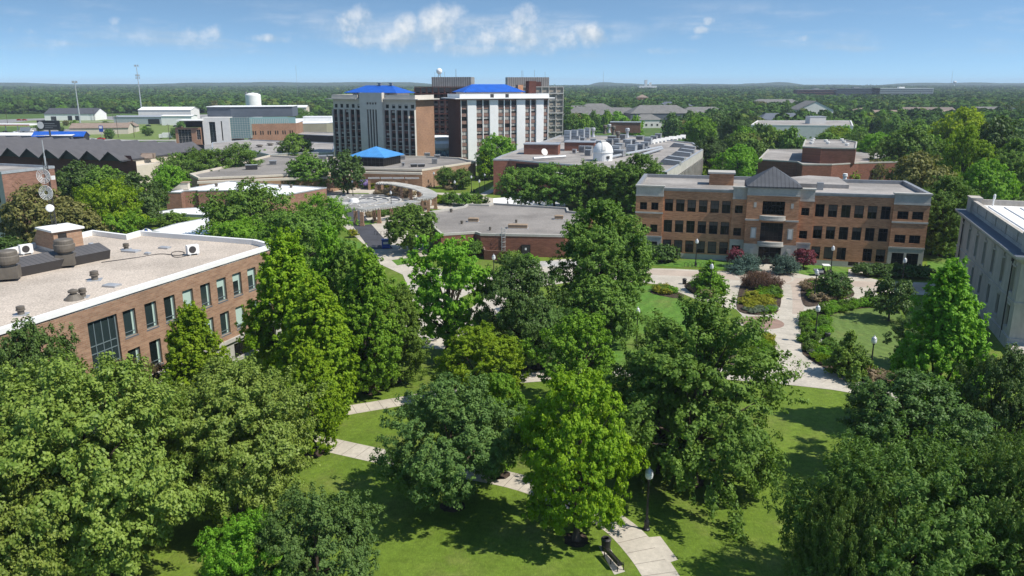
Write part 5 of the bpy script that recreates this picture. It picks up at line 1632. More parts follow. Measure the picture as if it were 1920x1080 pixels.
# ---------------------------------------------------------------- arena with folded roof
def build_arena():
    A = Vector(G(256, 312, 8.5)[:2]); B = Vector(G(0, 300, 8.5)[:2])
    e = (B - A).normalized(); Lf = 118.0
    ang = math.atan2(e.y, e.x)
    # local x runs left along the zigzag front, local y is to the right hand... keep it explicit in world space
    t = thing('arena', 'long brick hall with a dark folded zigzag metal roof behind the left trees', 'building', (A.x, A.y, 0))
    back = Vector((-e.y, e.x))
    if back.y < 0: back = -back
    far = Vector(G(398, 268, 13.0)[:2]) - A
    P = lambda s, v, z: (e.x * s + back.x * v, e.y * s + back.y * v, z)
    sk = far.dot(e) / far.dot(back)            # folds run at this skew
    Dp = far.dot(back)
    Q = lambda s, v, z: P(s + sk * v, v, z)
    n = 13; pit = 9.3
    zv, zp = 10.2, 13.3
    rm = MB(); gm = MB()
    over = -2.5
    for i in range(n):
        s0 = 8.5 + i * pit
        a, b_, c = s0 - pit * .46, s0 + pit * .1, s0 + pit * .54
        rm.q([Q(a, over, zv), Q(a, Dp, zv), Q(b_, Dp, zp), Q(b_, over, zp)])
        rm.q([Q(b_, over, zp), Q(b_, Dp, zp), Q(c, Dp, zv), Q(c, over, zv)])
        gm.q([Q(a, over + .6, zv), Q(b_, over + .6, zp), Q(c, over + .6, zv)])
        for (p, z, q_, z2) in ((a, zv, b_, zp), (b_, zp, c, zv)):
            gm.q([Q(p, over, z - .5), Q(q_, over, z2 - .5), Q(q_, over, z2 + .02), Q(p, over, z + .02)])
    rm.build('folded_roof', M['saw_roof'], t)
    gm.build('gable_ends', M['black_metal'], t)
    wm = MB()
    s1 = 8.5 + n * pit
    wm.q([P(0, 0, 0), P(s1, 0, 0), P(s1, 0, zv), P(0, 0, zv)])
    wm.q([P(0, 2, 0), P(s1, 2, 0), P(s1, 2, zv + 1.5), P(4, 2, zv + 1.5)])
    wm.build('brick_wall', M['brick_dark'], t)
    cm = MB()
    D0 = 27
    zw = 8.6
    cm.q([P(0, 0, 0), P(0, 0, zw), P(-2 + sk * D0, D0, zw), P(-2 + sk * D0, D0, 0)])
    cm.q([P(0, 0, zw), P(4.4, 0, zw), P(4.4 + sk * D0, D0, zw), P(-2 + sk * D0, D0, zw)])
    cm.q([P(4.3, 0, zw), P(4.3, 0, zv), P(4.3 + sk * D0, D0, zv), P(4.3 + sk * D0, D0, zw)])
    cm.build('cream_side_wall', M['cream'], t)
    fm = MB(); fm.tube(Q(4.2, over, zv), Q(4.2, Dp, zv), .35); fm.build('roof_edge', M['dark_metal'], t)
    bm = MB(); bm.q([Q(4, Dp, 0), Q(s1, Dp, 0), Q(s1, Dp, zv + 2), Q(4, Dp, zv + 2)]); bm.build('rear_wall', M['dark_metal'], t)
    p = Vector(G(272, 297, zv)[:2]) - A
    hm = MB(); hm.q([(p.x - 2.4, p.y, zv), (p.x + 2.6, p.y, zv), (p.x + 2.0, p.y + 1.6, zv + 1.6), (p.x - 1.4, p.y + 1.6, zv + 1.6)]); hm.box(p.x - 2, p.x + 2.4, p.y + 1.5, p.y + 3, zv, zv + 1.6); hm.build('copper_hood', M['shingle_b'], t)


build_arena()

# low tan range and grey roofs right of the arena
poly_building('ribbed_hall', 'low hall with ribbed tan wall panels right of the folded roof arena', [(398, 283), (465, 280), (505, 290), (540, 287), (625, 285), (628, 268), (470, 262), (398, 267)], 6.0, 'ribbed_tan', 'grey_roof_b', 'galv', .3, cop_w=.5)
RG = 'low vents on the ribbed hall roof'
for px, py, l in ((487, 276, 'left'), (507, 273, 'middle'), (524, 271, 'right')):
    t = set_on('roof_vent', 'low dark round vent on the ribbed hall roof, %s of three' % l, 'roof vent', px, py, 5.7, 0, RG)
    b = MB(); b.lathe([(1.0, 0), (1.0, .6), (1.7, .65), (1.6, 1.1), (.6, 1.3)], n=16); b.build('hood', M['brown_metal'], t)


# science building with glass corner
def build_science():
    D0 = 468
    X = lambda px, D=D0: at(px, 250, D)[0]
    zt = lambda py, D=D0: at(900, py, D)[2]
    t = thing('science_building', 'modern brick science building with a glass corner and slate blue upper storey', 'building', (X(388), D0, 0), R(5))
    x = lambda px: X(px) - X(388)
    b = MB()
    ops = [(x(340), x(361), 1, 11.5)]
    Lw = x(388) - x(335)
    b.wall((x(335), -4), (x(380), -4), 0, 13.0, [(1.5, 9.0, 1.2, 11.6), (12.0, 14.4, 4.0, 11.4)], .5)
    b.wall((x(380), -4), (x(380), 8), 0, 13.0); b.wall((x(335), 10), (x(335), -4), 0, 13.0)
    b.build('brick_wall', M['brick_tan2'], t); b = MB()
    b.wall((x(465), 2.5), (x(547), 10), 0, 15.0, [(1.5 + i * 4.3 + k * 1.3, 2.2 + i * 4.3 + k * 1.3, 6.6, 9.6) for i in range(6) for k in (0, 1)], .3)
    b.wall((x(547), 10), (x(547), 34), 0, 15.0)
    b.build('brick_wall', M['brick_tan2'], t); b = MB()
    b.wall((x(432), 5), (x(452), 4), 0, 4.5)
    b.build('brick_wall', M['brick_tan2'], t)
    windows_on(t, (x(335), -4), (x(380), -4), [(1.5, 9.0, 1.2, 11.6, dict(nx=4, ny=6, frame='frame_white', pane='glass_teal'))], .3)
    windows_on(t, (x(335), -4), (x(380), -4), [(12.0, 14.4, 4.0, 11.4, dict(nx=2, ny=4, frame='frame_white'))], .3)
    windows_on(t, (x(465), 2.5), (x(547), 10), [(1.5 + i * 4.3 + k * 1.3, 2.2 + i * 4.3 + k * 1.3, 6.6, 9.6) for i in range(6) for k in (0, 1)], .2, nx=1)
    b = MB(); b.wall((x(384), -2.5), (x(433), -2.5), 0, 20.3, [(3.6, 7.2, 1, 17), (10.4, 11.2, 3, 17.5)], .8)
    b.wall((x(433), -2.5), (x(433), 6), 0, 20.3); b.wall((x(384), 6), (x(384), -2.5), 0, 20.3); b.q([(x(384), -2.5, 20.3), (x(433), -2.5, 20.3), (x(433), 6, 20.3), (x(384), 6, 20.3)])
    b.build('white_wall', M['offwhite'], t)
    windows_on(t, (x(384), -2.5), (x(433), -2.5), [(3.6, 7.2, 1, 17, dict(nx=2, ny=8, pane='glass_teal', frame='frame_teal')), (10.4, 11.2, 3, 17.5, dict(nx=1, ny=1))], .6)
    b = MB(); g0, g1 = x(433.5), x(466)
    b.box(g0, g1 + 1, -1.8, 5, 4.5, 20.0); b.build('glass_corner', M['glass_green'], t)
    b = MB()
    for k in range(10): b.box(g0 - .02, g1 + 1.06, -1.9, -1.803, 4.5 + 1.7 * k, 4.5 + 1.7 * k + .16)
    for k in range(9): xx = g0 + (g1 + 1 - g0) * k / 8; b.box(xx - .06, xx + .06, -1.95, -1.904, 4.5, 20)
    b.build('mullions', M['frame_white'], t)
    b = MB(); b.box(x(366), x(386), -5, 6, 18.3, 18.9); b.box(x(341), x(386), -6.5, 6, 18.0, 18.6); b.build('canopy_slab', M['white'], t)
    b = MB(); b.box(x(352), x(385), -1, 6, 13.0, 18.0); b.build('recessed_terrace', M['glass'], t)
    b = MB(); p0, p1 = (x(466), 2.9), (x(533), 9.0)
    b.wall(p0, p1, 15.0, 20.0); b.wall((x(533), 9), (x(547), 10), 15, 19.6); b.build('glass_storey', M['glass_green'], t)
    b = MB()
    for k in range(22):
        f = k / 21
        xx, yy = p0[0] + (p1[0] - p0[0]) * f, p0[1] + (p1[1] - p0[1]) * f
        b.box(xx - .1, xx + .1, yy - .14, yy - .02, 15, 18.6)
    b.build('storey_fins', M['frame_white'], t)
    b = MB(); b.prism([(x(386), 7), (x(431), 5), (x(541), 12), (x(541), 30), (x(386), 26)], 20.0, 27.6); b.build('slate_storey', M['slate'], t)
    b = MB(); b.prism([(x(385), 6.5), (x(431), 4.5), (x(542), 11.5), (x(542), 31), (x(385), 27)], 27.6, 28.0); b.build('white_roof', M['white_roof'], t)
    t.scale = (1, 1, .78)


build_science()
p = at(476, 200, 600)
t = thing('storage_tank', 'big white cylindrical storage tank standing behind the science building', 'storage tank', (p[0], 600, 0))
b = MB(); b.lathe([(5.6, 0), (5.6, 26.5), (5.4, 27.1), (3.2, 28.1), (.4, 28.6)], n=40); b.build('shell', M['white'], t, smooth=False)
b = MB(); b.path([(5.0 * math.cos(a), 5.0 * math.sin(a), 28.3) for a in [2 * math.pi * i / 24 for i in range(25)]], .08); b.tube((-5.75, -.5, 0), (-5.75, -.5, 28.5), .12); b.box(-5.4, -4.6, -.4, .4, 27.2, 29.4); b.build('ladder_and_rail', M['grey_metal'], t)

poly_building('olive_warehouse', 'olive panelled low warehouse with a white roof left of the dormitory towers', [(547, 232), (612, 231), (640, 228), (640, 222), (547, 222)], 9.5, 'olive_panel', 'white_roof', 'galv', .2, cop_w=.6)
poly_building('glazed_corridor', 'long low glazed corridor with a thin grey roof before the olive warehouse', [(465, 252), (540, 251), (615, 254), (640, 254), (640, 249), (540, 247), (470, 249)], 5.2, 'glass', 'grey_roof_b', 'galv', .2, cop_w=.8)
t = set_on('white_storage_box', 'white box like rooftop plant on the olive warehouse roof', 'plant room', 590, 228, 9.3)
b = MB(); b.box(-8, 12, 0, 9, 0, 3.2); b.build('wall', M['white'], t); b = MB(); b.box(-8.2, 12.2, -.2, 9.2, 3.2, 3.5); b.build('roof_slab', M['white_roof'], t)


# ---------------------------------------------------------------- sheds, houses and the far town
def shed(label, px, py, w, d, h, hr, rz, wallm, roofm, cat='building', name='metal_shed', doors=(), ridge='x', wins=(), group=None):
    p = G(px, py)
    t = thing(name, label, cat, p, rz, group)
    b = MB()
    b.wall((-w / 2, 0), (w / 2, 0), 0, h); b.wall((w / 2, 0), (w / 2, d), 0, h); b.wall((w / 2, d), (-w / 2, d), 0, h); b.wall((-w / 2, d), (-w / 2, 0), 0, h)
    if ridge == 'x':
        b.q([(w / 2, 0, h), (w / 2, d, h), (w / 2, d / 2, hr)]); b.q([(-w / 2, d, h), (-w / 2, 0, h), (-w / 2, d / 2, hr)])
    elif ridge == 'y':
        b.q([(-w / 2, 0, h), (w / 2, 0, h), (0, 0, hr)]); b.q([(w / 2, d, h), (-w / 2, d, h), (0, d, hr)])
    b.build('wall', M[wallm], t)
    b = MB(); o = .5
    if ridge == 'x':
        for z in (0, -.22):
            b.q([(-w / 2 - o, -o, h - .1 + z), (w / 2 + o, -o, h - .1 + z), (w / 2 + o, d / 2, hr + .1 + z), (-w / 2 - o, d / 2, hr + .1 + z)]); b.q([(w / 2 + o, d + o, h - .1 + z), (-w / 2 - o, d + o, h - .1 + z), (-w / 2 - o, d / 2, hr + .1 + z), (w / 2 + o, d / 2, hr + .1 + z)])
    elif ridge == 'y':
        for z in (0, -.22):
            b.q([(-w / 2 - o, -o, h - .1 + z), (0, -o, hr + .1 + z), (0, d + o, hr + .1 + z), (-w / 2 - o, d + o, h - .1 + z)][::-1]); b.q([(w / 2 + o, -o, h - .1 + z), (w / 2 + o, d + o, h - .1 + z), (0, d + o, hr + .1 + z), (0, -o, hr + .1 + z)])
    else:
        hip(b, -w / 2, w / 2, 0, d, h, hr, o)
    b.build('roof', M[roofm], t)
    for (x0, x1, z1, m) in doors:
        b = MB(); b.box(x0, x1, -.12, -.003, 0, z1); b.build('door', M[m], t)
    for (x, z, ww, hh) in wins:
        win(t, (x, -.08, z), 0, ww, hh, 'frame_white', 'glass', 2, 1)
    return t


shed('white metal shed with grey gabled roof and dark garage doors by the shorter cell tower', 132, 226, 48, 26, 6.5, 11.5, R(4), 'white', 'seam_grey', doors=((-18, -13, 4, 'dark_metal'), (-2, 2, 4.5, 'black_metal'), (5, 9, 4.5, 'black_metal')))
b = tag(MB().box(-3, 3, -.2, 0, 0, 1.6).build('shed_sign', M['red_paint'], loc=(G(117, 224)[0], G(117, 226)[1] - 1.0, 3.2)), 'small red sign board on the white metal shed', 'sign')
shed('low building with a pinkish brown roof and cream walls beside the grass field', 187, 252, 38, 18, 4.6, 7.6, R(14), 'cream', 'shingle_b', doors=((4, 5.5, 2.4, 'dark_metal'),))
shed('small cream gabled wing at the right end of the pinkish roofed building', 243, 248, 9, 12, 4.4, 7.2, R(14), 'cream', 'shingle_b', ridge='y')
shed('long pale grey metal warehouse under the taller cell tower', 270, 233, 52, 16, 6.5, 7.4, R(2), 'galv', 'galv', doors=((4, 14, 4.5, 'black_metal'),))
shed('white warehouse with a gently pitched roof behind the grey warehouse', 310, 224, 52, 26, 9.5, 12.0, R(3), 'offwhite', 'white_roof')
shed('white box of a garage to the right of the grey warehouse', 332, 235, 26, 14, 8, 8.6, R(2), 'white', 'white_roof', doors=((2, 8, 4, 'black_metal'),))
shed('white low restaurant roof behind the blue canopy', 55, 268, 54, 16, 4.6, 5.6, R(-3), 'slate', 'white_roof')
shed('bright blue curved canopy shop with red lettering boards by the billboard', 110, 268, 30, 8, 4.0, 6.6, R(4), 'frame_dark', 'blue_roof', doors=((-4, 5, 3.6, 'red_paint'),))
shed('pale house peeping out between trees right of the storage tank', 557, 216, 22, 14, 9, 11, R(0), 'cream', 'white_roof', name='block_house', wins=tuple((-9 + 4 * i, z, 1.6, 1.8) for i in range(5) for z in (1.5, 5)))

# billboard, petrol canopy, sign pylon
p = G(97, 272)
t = thing('billboard', 'dark billboard with a round white wheel emblem on a single post', 'billboard', (p[0], p[1], 0), R(-6))
b = MB(); b.box(-7.0, 7.0, -.3, .3, 8.8, 14.2); b.build('panel', M['black_metal'], t)
b = MB(); b.lathe([(.9, -.02), (2.1, -.02), (2.1, .02), (1.55, .02)], n=26)
o_ = b.build('emblem', M['offwhite'], t, loc=(-5.0, -.34, 11.5)); o_.rotation_euler = (R(90), 0, 0)
b = MB(); b.tube((0, 0, 0), (0, 0, 8.8), .5); b.build('post', M['dark_metal'], t)
b = MB()
for z, w in ((12.3, 6.4), (11.0, 7.6), (9.9, 5.0)): b.box(-2.4, -2.4 + w, -.33, -.303, z, z + .28)
b.build('lettering', M['grey_metal'], t)
p = G(22, 248)
t = thing('fuel_canopy', 'flat white fuel station canopy at the far left edge', 'canopy', p, 0)
b = MB(); b.box(-17, 17, -5, 5, 5.2, 6.2); b.build('roof', M['white'], t)
b = MB(); b.box(-17.05, 17.05, -5.06, -5.003, 5.3, 5.7); b.build('red_stripe', M['red_paint'], t)
for x in (-13, -4, 5, 13):
    b = MB(); b.box(x - .25, x + .25, -.25, .25, 0, 5.2); b.build('column', M['white'], t)
t = thing('sign_pylon', 'blue and white roadside sign on a pole in front of the grass field', 'sign', G(192, 262))
b = MB(); b.tube((0, 0, 0), (0, 0, 5), .15); b.build('post', M['galv'], t)
b = MB(); b.box(-1.2, 1.2, -.2, .2, 5, 9.0); b.build('panel', M['blue_paint'], t); b = MB(); b.box(-.9, .9, -.24, -.203, 7.2, 8.6); b.build('face', M['white'], t)


def cell_tower(px, pyb, pyt, label, rows):
    p = G(px, pyb)
    Ht = at(px, pyt, p[1])[2]
    t = thing('cell_tower', label, 'cell tower', p)
    b = MB(); b.tube((0, 0, 0), (0, 0, Ht * .97), .75, .32, 10); b.build('pole', M['galv'], t)
    for r, k in rows:
        z = Ht * r
        b = MB()
        for i in range(k):
            a = 2 * math.pi * i / k
            b.tube((0, 0, z), (1.8 * math.cos(a), 1.8 * math.sin(a), z), .08, n=4)
            x, y = 1.9 * math.cos(a), 1.9 * math.sin(a); b.box(x - .3, x + .3, y - .2, y + .2, z - .8, z + 1.2)
        b.build('antenna_array', M['galv'], t)


cell_tower(151, 233, 153, 'shorter cell tower, grey pole with one antenna crown at the far left', ((.985, 8),))
cell_tower(267, 219, 122, 'taller cell tower, grey pole with two antenna crowns behind the warehouses', ((.985, 5), (.8, 8), (.75, 6)))

# grey-roofed houses right of the towers and in the woods
HG = 'grey roofed houses beyond the laboratory'
for px, py, w, d, h, hr, rz, wl, rf, lb in (
        (1098, 214, 42, 18, 5, 9, R(6), 'shingle_b', 'shingle', 'long dark grey roofed house at the left of the housing cluster'),
        (1120, 208, 34, 16, 5, 9, R(12), 'slate', 'shingle', 'grey roofed house behind the long one at the left of the cluster'),
        (1110, 226, 46, 20, 6, 11, R(-8), 'cream', 'shingle', 'broad hipped grey roof house right beside the beige tower'),
        (1163, 224, 34, 20, 6, 10, R(-10), 'offwhite', 'shingle', 'pale gabled grey roof house in the middle of the housing cluster'),
        (1240, 226, 50, 20, 7, 12, R(8), 'slate', 'shingle', 'wide blue grey walled apartment house with a hipped roof'),
        (1255, 206, 24, 16, 6, 10, R(0), 'brick_red', 'slate', 'small house with a slate blue hipped roof among trees'),
        (1290, 206, 18, 12, 5, 8, R(10), 'offwhite', 'slate', 'little house with a bluish roof right of the slate roofed one'),
        (1205, 192, 16, 14, 10, 13, R(0), 'brick_orange', 'shingle_b', 'tall brick house with a tan roof standing above the trees'),
        (1320, 222, 40, 18, 6, 10, R(4), 'cream', 'shingle', 'grey roofed house at the right end of the housing cluster'),
        (1215, 234, 20, 12, 5, 8, R(6), 'offwhite', 'shingle', 'small white walled house below the blue grey apartment house')):
    shed(lb, px, py + 6, w * 1.15, d * 1.15, h * 1.3, hr * 1.35, rz, wl, rf, 'house', 'grey_roofed_house', ridge='hip', wins=tuple((-w * .35 + w * .7 * i / 3, 1.6, 1.6, 1.8) for i in range(4)), group=HG)
for px, py, w, d, h, hr, rz, wl, rf, rg, lb in (
        (1527, 226, 30, 24, 9, 15, 0, 'offwhite', 'shingle', 'y', 'white gabled church like building above the white concrete building'),
        (1468, 236, 36, 14, 5, 9, R(6), 'slate', 'slate', 'hip', 'low slate roof left of the white gabled building'),
        (1455, 202, 60, 18, 7, 11, R(-4), 'shingle', 'shingle', 'hip', 'long grey roof far away among trees left of the gabled building'),
        (1620, 226, 24, 20, 6, 10, 0, 'brick_tan', 'shingle_b', 'hip', 'tan hipped roof at the left end of the long brown roofs'),
        (1690, 222, 88, 16, 6, 7.5, R(-2), 'brick_tan', 'shingle_b', 'x', 'long flat tan roof running through the trees on the right'),
        (1730, 216, 60, 16, 6, 8, R(-4), 'brick_red', 'brown_conc', 'x', 'long red brown roof behind the flat tan one'),
        (1868, 218, 34, 14, 5, 9, R(0), 'white', 'shingle', 'x', 'white house with grey roof and dormers at the far right'),
        (1898, 220, 14, 12, 5, 9, R(0), 'white', 'shingle', 'y', 'white gabled house end at the far right beside the dormered one')):
    shed(lb, px, py + 4, w * 1.1, d * 1.1, h * 1.3, hr * 1.3, rz, wl, rf, 'house', 'distant_house', ridge=rg, wins=tuple((-w * .3 + w * .6 * i / 2, 1.6, 1.6, 1.8) for i in range(3)))
for px, py, w, h, wl, lb in ((1530, 188, 85, 22, 'brick_dark', 'dark red hospital wing among far trees'), (1605, 188, 100, 25, 'slate', 'bluish glass office block among far trees'), (1690, 188, 135, 25, 'galv', 'long white banded office block on the far right skyline')):
    p = G(px, py)
    t = thing('far_office_block', lb, 'building', p, 0)
    b = MB(); b.box(-w / 2, w / 2, 0, 24, 0, h); b.build('wall', M[wl], t)
    b = MB()
    for k in range(3): b.box(-w / 2 + 1, w / 2 - 1, -.15, -.003, h - 4 - 4.2 * k, h - 2 - 4.2 * k)
    b.build('window_band', M['glass'], t)
    b = MB(); b.box(-w / 2 - .4, w / 2 + .4, -.4, 24.4, h, h + .8); b.box(-6, 6, 4, 14, h + .8, h + 3.5); b.build('roof_slab', M['white' if wl == 'galv' else 'grey_metal'], t)
for px, lb in ((557, 'faint thin broadcast mast on the left skyline'), (1131, 'faint thin mast on the skyline right of the towers'), (1783, 'faint thin mast on the far right skyline')):
    y = 1400
    p = at(px, 160, y)
    b = MB(); b.tube((p[0], y, 0), (p[0], y, 66 if px < 600 else 56), .22, .16, 5)
    tag(b.build('broadcast_mast', M['grey_metal']), lb, 'mast', 'faint masts on the skyline')
p = at(1789, 163, 4200)
b = MB(); b.lathe([(1.5, 0), (1.5, 36), (8, 40), (9, 44), (6, 48), (.5, 49)], p[0], 4200, 14)
tag(b.build('water_tower', M['white']), 'tiny white water tower on the far right skyline', 'water tower')
p = at(1215, 164, 3600)
b = MB(); b.box(p[0] - 40, p[0] + 40, 3600, 3640, 0, 26); b.box(p[0] - 14, p[0] - 4, 3600, 3620, 26, 52); b.box(p[0] + 8, p[0] + 16, 3600, 3620, 26, 40)
tag(b.build('grain_elevator', M['white']), 'tiny white silo buildings on the skyline right of the towers', 'silo')


# ---------------------------------------------------------------- fountain court and pergolas
def pergola(label, px_pts, w, z, group):
    C = smooth([G(*p, z)[:2] for p in px_pts], 6, False)
    t = thing('curved_pergola', label, 'pergola', (C[0][0], C[0][1], 0), 0, group)
    C = [(c[0] - C[0][0], c[1] - C[0][1]) for c in C]
    b = MB(); bm = MB(); acc = 0; nextp = 0
    for i in range(len(C) - 1):
        a, c = Vector(C[i]), Vector(C[i + 1])
        d = (c - a); l = d.length; d.normalize(); n = Vector((-d.y, d.x))
        for s in (-1, 1):
            q0, q1 = a + n * s * w * .36, c + n * s * w * .36
            bm.prism([tuple(q0 - n * .12), tuple(q1 - n * .12), tuple(q1 + n * .12), tuple(q0 + n * .12)], z - .35, z)
        k = 0.0
        while k < l:
            p = a + d * k
            b.prism([tuple(p - n * w / 2), tuple(p + d * .22 - n * w / 2), tuple(p + d * .22 + n * w / 2), tuple(p + n * w / 2)], z + .003, z + .2)
            k += .5
        if acc >= nextp:
            for s in (-1, 1):
                p = a + n * s * w * .36
                m = MB(); m.box(p.x - .42, p.x + .42, p.y - .42, p.y + .42, 0, z - .352); m.box(p.x - .55, p.x + .55, p.y - .55, p.y + .55, 0.0, .5) 
                o = m.build('pillar', M['brick_tan'], t)
            nextp = acc + 5.2
        acc += l
    b.build('slats', M['slat'], t); bm.build('beams', M['slat'], t)


M['slat'] = mat('pale weathered slats', (.52, .50, .46), .8, .2, .8, .1)
PG = 'curved pergolas around the fountain court'
pergola('curved slatted pergola sweeping round the far side of the fountain court', [(708, 343), (735, 344), (765, 349), (790, 355), (806, 364), (800, 371), (778, 373)], 4.2, 3.9, PG)
pergola('curved slatted pergola along the near side of the fountain court, brick pillars in front', [(672, 394), (700, 390), (735, 386), (762, 381), (780, 377)], 3.6, 3.9, PG)
c = G(664, 379)
t = thing('fountain', 'round grey stone fountain with pale rings inside the curved pergolas', 'fountain', (c[0], c[1], 0))
b = MB()
for r0, r1, z in ((14.5, 13.9, .5), (11.0, 10.5, .42), (7.5, 7.0, .34)):
    b.lathe([(r1, .05), (r0, .05), (r0, z), (r1, z), (r1, .051)], n=56)
b.build('stone_rings', M['stone'], t)
b = MB(); b.q([(x, y, .07) for x, y in disc(0, 0, 13.9, 56)]); b.build('basin_floor', M['lot'], t)
b = MB()
for i in range(16):
    a = 2 * math.pi * i / 16
    b.prism([(2 * math.cos(a), 2 * math.sin(a)), (13.8 * math.cos(a - .02), 13.8 * math.sin(a - .02)), (13.8 * math.cos(a + .02), 13.8 * math.sin(a + .02))], .071, .16)
b.lathe([(1.6, .07), (1.2, 1.0), (.2, 1.3)], n=20); b.build('spokes', M['white'], t)


# ---------------------------------------------------------------- street furniture
def make_lamp():
    t = thing('lamp_post', '', 'street lamp')
    b = MB(); b.lathe([(.30, 0), (.30, .12), (.22, .2), (.2, .75), (.13, .95), (.1, 1.1), (.075, 4.35), (.12, 4.4), (.16, 4.5), (.1, 4.58)], n=12); b.build('post', M['black_metal'], t)
    b = MB(); b.lathe([(.2, 4.582), (.29, 4.68), (.33, 4.9), (.31, 5.12), (.3, 5.15)], n=16); b.build('globe', M['globe'], t)
    b = MB(); b.lathe([(.32, 5.152), (.26, 5.3), (.12, 5.42), (.06, 5.47), (.06, 5.56), (.02, 5.62)], n=14); b.build('cap', M['galv'], t)
    return t


LAMPS = [(1212, 993, 'black lamp post on the near lawn beside the footpath, closest to the bench'), (1193, 648, 'black lamp post at the edge of the curved striped lawn left of the big elm'), (1630, 710, 'black lamp post beside the small conical tree and the orange flowers'),
         (1527, 643, 'black lamp post by the flagstone walk in the right garden bed'), (1526, 565, 'black lamp post in the bed of tan shrubs near the parked utility cart'), (1331, 553, 'black lamp post in the round bed with the conical evergreen'),
         (1304, 499, 'black lamp post on the hall lawn beside the bicycle racks'), (1557, 514, 'black lamp post close to the hall wall behind the utility cart'), (1690, 540, 'black lamp post by the right corner bay of the orange hall'),
         (926, 533, 'black lamp post between the loose maple and the dark oak'), (899, 369, 'tall black lamp post standing by the walk left of the laboratory wall'), (853, 371, 'black lamp post just right of the pergola beside the hedge'),
         (662, 369, 'black lamp post at the fountain in front of the dark round tree'), (952, 383, 'black lamp post on the white service yard behind the flat brick hall'), (909, 356, 'black lamp post on the court lawn in front of the laboratory corner'),
         (884, 360, 'black lamp post on the court lawn next to the litter bin'), (729, 463, 'black lamp post beside the blue box at the end of the asphalt lane'), (814, 352, 'black lamp post before the round bush at the union corner'), (734, 394, 'lamp post in front of the pillars of the near pergola')]
proto = make_lamp()
for i, (px, py, lb) in enumerate(LAMPS):
    loc = G(px, py)
    if i == 0:
        proto.location = loc; proto['label'] = lb; proto['group'] = 'black lamp posts on campus walks'
    else:
        copy_thing(proto, loc, .3 * i, lb, 'black lamp posts on campus walks')

# park bench
p0, p1 = G(1131, 1040), G(1163, 1076)
t = thing('park_bench', 'black slatted metal bench beside the near footpath', 'bench', ((p0[0] + p1[0]) / 2, (p0[1] + p1[1]) / 2, 0), math.atan2(p1[1] - p0[1], p1[0] - p0[0]))
b = MB()
for k in range(6): b.box(-1.0, 1.0, -.02 + k * .085, .04 + k * .085, .43, .46)
b.build('seat', M['black_metal'], t)
b = MB()
for k in range(7): b.box(-1.0, 1.0, -.06 - k * .018, -.03 - k * .018, .5 + k * .065, .545 + k * .065)
b.build('backrest', M['black_metal'], t)
for x in (-1.0, 0, 1.0):
    b = MB(); b.box(x - .03, x + .03, .42, .47, 0, .429); b.box(x - .03, x + .03, -.1, -.04, 0, .429); b.build('leg', M['black_metal'], t)
for x in (-1.0, 1.0):
    b = MB(); b.path([(x, -.1, .65), (x, .2, .68), (x, .42, .66), (x, .46, .55), (x, .45, .46)], .025); b.build('armrest', M['black_metal'], t)
sheet('bench_pad', [(1122, 1024), (1140, 1022), (1172, 1072), (1152, 1078)], .016, 'concrete')


def bin_at(px, py, label, r=.38, h=1.05, m='black_metal'):
    t = thing('litter_bin', label, 'litter bin', G(px, py), 0, 'dark litter bins')
    b = MB(); b.lathe([(r * .85, 0), (r, h * .85), (r * 1.08, h * .86), (r * 1.08, h * .92)], n=18); b.build('body', M[m], t)
    b = MB(); b.lathe([(r * 1.08, h * .92), (r * .9, h), (r * .55, h), (r * .55, h * .9)], n=18); b.build('rim', M['dark_metal'], t)


for a in ((1136, 1031, 'dark litter bin right behind the park bench'), (1283, 533, 'dark litter bin at the left end of the round bed with the conical evergreen'), (1592, 545, 'dark litter bin at the right end of the tan shrub bed'), (1260, 548, 'dark litter bin among low shrubs at the corner of the curved striped lawn'), (889, 361, 'dark litter bin on the court lawn by the laboratory'), (699, 419, 'dark litter bin on the little plaza lawn below the pergola'), (978, 489, 'dark post bin beside the screen wall of the flat brick hall'), (1551, 637, 'black litter bin on the garden lawn beyond the flagstone walk')):
    bin_at(*a)
t = thing('recycling_box', 'bright blue box standing at the end of the asphalt lane', 'collection box', G(724, 466), R(10))
b = MB(); b.box(-.9, .9, -.6, .6, .15, 1.9); b.build('body', M['blue_paint'], t); b = MB(); b.box(-.95, .95, -.65, .65, 1.9, 2.1); b.build('lid', M['blue_paint'], t)
b = MB(); b.box(-.6, .6, -.64, -.603, 1.1, 1.6); b.build('slot_plate', M['offwhite'], t)


def rack(px, py, n, rz, label, step=.75):
    t = thing('bicycle_rack', label, 'bicycle rack', G(px, py), rz)
    for i in range(n):
        b = MB(); x = i * step
        b.path([(x, 0, 0), (x, 0, .75)] + [(x + .3 - .3 * math.cos(a), 0, .75 + .25 * math.sin(a)) for a in [math.pi * j / 6 for j in range(7)]] + [(x + .6, 0, 0)], .035, 5)
        b.build('hoop', M['black_metal'], t)


rack(1283, 501, 7, R(-6), 'row of black bicycle hoops at the edge of the hall lawn', .8)
rack(702, 441, 8, R(8), 'pale bicycle rack on the paving beside the asphalt lane', .8)
# low bench wall seen under the trees and seats
t = thing('garden_bench', 'pale stone bench in a patch of shade under the columnar trees', 'bench', G(800, 640), R(5))
b = MB(); b.box(-1.6, 1.6, -.3, .3, .38, .52); b.build('seat', M['stone'], t)
for x in (-1.2, 1.2):
    b = MB(); b.box(x - .2, x + .2, -.25, .25, 0, .379); b.build('leg', M['stone'], t)

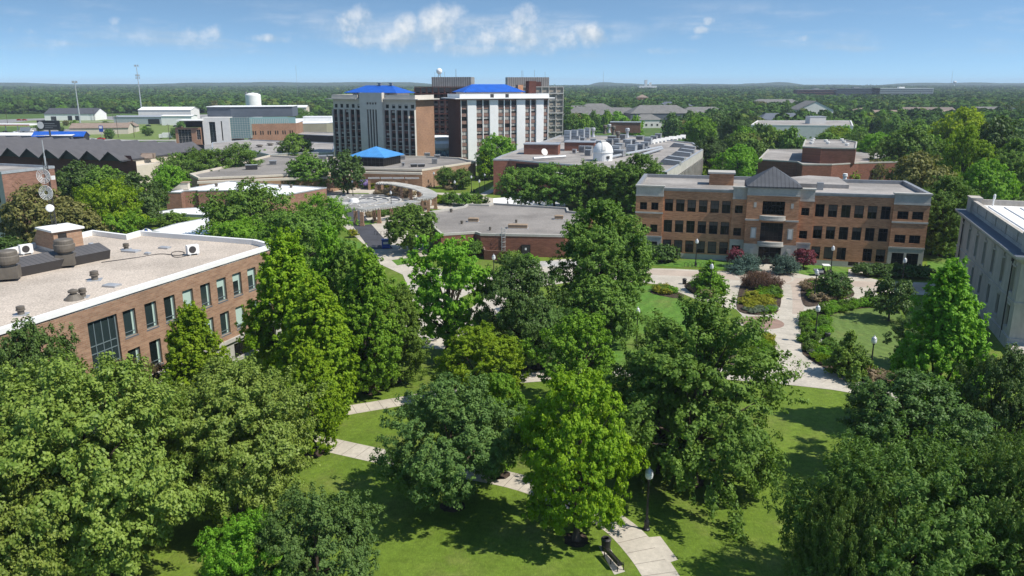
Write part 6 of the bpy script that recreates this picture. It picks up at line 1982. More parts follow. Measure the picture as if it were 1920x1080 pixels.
# utility cart parked before the hall
t = thing('utility_cart', 'white roofed grey utility cart parked on the hall lawn edge', 'utility cart', G(1544, 517), R(172))
b = MB(); b.prism([(-1.5, -.75), (1.5, -.75), (1.5, .75), (-1.5, .75)], .42, .62); b.q([(-1.55, -.72, .62), (-1.55, .72, .62), (-.75, .72, 1.05), (-.75, -.72, 1.05)]); b.box(-1.5, -.75, -.72, .72, .62, .95); b.build('body', M['dark_metal'], t)
b = MB(); b.box(.25, 1.75, -.8, .8, .75, .82); b.box(.25, 1.75, -.8, -.74, .82, 1.15); b.box(.25, 1.75, .74, .8, .82, 1.15); b.box(.25, .31, -.74, .74, .82, 1.15); b.box(1.69, 1.75, -.74, .74, .82, 1.15); b.build('cargo_bed', M['galv'], t)
b = MB()
for x in (-.85, .2):
    for y in (-.68, .68): b.tube((x, y, .7), (x * .8, y * .92, 2.05), .04)
b.build('roll_bars', M['black_metal'], t)
b = MB(); b.prism([(-.95, -.78), (.35, -.78), (.35, .78), (-.95, .78)], 2.05, 2.14); b.build('roof', M['white'], t)
b = MB(); b.box(-.3, .15, -.6, .6, .62, .95); b.box(.05, .2, -.6, .6, .95, 1.5); b.build('seat', M['tyre'], t)
for x in (-1.05, 1.05):
    for y in (-.72, .72):
        b = MB(); b.lathe([(.16, -.12), (.38, -.12), (.38, .12), (.16, .12)], n=18); o_ = b.build('wheel', M['tyre'], t, loc=(x, y, .38)); o_.rotation_euler = (R(90), 0, 0)
        b = MB(); b.lathe([(.2, -.13), (.2, .13)], n=12); b.build('rim', M['galv'], o_)

# patio umbrella among the left trees
p = G(274, 432, 2.4)
t = thing('patio_umbrella', 'blue and white striped patio umbrella behind the gravel roofed building', 'umbrella', (p[0], p[1], 0))
b = MB(); n = 16
for i in range(n):
    a0, a1 = 2 * math.pi * i / n, 2 * math.pi * (i + 1) / n
    b.q([(1.6 * math.cos(a0), 1.6 * math.sin(a0), 2.2), (1.6 * math.cos(a1), 1.6 * math.sin(a1), 2.2), (0, 0, 3.0)], (i // 2) % 2)
b.build('canopy', [M['blue_paint'], M['white']], t); b = MB(); b.tube((0, 0, 0), (0, 0, 2.95), .04); b.build('pole', M['galv'], t)


def car(px, py, rz, paint, label, s=1.0, van=False):
    t = thing('parked_car' if not van else 'white_truck', label, 'car' if not van else 'truck', G(px, py), rz, 'vehicles on the far lots')
    b = MB()
    if van:
        b.box(-4.5, 1.8, -1.2, 1.2, .8, 3.8); b.box(2.0, 3.9, -1.15, 1.15, .6, 2.9)
    else:
        b.prism([(-2.2, -.9), (2.2, -.9), (2.3, -.6), (2.3, .6), (2.2, .9), (-2.2, .9), (-2.3, .5), (-2.3, -.5)], .35, .95)
        q = [(-1.6, .95), (1.1, .95), (.5, 1.5), (-1.2, 1.5)]
        for y, r in ((-.8, 1), (.8, -1)): b.q([(x, y, z) for x, z in q][::r])
        for (x0, z0), (x1, z1) in zip(q, q[1:] + q[:1]): b.q([(x0, -.8, z0), (x0, .8, z0), (x1, .8, z1), (x1, -.8, z1)])
    b.build('body', M[paint], t)
    b = MB()
    if van: b.box(3.2, 3.93, -1.0, 1.0, 1.9, 2.7)
    else:
        b.q([(-1.4, -.805, 1.0), (.9, -.805, 1.0), (.45, -.805, 1.44), (-1.15, -.805, 1.44)]); b.q([(1.08, -.7, 1.0), (1.08, .7, 1.0), (.56, .7, 1.46), (.56, -.7, 1.46)])
    b.build('windows', M['glass'], t)
    for x in ((-1.4, 1.4) if not van else (-3, 3)):
        b = MB(); b.lathe([(.34, -.95 if not van else -1.2), (.34, .95 if not van else 1.2)], n=12); o_ = b.build('wheels', M['tyre'], t, loc=(x, 0, .34)); o_.rotation_euler = (R(90), 0, 0)


M['silver_paint'] = mat('silver paint', (.5, .51, .52), .3, .5)
for a in ((150, 264, .1, 'white', 'white car in front of the blue canopy shop'), (158, 263, .1, 'black_metal', 'black car next to the white one by the blue canopy shop'), (175, 264, .2, 'silver_paint', 'silver car on the road right of the blue canopy'), (190, 262, .1, 'red_paint', 'red car on the road in front of the grass field'),
          (10, 249, 1.5, 'black_metal', 'black car under the fuel canopy'), (30, 250, 1.4, 'silver_paint', 'silver car under the fuel canopy'), (36, 226, 0, 'red_paint', 'red car, leftmost on the far lot at the left edge'), (46, 226, 0, 'red_paint', 'red car, rightmost on the far lot at the left edge'), (278, 237, .2, 'black_metal', 'black car beside the long grey warehouse'), (330, 238, .1, 'dark_metal', 'dark car before the white garage'),
          (100, 228, .1, 'silver_paint', 'silver car left of the white metal shed'), (405, 276, .3, 'white', 'white car near the end of the arena roof')):
    car(*a)
car(311, 260, R(185), 'white', 'white articulated truck cab on the road by the grass field', van=True)
car(52, 248, R(10), 'white', 'white delivery truck near the fuel canopy', van=True)
for px, pyb, pyt, lb in ((222, 258, 216, 'wooden utility pole left of the taller cell tower on the grass field'), (252, 258, 226, 'utility pole on the grass field near the brown roofed wing'), (177, 226, 205, 'thin utility pole beside the white metal shed'), (212, 224, 206, 'utility pole near the tree line left of the grey warehouse'), (225, 224, 208, 'shorter utility pole near the tree line left of the grey warehouse'), (318, 262, 232, 'street light pole in front of the white garage'), (15, 236, 206, 'utility pole above the fuel canopy'), (365, 222, 200, 'utility pole behind the white garage'), (1313, 216, 190, 'utility pole among the houses right of the laboratory')):
    p = G(px, pyb); h = at(px, pyt, p[1])[2]
    t = thing('utility_pole', lb, 'pole', p, .2, 'poles across the far town')
    b = MB(); b.tube((0, 0, 0), (0, 0, h), .2, .14, 6); b.build('post', M['bark'], t); b = MB(); b.box(-1.3, 1.3, -.08, .08, h - 1.0, h - .8); b.build('crossarm', M['bark'], t)


# ---------------------------------------------------------------- trees
def leaf_mesh(name, P, N, size, rng, aspect=.62):
    """one small rhombic leaf (or leaf cluster) per point, facing N"""
    n = len(P)
    r = rng.normal(size=(n, 3))
    t = np.cross(N, r); t /= np.linalg.norm(t, axis=1)[:, None] + 1e-9
    b = np.cross(N, t)
    s = (size * rng.uniform(.65, 1.35, n))[:, None]
    V = np.empty((n, 4, 3), dtype=np.float32)
    V[:, 0] = P + t * s * .62; V[:, 1] = P + b * s * .62 * aspect + N * s * .1
    V[:, 2] = P - t * s * .62; V[:, 3] = P - b * s * .62 * aspect + N * s * .1
    me = bpy.data.meshes.new(name)
    me.vertices.add(4 * n); me.vertices.foreach_set('co', V.ravel())
    me.loops.add(4 * n); me.loops.foreach_set('vertex_index', np.arange(4 * n, dtype=np.int32))
    me.polygons.add(n); me.polygons.foreach_set('loop_start', np.arange(0, 4 * n, 4, dtype=np.int32))
    me.update(calc_edges=True)
    return me


def prof_fn(kind):
    if kind == 'round': return lambda t: np.sqrt(np.clip(1 - ((t - .45) / .56) ** 2, 0.02, 1))
    if kind == 'broad': return lambda t: np.clip(np.where(t < .32, .62 + .38 * t / .32, np.sqrt(np.clip(1 - ((t - .32) / .70) ** 2, 0.02, 1))), .05, 1)
    if kind == 'oval': return lambda t: np.sqrt(np.clip(1 - ((t - .38) / .64) ** 2, 0.02, 1))
    if kind == 'column': return lambda t: np.clip(np.where(t < .25, .72 + .28 * t / .25, 1 - .88 * ((t - .25) / .75) ** 1.7), .06, 1)
    if kind == 'cone': return lambda t: np.clip(np.where(t < .12, .7 + .3 * t / .12, 1 - (t - .12) / .9), .04, 1)
    if kind == 'vase': return lambda t: np.clip(np.where(t < .62, .48 + .52 * t / .62, np.sqrt(np.clip(1 - ((t - .62) / .40) ** 2, .03, 1))), .05, 1)
    if kind == 'drape': return lambda t: np.clip(np.where(t < .3, .78 + .22 * t / .3, 1 - .86 * (np.clip(t - .3, 0, 1) / .7) ** 1.5), .06, 1)
    if kind == 'flat': return lambda t: np.clip(np.where(t < .5, .55 + .45 * t / .5, np.sqrt(np.clip(1 - ((t - .5) / .55) ** 2, .05, 1))), .05, 1)


TREES = {}


def tree_kind(key, seed, prof, R0, Hc, trunk, ncl, clr, nleaf, leaf, lob=.18, flat=.65, elong=1.0, ax=(1, 0), inner=.22, up=.35, hole=0.0, limbs=14, aspect=.62):
    rng = np.random.default_rng(seed)
    f = prof_fn(prof)
    ts = np.linspace(0.02, .99, 200); w = f(ts); w = w / w.sum()
    tc = rng.choice(ts, ncl, p=w) + rng.uniform(-.01, .01, ncl)
    # golden-angle spread keeps clumps apart
    ang = (np.arange(ncl) * 2.39996 + rng.uniform(-.5, .5, ncl)); order = rng.permutation(ncl); ang = ang[order]
    k1, k2 = rng.uniform(0, 6.28, 2)
    lobes = 1 + lob * np.sin(3 * ang + k1 + 4 * tc) + lob * .7 * np.sin(5 * ang + k2 - 6 * tc) + rng.uniform(-lob, lob, ncl) * .6
    rad = f(np.clip(tc, .01, .99)) * R0 * lobes
    ins = rng.uniform(size=ncl) < inner
    rad = np.where(ins, rad * rng.uniform(.2, .65, ncl), rad * rng.uniform(.82, 1.0, ncl))
    rad = np.maximum(rad - clr * .55, 0.05)
    C = np.stack([rad * np.cos(ang), rad * np.sin(ang), trunk + tc * Hc * (1 - clr / Hc * .6)], 1)
    ctr = np.array([0, 0, trunk + Hc * .32])
    O = C - ctr; O /= np.linalg.norm(O, axis=1)[:, None] + 1e-6
    if hole:
        keep = rng.uniform(size=ncl) > hole * (np.sin(ang * 2 + k2 + tc * 7) > .4)
        C, O, rad = C[keep], O[keep], rad[keep]
    m = len(C)
    cs = clr * rng.uniform(.6, 1.35, m)
    wt = cs ** 2; wt /= wt.sum()
    idx = rng.choice(m, nleaf, p=wt)
    # every clump is a cluster of sprays, every spray a cluster of leaves
    nsp = 14
    sd = rng.normal(size=(m, nsp, 3)); sd /= np.linalg.norm(sd, axis=2)[:, :, None]
    sd = sd + O[:, None, :] * .5
    srr = rng.uniform(.45, 1.12, (m, nsp, 1)) ** .7
    sp = sd * srr * cs[:, None, None]
    sp[:, :, 2] *= flat
    if elong != 1.0:
        A = O * ax[0] + np.array([0, 0, 1.0]) * ax[1]
        A /= np.linalg.norm(A, axis=1)[:, None] + 1e-6
        sp = sp + A[:, None, :] * (np.einsum('ijk,ik->ij', sp, A) * (elong - 1))[:, :, None]
    js = rng.integers(0, nsp, nleaf)
    off = rng.normal(size=(nleaf, 3))
    od = off / (np.linalg.norm(off, axis=1)[:, None] + 1e-9)
    off = od * (rng.uniform(0, 1, nleaf)[:, None] ** .5) * (cs[idx] * .31)[:, None] * np.array([1, 1, .8])
    if elong != 1.0:
        off = off + A[idx] * (np.einsum('ij,ij->i', off, A[idx]) * (elong - 1))[:, None]
    P = C[idx] + sp[idx, js] + off
    N = sd[idx, js] * .35 + od * .45 + O[idx] * .3 + np.array([0, 0, up]) + rng.normal(size=(nleaf, 3)) * .5
    N /= np.linalg.norm(N, axis=1)[:, None] + 1e-9
    P[:, 2] = np.maximum(P[:, 2], .35)
    crown = leaf_mesh('crown', P, N, leaf, rng, aspect)
    Ht = trunk + Hc
    mb = MB()
    r0 = max(.09, .028 * Ht)
    zs = [0, .05 * Ht, trunk, trunk + Hc * .35, trunk + Hc * .72]
    rs = [r0 * 1.5, r0, r0 * .85, r0 * .55, r0 * .16]
    wob = [(0, 0), (0, 0)] + [tuple(rng.uniform(-.02, .02, 2) * Ht) for _ in range(3)]
    pts = [(wob[i][0], wob[i][1], zs[i]) for i in range(5)]
    for i in range(4): mb.tube(pts[i], pts[i + 1], rs[i], rs[i + 1], 7)
    sel = rng.permutation(m)[:limbs]
    for s_ in sel:
        c = C[s_]; z0 = min(trunk + (c[2] - trunk) * rng.uniform(.1, .45), trunk + Hc * .6)
        fz = (z0 - trunk) / Hc
        b0 = (wob[2][0] * (1 - fz) + wob[3][0] * fz, wob[2][1] * (1 - fz) + wob[3][1] * fz, max(z0, trunk * .8))
        mid_ = (c[0] * .55 + b0[0] * .45, c[1] * .55 + b0[1] * .45, b0[2] * .38 + c[2] * .62)
        mb.tube(b0, mid_, r0 * .34, r0 * .2, 5); mb.tube(mid_, tuple(c), r0 * .2, r0 * .07, 5)
    tr = mb.build('trunk', M['bark']); tm = tr.data; bpy.data.objects.remove(tr)
    crown.materials.append(M['lf_mid'])
    TREES[key] = (crown, tm, R0 * (1 + lob * .35), Ht)


def tree(kind, x, y, width, height, leaf, label, name='tree', cat='tree', group=None, rz=None, z=0.0, rng=random.Random(77)):
    cm, tm, r, h = TREES[kind]
    t = thing(name, label, cat, (x, y, z), rng.uniform(0, 6.28) if rz is None else rz, group)
    s = width / (2 * r)
    t.scale = (s, s, height / h)
    link('trunk', tm, t)
    c = link('crown', cm, t)
    c.material_slots[0].link = 'OBJECT'
    c.material_slots[0].material = M[leaf]
    return t


# near kinds: many small leaves in separate clumps
tree_kind('linden', 1, 'broad', 7.6, 13.0, 2.6, 300, 1.35, 125000, .22, .2, .45, 1.35, (1, -.1), .2, .5, .08)
tree_kind('maple', 2, 'oval', 5.0, 10.5, 2.0, 210, .95, 64000, .21, .13, .8, 1.0, inner=.12, up=.35, hole=.3)
tree_kind('ash', 3, 'round', 6.0, 9.6, 2.2, 175, 1.2, 66000, .2, .2, .7, 1.0, inner=.15, up=.4, hole=.35)
tree_kind('column', 4, 'column', 3.9, 15.0, 1.3, 220, .9, 56000, .25, .12, 1.0, 1.3, (.5, 1), .12, .25, .25)
tree_kind('oak', 5, 'round', 6.0, 11.0, 2.4, 135, 1.4, 58000, .22, .24, .7, 1.0, inner=.15, up=.4, hole=.35)
tree_kind('elm', 6, 'drape', 7.6, 13.8, 1.6, 190, 1.15, 70000, .24, .26, .55, 2.0, (1, -.55), .2, .45, .5, 30)
tree_kind('hornbeam', 7, 'broad', 7.6, 10.6, 1.4, 380, .85, 105000, .22, .14, .8, 1.9, (.6, 1), .12, .15, aspect=.42)
tree_kind('loose', 8, 'flat', 6.2, 12.4, 2.8, 120, 1.3, 34000, .30, .26, .7, 1.0, inner=.2, up=.35, hole=.45, limbs=32)
tree_kind('tall', 9, 'oval', 6.0, 16.5, 1.6, 240, 1.2, 66000, .27, .2, .8, 1.15, (1, .1), .12, .35)
# middle distance
tree_kind('honey', 11, 'flat', 6.5, 8.6, 2.4, 130, 1.35, 17000, .40, .22, .5, 1.3, (1, -.1), .15, .5, aspect=.5)
tree_kind('honey_b', 12, 'flat', 6.5, 9.0, 2.2, 120, 1.4, 17000, .40, .26, .5, 1.3, (1, 0), .15, .5, .3, aspect=.5)
tree_kind('round_m', 13, 'round', 5.0, 9.0, 1.8, 120, 1.2, 15000, .38, .13, .8, inner=.12)
tree_kind('broad_m', 14, 'broad', 6.0, 9.5, 2.0, 130, 1.35, 16000, .42, .2, .65, inner=.12)
tree_kind('column_m', 15, 'column', 3.0, 11.0, 1.2, 100, .85, 10000, .36, .14, 1.0, 1.2, (.5, 1), .1, .25)
tree_kind('cone_m', 16, 'cone', 2.8, 6.2, .35, 130, .6, 14000, .24, .14, .6, 1.5, (1, .1), .1, .4, limbs=4)
tree_kind('arbor', 17, 'cone', 1.1, 5.0, .15, 60, .4, 5000, .2, .1, 1.0, 1.3, (.3, 1), .1, .2, limbs=2)
tree_kind('small', 18, 'round', 2.0, 3.0, 1.1, 60, .55, 6000, .2, .2, .8, inner=.15, limbs=10)
# far kinds
for i, (pf, seed) in enumerate((('round', 21), ('broad', 22), ('oval', 23), ('flat', 24))):
    tree_kind('far%d' % i, seed, pf, 5.6, 10.5, 1.4, 60, 1.9, 3600, .85, .2, .7, inner=.1, limbs=6)

# shrubs
tree_kind('shrub', 31, 'flat', 1.0, 1.3, .05, 34, .34, 3400, .13, .16, .8, inner=.1, limbs=4)
tree_kind('hedge', 32, 'flat', 1.0, 1.1, .02, 46, .3, 4200, .12, .08, .8, inner=.1, limbs=3)
tree_kind('spiky', 33, 'vase', 1.0, 1.3, .02, 50, .26, 3600, .15, .12, 1.0, 2.2, (.4, 1), .1, .1, limbs=4, aspect=.25)
tree_kind('mat', 34, 'flat', 1.2, .75, .0, 40, .33, 3600, .13, .18, .6, inner=.1, limbs=3)
tree_kind('juniper', 35, 'flat', 1.5, 1.5, .0, 120, .36, 14000, .14, .16, .6, 2.0, (1, .2), .1, .4, limbs=4, aspect=.3)


def T(kind, pxc, yt, yb, wpx, leaf, label, name='tree', hs=1.0, ws=1.0, rz=None, group=None):
    V = 540 + FPX * FPX / 383
    x, y, _ = G(960 + (pxc - 960) * (V - yb) / (V - yt * .55 - yb * .45), yb)     # trunks lean away from the middle in a tilted view
    h = Hh(yb, yt) * hs
    ctr = max(y * CT + (CAMH - h * .5) * ST, 5)     # depth of the crown along the view axis
    w = wpx / FPX * ctr * ws
    return tree(kind, x, y, w, h, leaf, label, name, rz=rz, group=group)


# foreground, one by one
T('linden', 150, 672, 1085, 385, 'lf_linden', 'huge spreading linden filling the lower left corner of the campus lawn', 'linden_tree', rz=.4)
T('linden', -70, 800, 1180, 330, 'lf_linden', 'linden at the bottom left edge, below the huge spreading one', 'linden_tree', rz=3.0)
T('linden', 436, 684, 975, 290, 'lf_linden', 'second large linden right beside the huge one in front of the brick wall', 'linden_tree', rz=2.2)
T('oak', 62, 608, 905, 190, 'lf_dark', 'dark leaved tree against the left end of the brown brick wall', 'oak_tree', rz=1.0)
T('ash', 245, 672, 835, 130, 'lf_brown', 'bronze tinged small tree under the tall curtain wall window', 'ash_tree', rz=.5)
T('column', 366, 572, 815, 125, 'lf_bright', 'bright lime green columnar tree standing before the brick wall windows', 'columnar_tree', rz=.2)
T('column', 540, 436, 740, 150, 'lf_bright', 'tall bright green columnar tree at the far corner of the brown brick building', 'columnar_tree', rz=1.1)
T('column', 596, 520, 800, 140, 'lf_bright', 'bright yellow green columnar tree in front of its taller neighbour', 'columnar_tree', rz=2.9)
T('column', 582, 640, 850, 100, 'lf_bright', 'lowest lime green columnar tree of the row, next to the walk', 'columnar_tree', rz=4.0)
T('column', 690, 468, 735, 130, 'lf_fresh', 'mid green columnar tree at the right of the columnar row', 'columnar_tree', rz=5.0)
T('tall', 735, 530, 715, 115, 'lf_mid', 'leaning mid green tree on the right flank of the columnar row', 'maple_tree', rz=5.6)
T('column', 622, 424, 690, 95, 'lf_fresh', 'slim dark green columnar tree behind the columnar row', 'columnar_tree', rz=3.3)
T('column', 655, 455, 700, 90, 'lf_mid', 'slim mid green columnar tree between the two larger columns', 'columnar_tree', rz=.8)
T('loose', 836, 442, 672, 185, 'lf_fresh', 'loose airy maple with visible branches in the middle of the walks', 'maple_tree', rz=.7)
T('oak', 978, 482, 690, 165, 'lf_dark', 'dark green oak to the right of the airy maple', 'oak_tree', rz=2.0)
T('oak', 1010, 560, 690, 110, 'lf_blue', 'dull green oak tucked at the right side of the dark oak', 'oak_tree', rz=4.4)
T('tall', 1128, 374, 612, 168, 'lf_elm', 'tallest dark green tree left of the orange hall', 'oak_tree', rz=.3)
T('broad_m', 1120, 520, 645, 140, 'lf_elm', 'spreading lower tree at the foot of the tallest dark tree', 'oak_tree', rz=1.3)
T('maple', 902, 616, 775, 162, 'lf_bright', 'round bright green maple behind the big blue green tree', 'maple_tree', rz=1.7)
T('ash', 846, 706, 950, 262, 'lf_blue', 'big rounded blue green tree casting a wide shadow on the near lawn', 'ash_tree', rz=.9)
T('maple', 935, 700, 890, 110, 'lf_fresh', 'fresh green tree squeezed between the blue green tree and the lime maple', 'maple_tree', rz=5.1)
T('maple', 1085, 694, 1012, 200, 'lf_bright', 'tall bright green maple standing by the near footpath', 'maple_tree', rz=3.6)
T('loose', 1082, 588, 770, 150, 'lf_fresh', 'airy green tree between the dark oak and the huge elm', 'maple_tree', rz=2.5)
T('elm', 1312, 570, 905, 355, 'lf_elm', 'huge drooping dark elm in the centre right of the lawn', 'elm_tree', rz=.5, ws=1.0)
T('elm', 1235, 620, 880, 190, 'lf_elm', 'dark elm merging with the left side of the huge drooping elm', 'elm_tree', rz=2.6)
T('ash', 590, 922, 1150, 225, 'lf_blue', 'dark rounded tree cut by the bottom edge left of centre', 'ash_tree', rz=2.0)
T('ash', 470, 965, 1150, 175, 'lf_fresh', 'fresh green tree cut by the bottom edge, left of the dark rounded one', 'ash_tree', rz=3.0)
T('hornbeam', 1712, 858, 1165, 420, 'lf_hornbeam', 'broad hornbeam with upright sprays in the lower right corner', 'hornbeam_tree', rz=.2)
T('hornbeam', 1930, 850, 1190, 330, 'lf_hornbeam', 'second hornbeam at the right edge beside the broad one', 'hornbeam_tree', rz=2.2)
T('hornbeam', 1596, 935, 1195, 200, 'lf_hornbeam', 'smaller hornbeam on the left flank of the broad one', 'hornbeam_tree', rz=4.2)
T('oak', 1705, 702, 905, 240, 'lf_dark', 'dark oak between the hornbeam and the garden walk', 'oak_tree', rz=3.1)
T('column', 1768, 494, 815, 150, 'lf_fresh', 'tall columnar tree before the limestone facade', 'columnar_tree', rz=1.5)
T('oak', 1880, 655, 900, 150, 'lf_dark', 'dark tree in front of the near corner of the limestone building', 'oak_tree', rz=.1)
T('oak', 1722, 590, 690, 95, 'lf_dark', 'dark understorey tree in the shade left of the columnar tree', 'oak_tree', rz=5.9)
T('small', 1672, 520, 602, 75, 'lf_dark', 'dark shrubby tree at the right corner of the garden lawn', 'small_tree', rz=1.9)
T('cone_m', 1592, 620, 706, 76, 'lf_mid', 'small conical tree on the garden lawn beside a lamp post', 'small_conical_tree', rz=.2)
T('cone_m', 1331, 488, 547, 60, 'lf_fresh', 'small conical evergreen in the round bed before the hall', 'small_conical_tree', rz=1.2)
T('round_m', 1565, 512, 560, 62, 'lf_dark', 'small dark rounded tree in the bed beside the parked cart', 'small_tree', rz=3.2)
T('small', 1379, 464, 500, 30, 'lf_pink', 'little crimson leaved tree left of the hall entrance', 'ornamental_tree', rz=.2)
T('small', 1508, 467, 503, 42, 'lf_pink', 'little crimson leaved tree right of the hall entrance', 'ornamental_tree', rz=2.2)

# mulch rings round the trunks standing in the lawn
for o in [o for o in S.objects if o.parent is None and o.get('category') == 'tree' and 40 < o.location[1] < 100 and abs(o.location[0]) < 32 and o.location[2] == 0]:
    rg = random.Random(int(o.location[0] * 10)); n_ = 22
    mb = MB(); mb.q([(o.location[0] + (1.0 + rg.uniform(-.12, .2)) * math.cos(2 * math.pi * i / n_), o.location[1] + (1.0 + rg.uniform(-.12, .2)) * math.sin(2 * math.pi * i / n_), .046) for i in range(n_)])
    tag(mb.build('garden_soil', M['soil']), kind='structure')

# middle distance
T('round_m', 770, 386, 472, 90, 'lf_elm', 'round dark tree at the left corner of the flat brick hall', 'oak_tree')
T('round_m', 650, 286, 366, 62, 'lf_dark', 'dense dark round tree in front of the blue pyramid', 'oak_tree')
T('round_m', 578, 292, 362, 76, 'lf_elm', 'dark green tree left of the dense round one on the court', 'oak_tree')
T('broad_m', 554, 251, 310, 62, 'lf_mid', 'green tree behind the union left of the dormitory towers', 'maple_tree')
T('cone_m', 497, 280, 306, 22, 'lf_fresh', 'small green cone tree beside the ribbed hall', 'small_conical_tree')
T('round_m', 932, 255, 335, 72, 'lf_fresh', 'large green tree covering the base of the white dormitory tower', 'maple_tree')
T('column_m', 910, 278, 338, 34, 'lf_bright', 'brighter slim tree on the left of the large green tree', 'maple_tree')
T('round_m', 836, 314, 353, 34, 'lf_elm', 'small dark tree at the union corner, left of two', 'small_tree')
T('round_m', 867, 317, 355, 36, 'lf_elm', 'small dark tree at the union corner, right of two', 'small_tree')
for i, (x, yt, yb, w, lb) in enumerate(((985, 313, 392, 100, 'feathery honeylocust, leftmost of the row before the laboratory'), (1040, 308, 392, 110, 'feathery honeylocust, second from left before the laboratory'), (1100, 305, 392, 110, 'feathery honeylocust, third from left before the laboratory'), (1160, 306, 395, 100, 'feathery honeylocust, fourth from left before the laboratory'))):
    T('honey' if i % 2 else 'honey_b', x, yt, yb, w, 'lf_elm', lb, 'honeylocust_tree', group='honeylocust row before the laboratory')
T('tall', 1200, 288, 398, 95, 'lf_elm', 'dense dark tree at the right end of the honeylocust row', 'oak_tree')
T('honey', 470, 345, 470, 165, 'lf_elm', 'wide dark honeylocust behind the end of the gravel roof', 'honeylocust_tree')
T('honey_b', 560, 392, 520, 150, 'lf_elm', 'honeylocust just behind the bright columnar trees', 'honeylocust_tree')
T('honey', 605, 365, 455, 95, 'lf_fresh', 'honeylocust on the left side of the asphalt lane', 'honeylocust_tree')
T('honey_b', 445, 412, 500, 120, 'lf_fresh', 'brighter honeylocust between the gravel roof and the wide dark one', 'honeylocust_tree')
T('broad_m', 75, 348, 475, 125, 'lf_olive', 'olive brown spotted tree beside the brick block at the left', 'linden_tree')
T('broad_m', 135, 380, 480, 120, 'lf_olive', 'olive tree in front of the spotted one behind the radio mast', 'linden_tree')
T('honey', 206, 340, 460, 118, 'lf_bright', 'yellow green honeylocust in the middle of the left trees', 'honeylocust_tree')
T('honey_b', 225, 398, 468, 90, 'lf_fresh', 'lower green honeylocust under the yellow green one', 'honeylocust_tree')
T('broad_m', 145, 304, 395, 90, 'lf_dark', 'dark tree in front of the arena wall, left of the pair', 'oak_tree')
T('broad_m', 200, 312, 400, 84, 'lf_mid', 'mid green tree in front of the arena wall', 'oak_tree')
T('broad_m', 250, 324, 428, 108, 'lf_dark', 'large dark tree right of the yellow green honeylocust', 'oak_tree')
T('column_m', 46, 412, 470, 48, 'lf_red', 'copper leaved tree at the foot of the brick block', 'copper_tree')
T('round_m', 15, 446, 500, 60, 'lf_dark', 'dark bush like tree at the left edge below the brick block', 'small_tree')
T('round_m', 318, 310, 385, 62, 'lf_fresh', 'fresh green tree at the corner of the white roofed building', 'maple_tree')
T('round_m', 326, 398, 440, 55, 'lf_mid', 'small green tree in front of the white canopy roof', 'small_tree')
T('honey', 335, 288, 352, 75, 'lf_elm', 'honeylocust at the left end of the row before the ribbed hall', 'honeylocust_tree')
T('honey_b', 385, 279, 345, 85, 'lf_elm', 'honeylocust in the middle of the row before the ribbed hall', 'honeylocust_tree')
T('honey', 445, 270, 342, 80, 'lf_elm', 'honeylocust at the right end of the row before the ribbed hall', 'honeylocust_tree')
AG = 'dark clipped columns behind the white roof'
for x, yt, yb, w, lb in ((366, 324, 356, 15, 'leftmost'), (382, 317, 355, 15, 'second from left'), (397, 317, 354, 15, 'third from left'), (413, 322, 354, 15, 'fourth from left'), (443, 317, 345, 11, 'fifth from left, one of the close pair'), (451, 318, 345, 11, 'sixth from left, one of the close pair'), (463, 325, 346, 9, 'rightmost and smallest')):
    T('arbor', x, yt, yb, w, 'lf_dark', 'dark clipped evergreen column behind the white roof, ' + lb, 'arborvitae', group=AG)
T('round_m', 482, 326, 348, 26, 'lf_bright', 'yellow green bush behind the white roof, left of two', 'bush')
T('round_m', 510, 330, 350, 26, 'lf_fresh', 'green bush behind the white roof, right of two', 'bush')
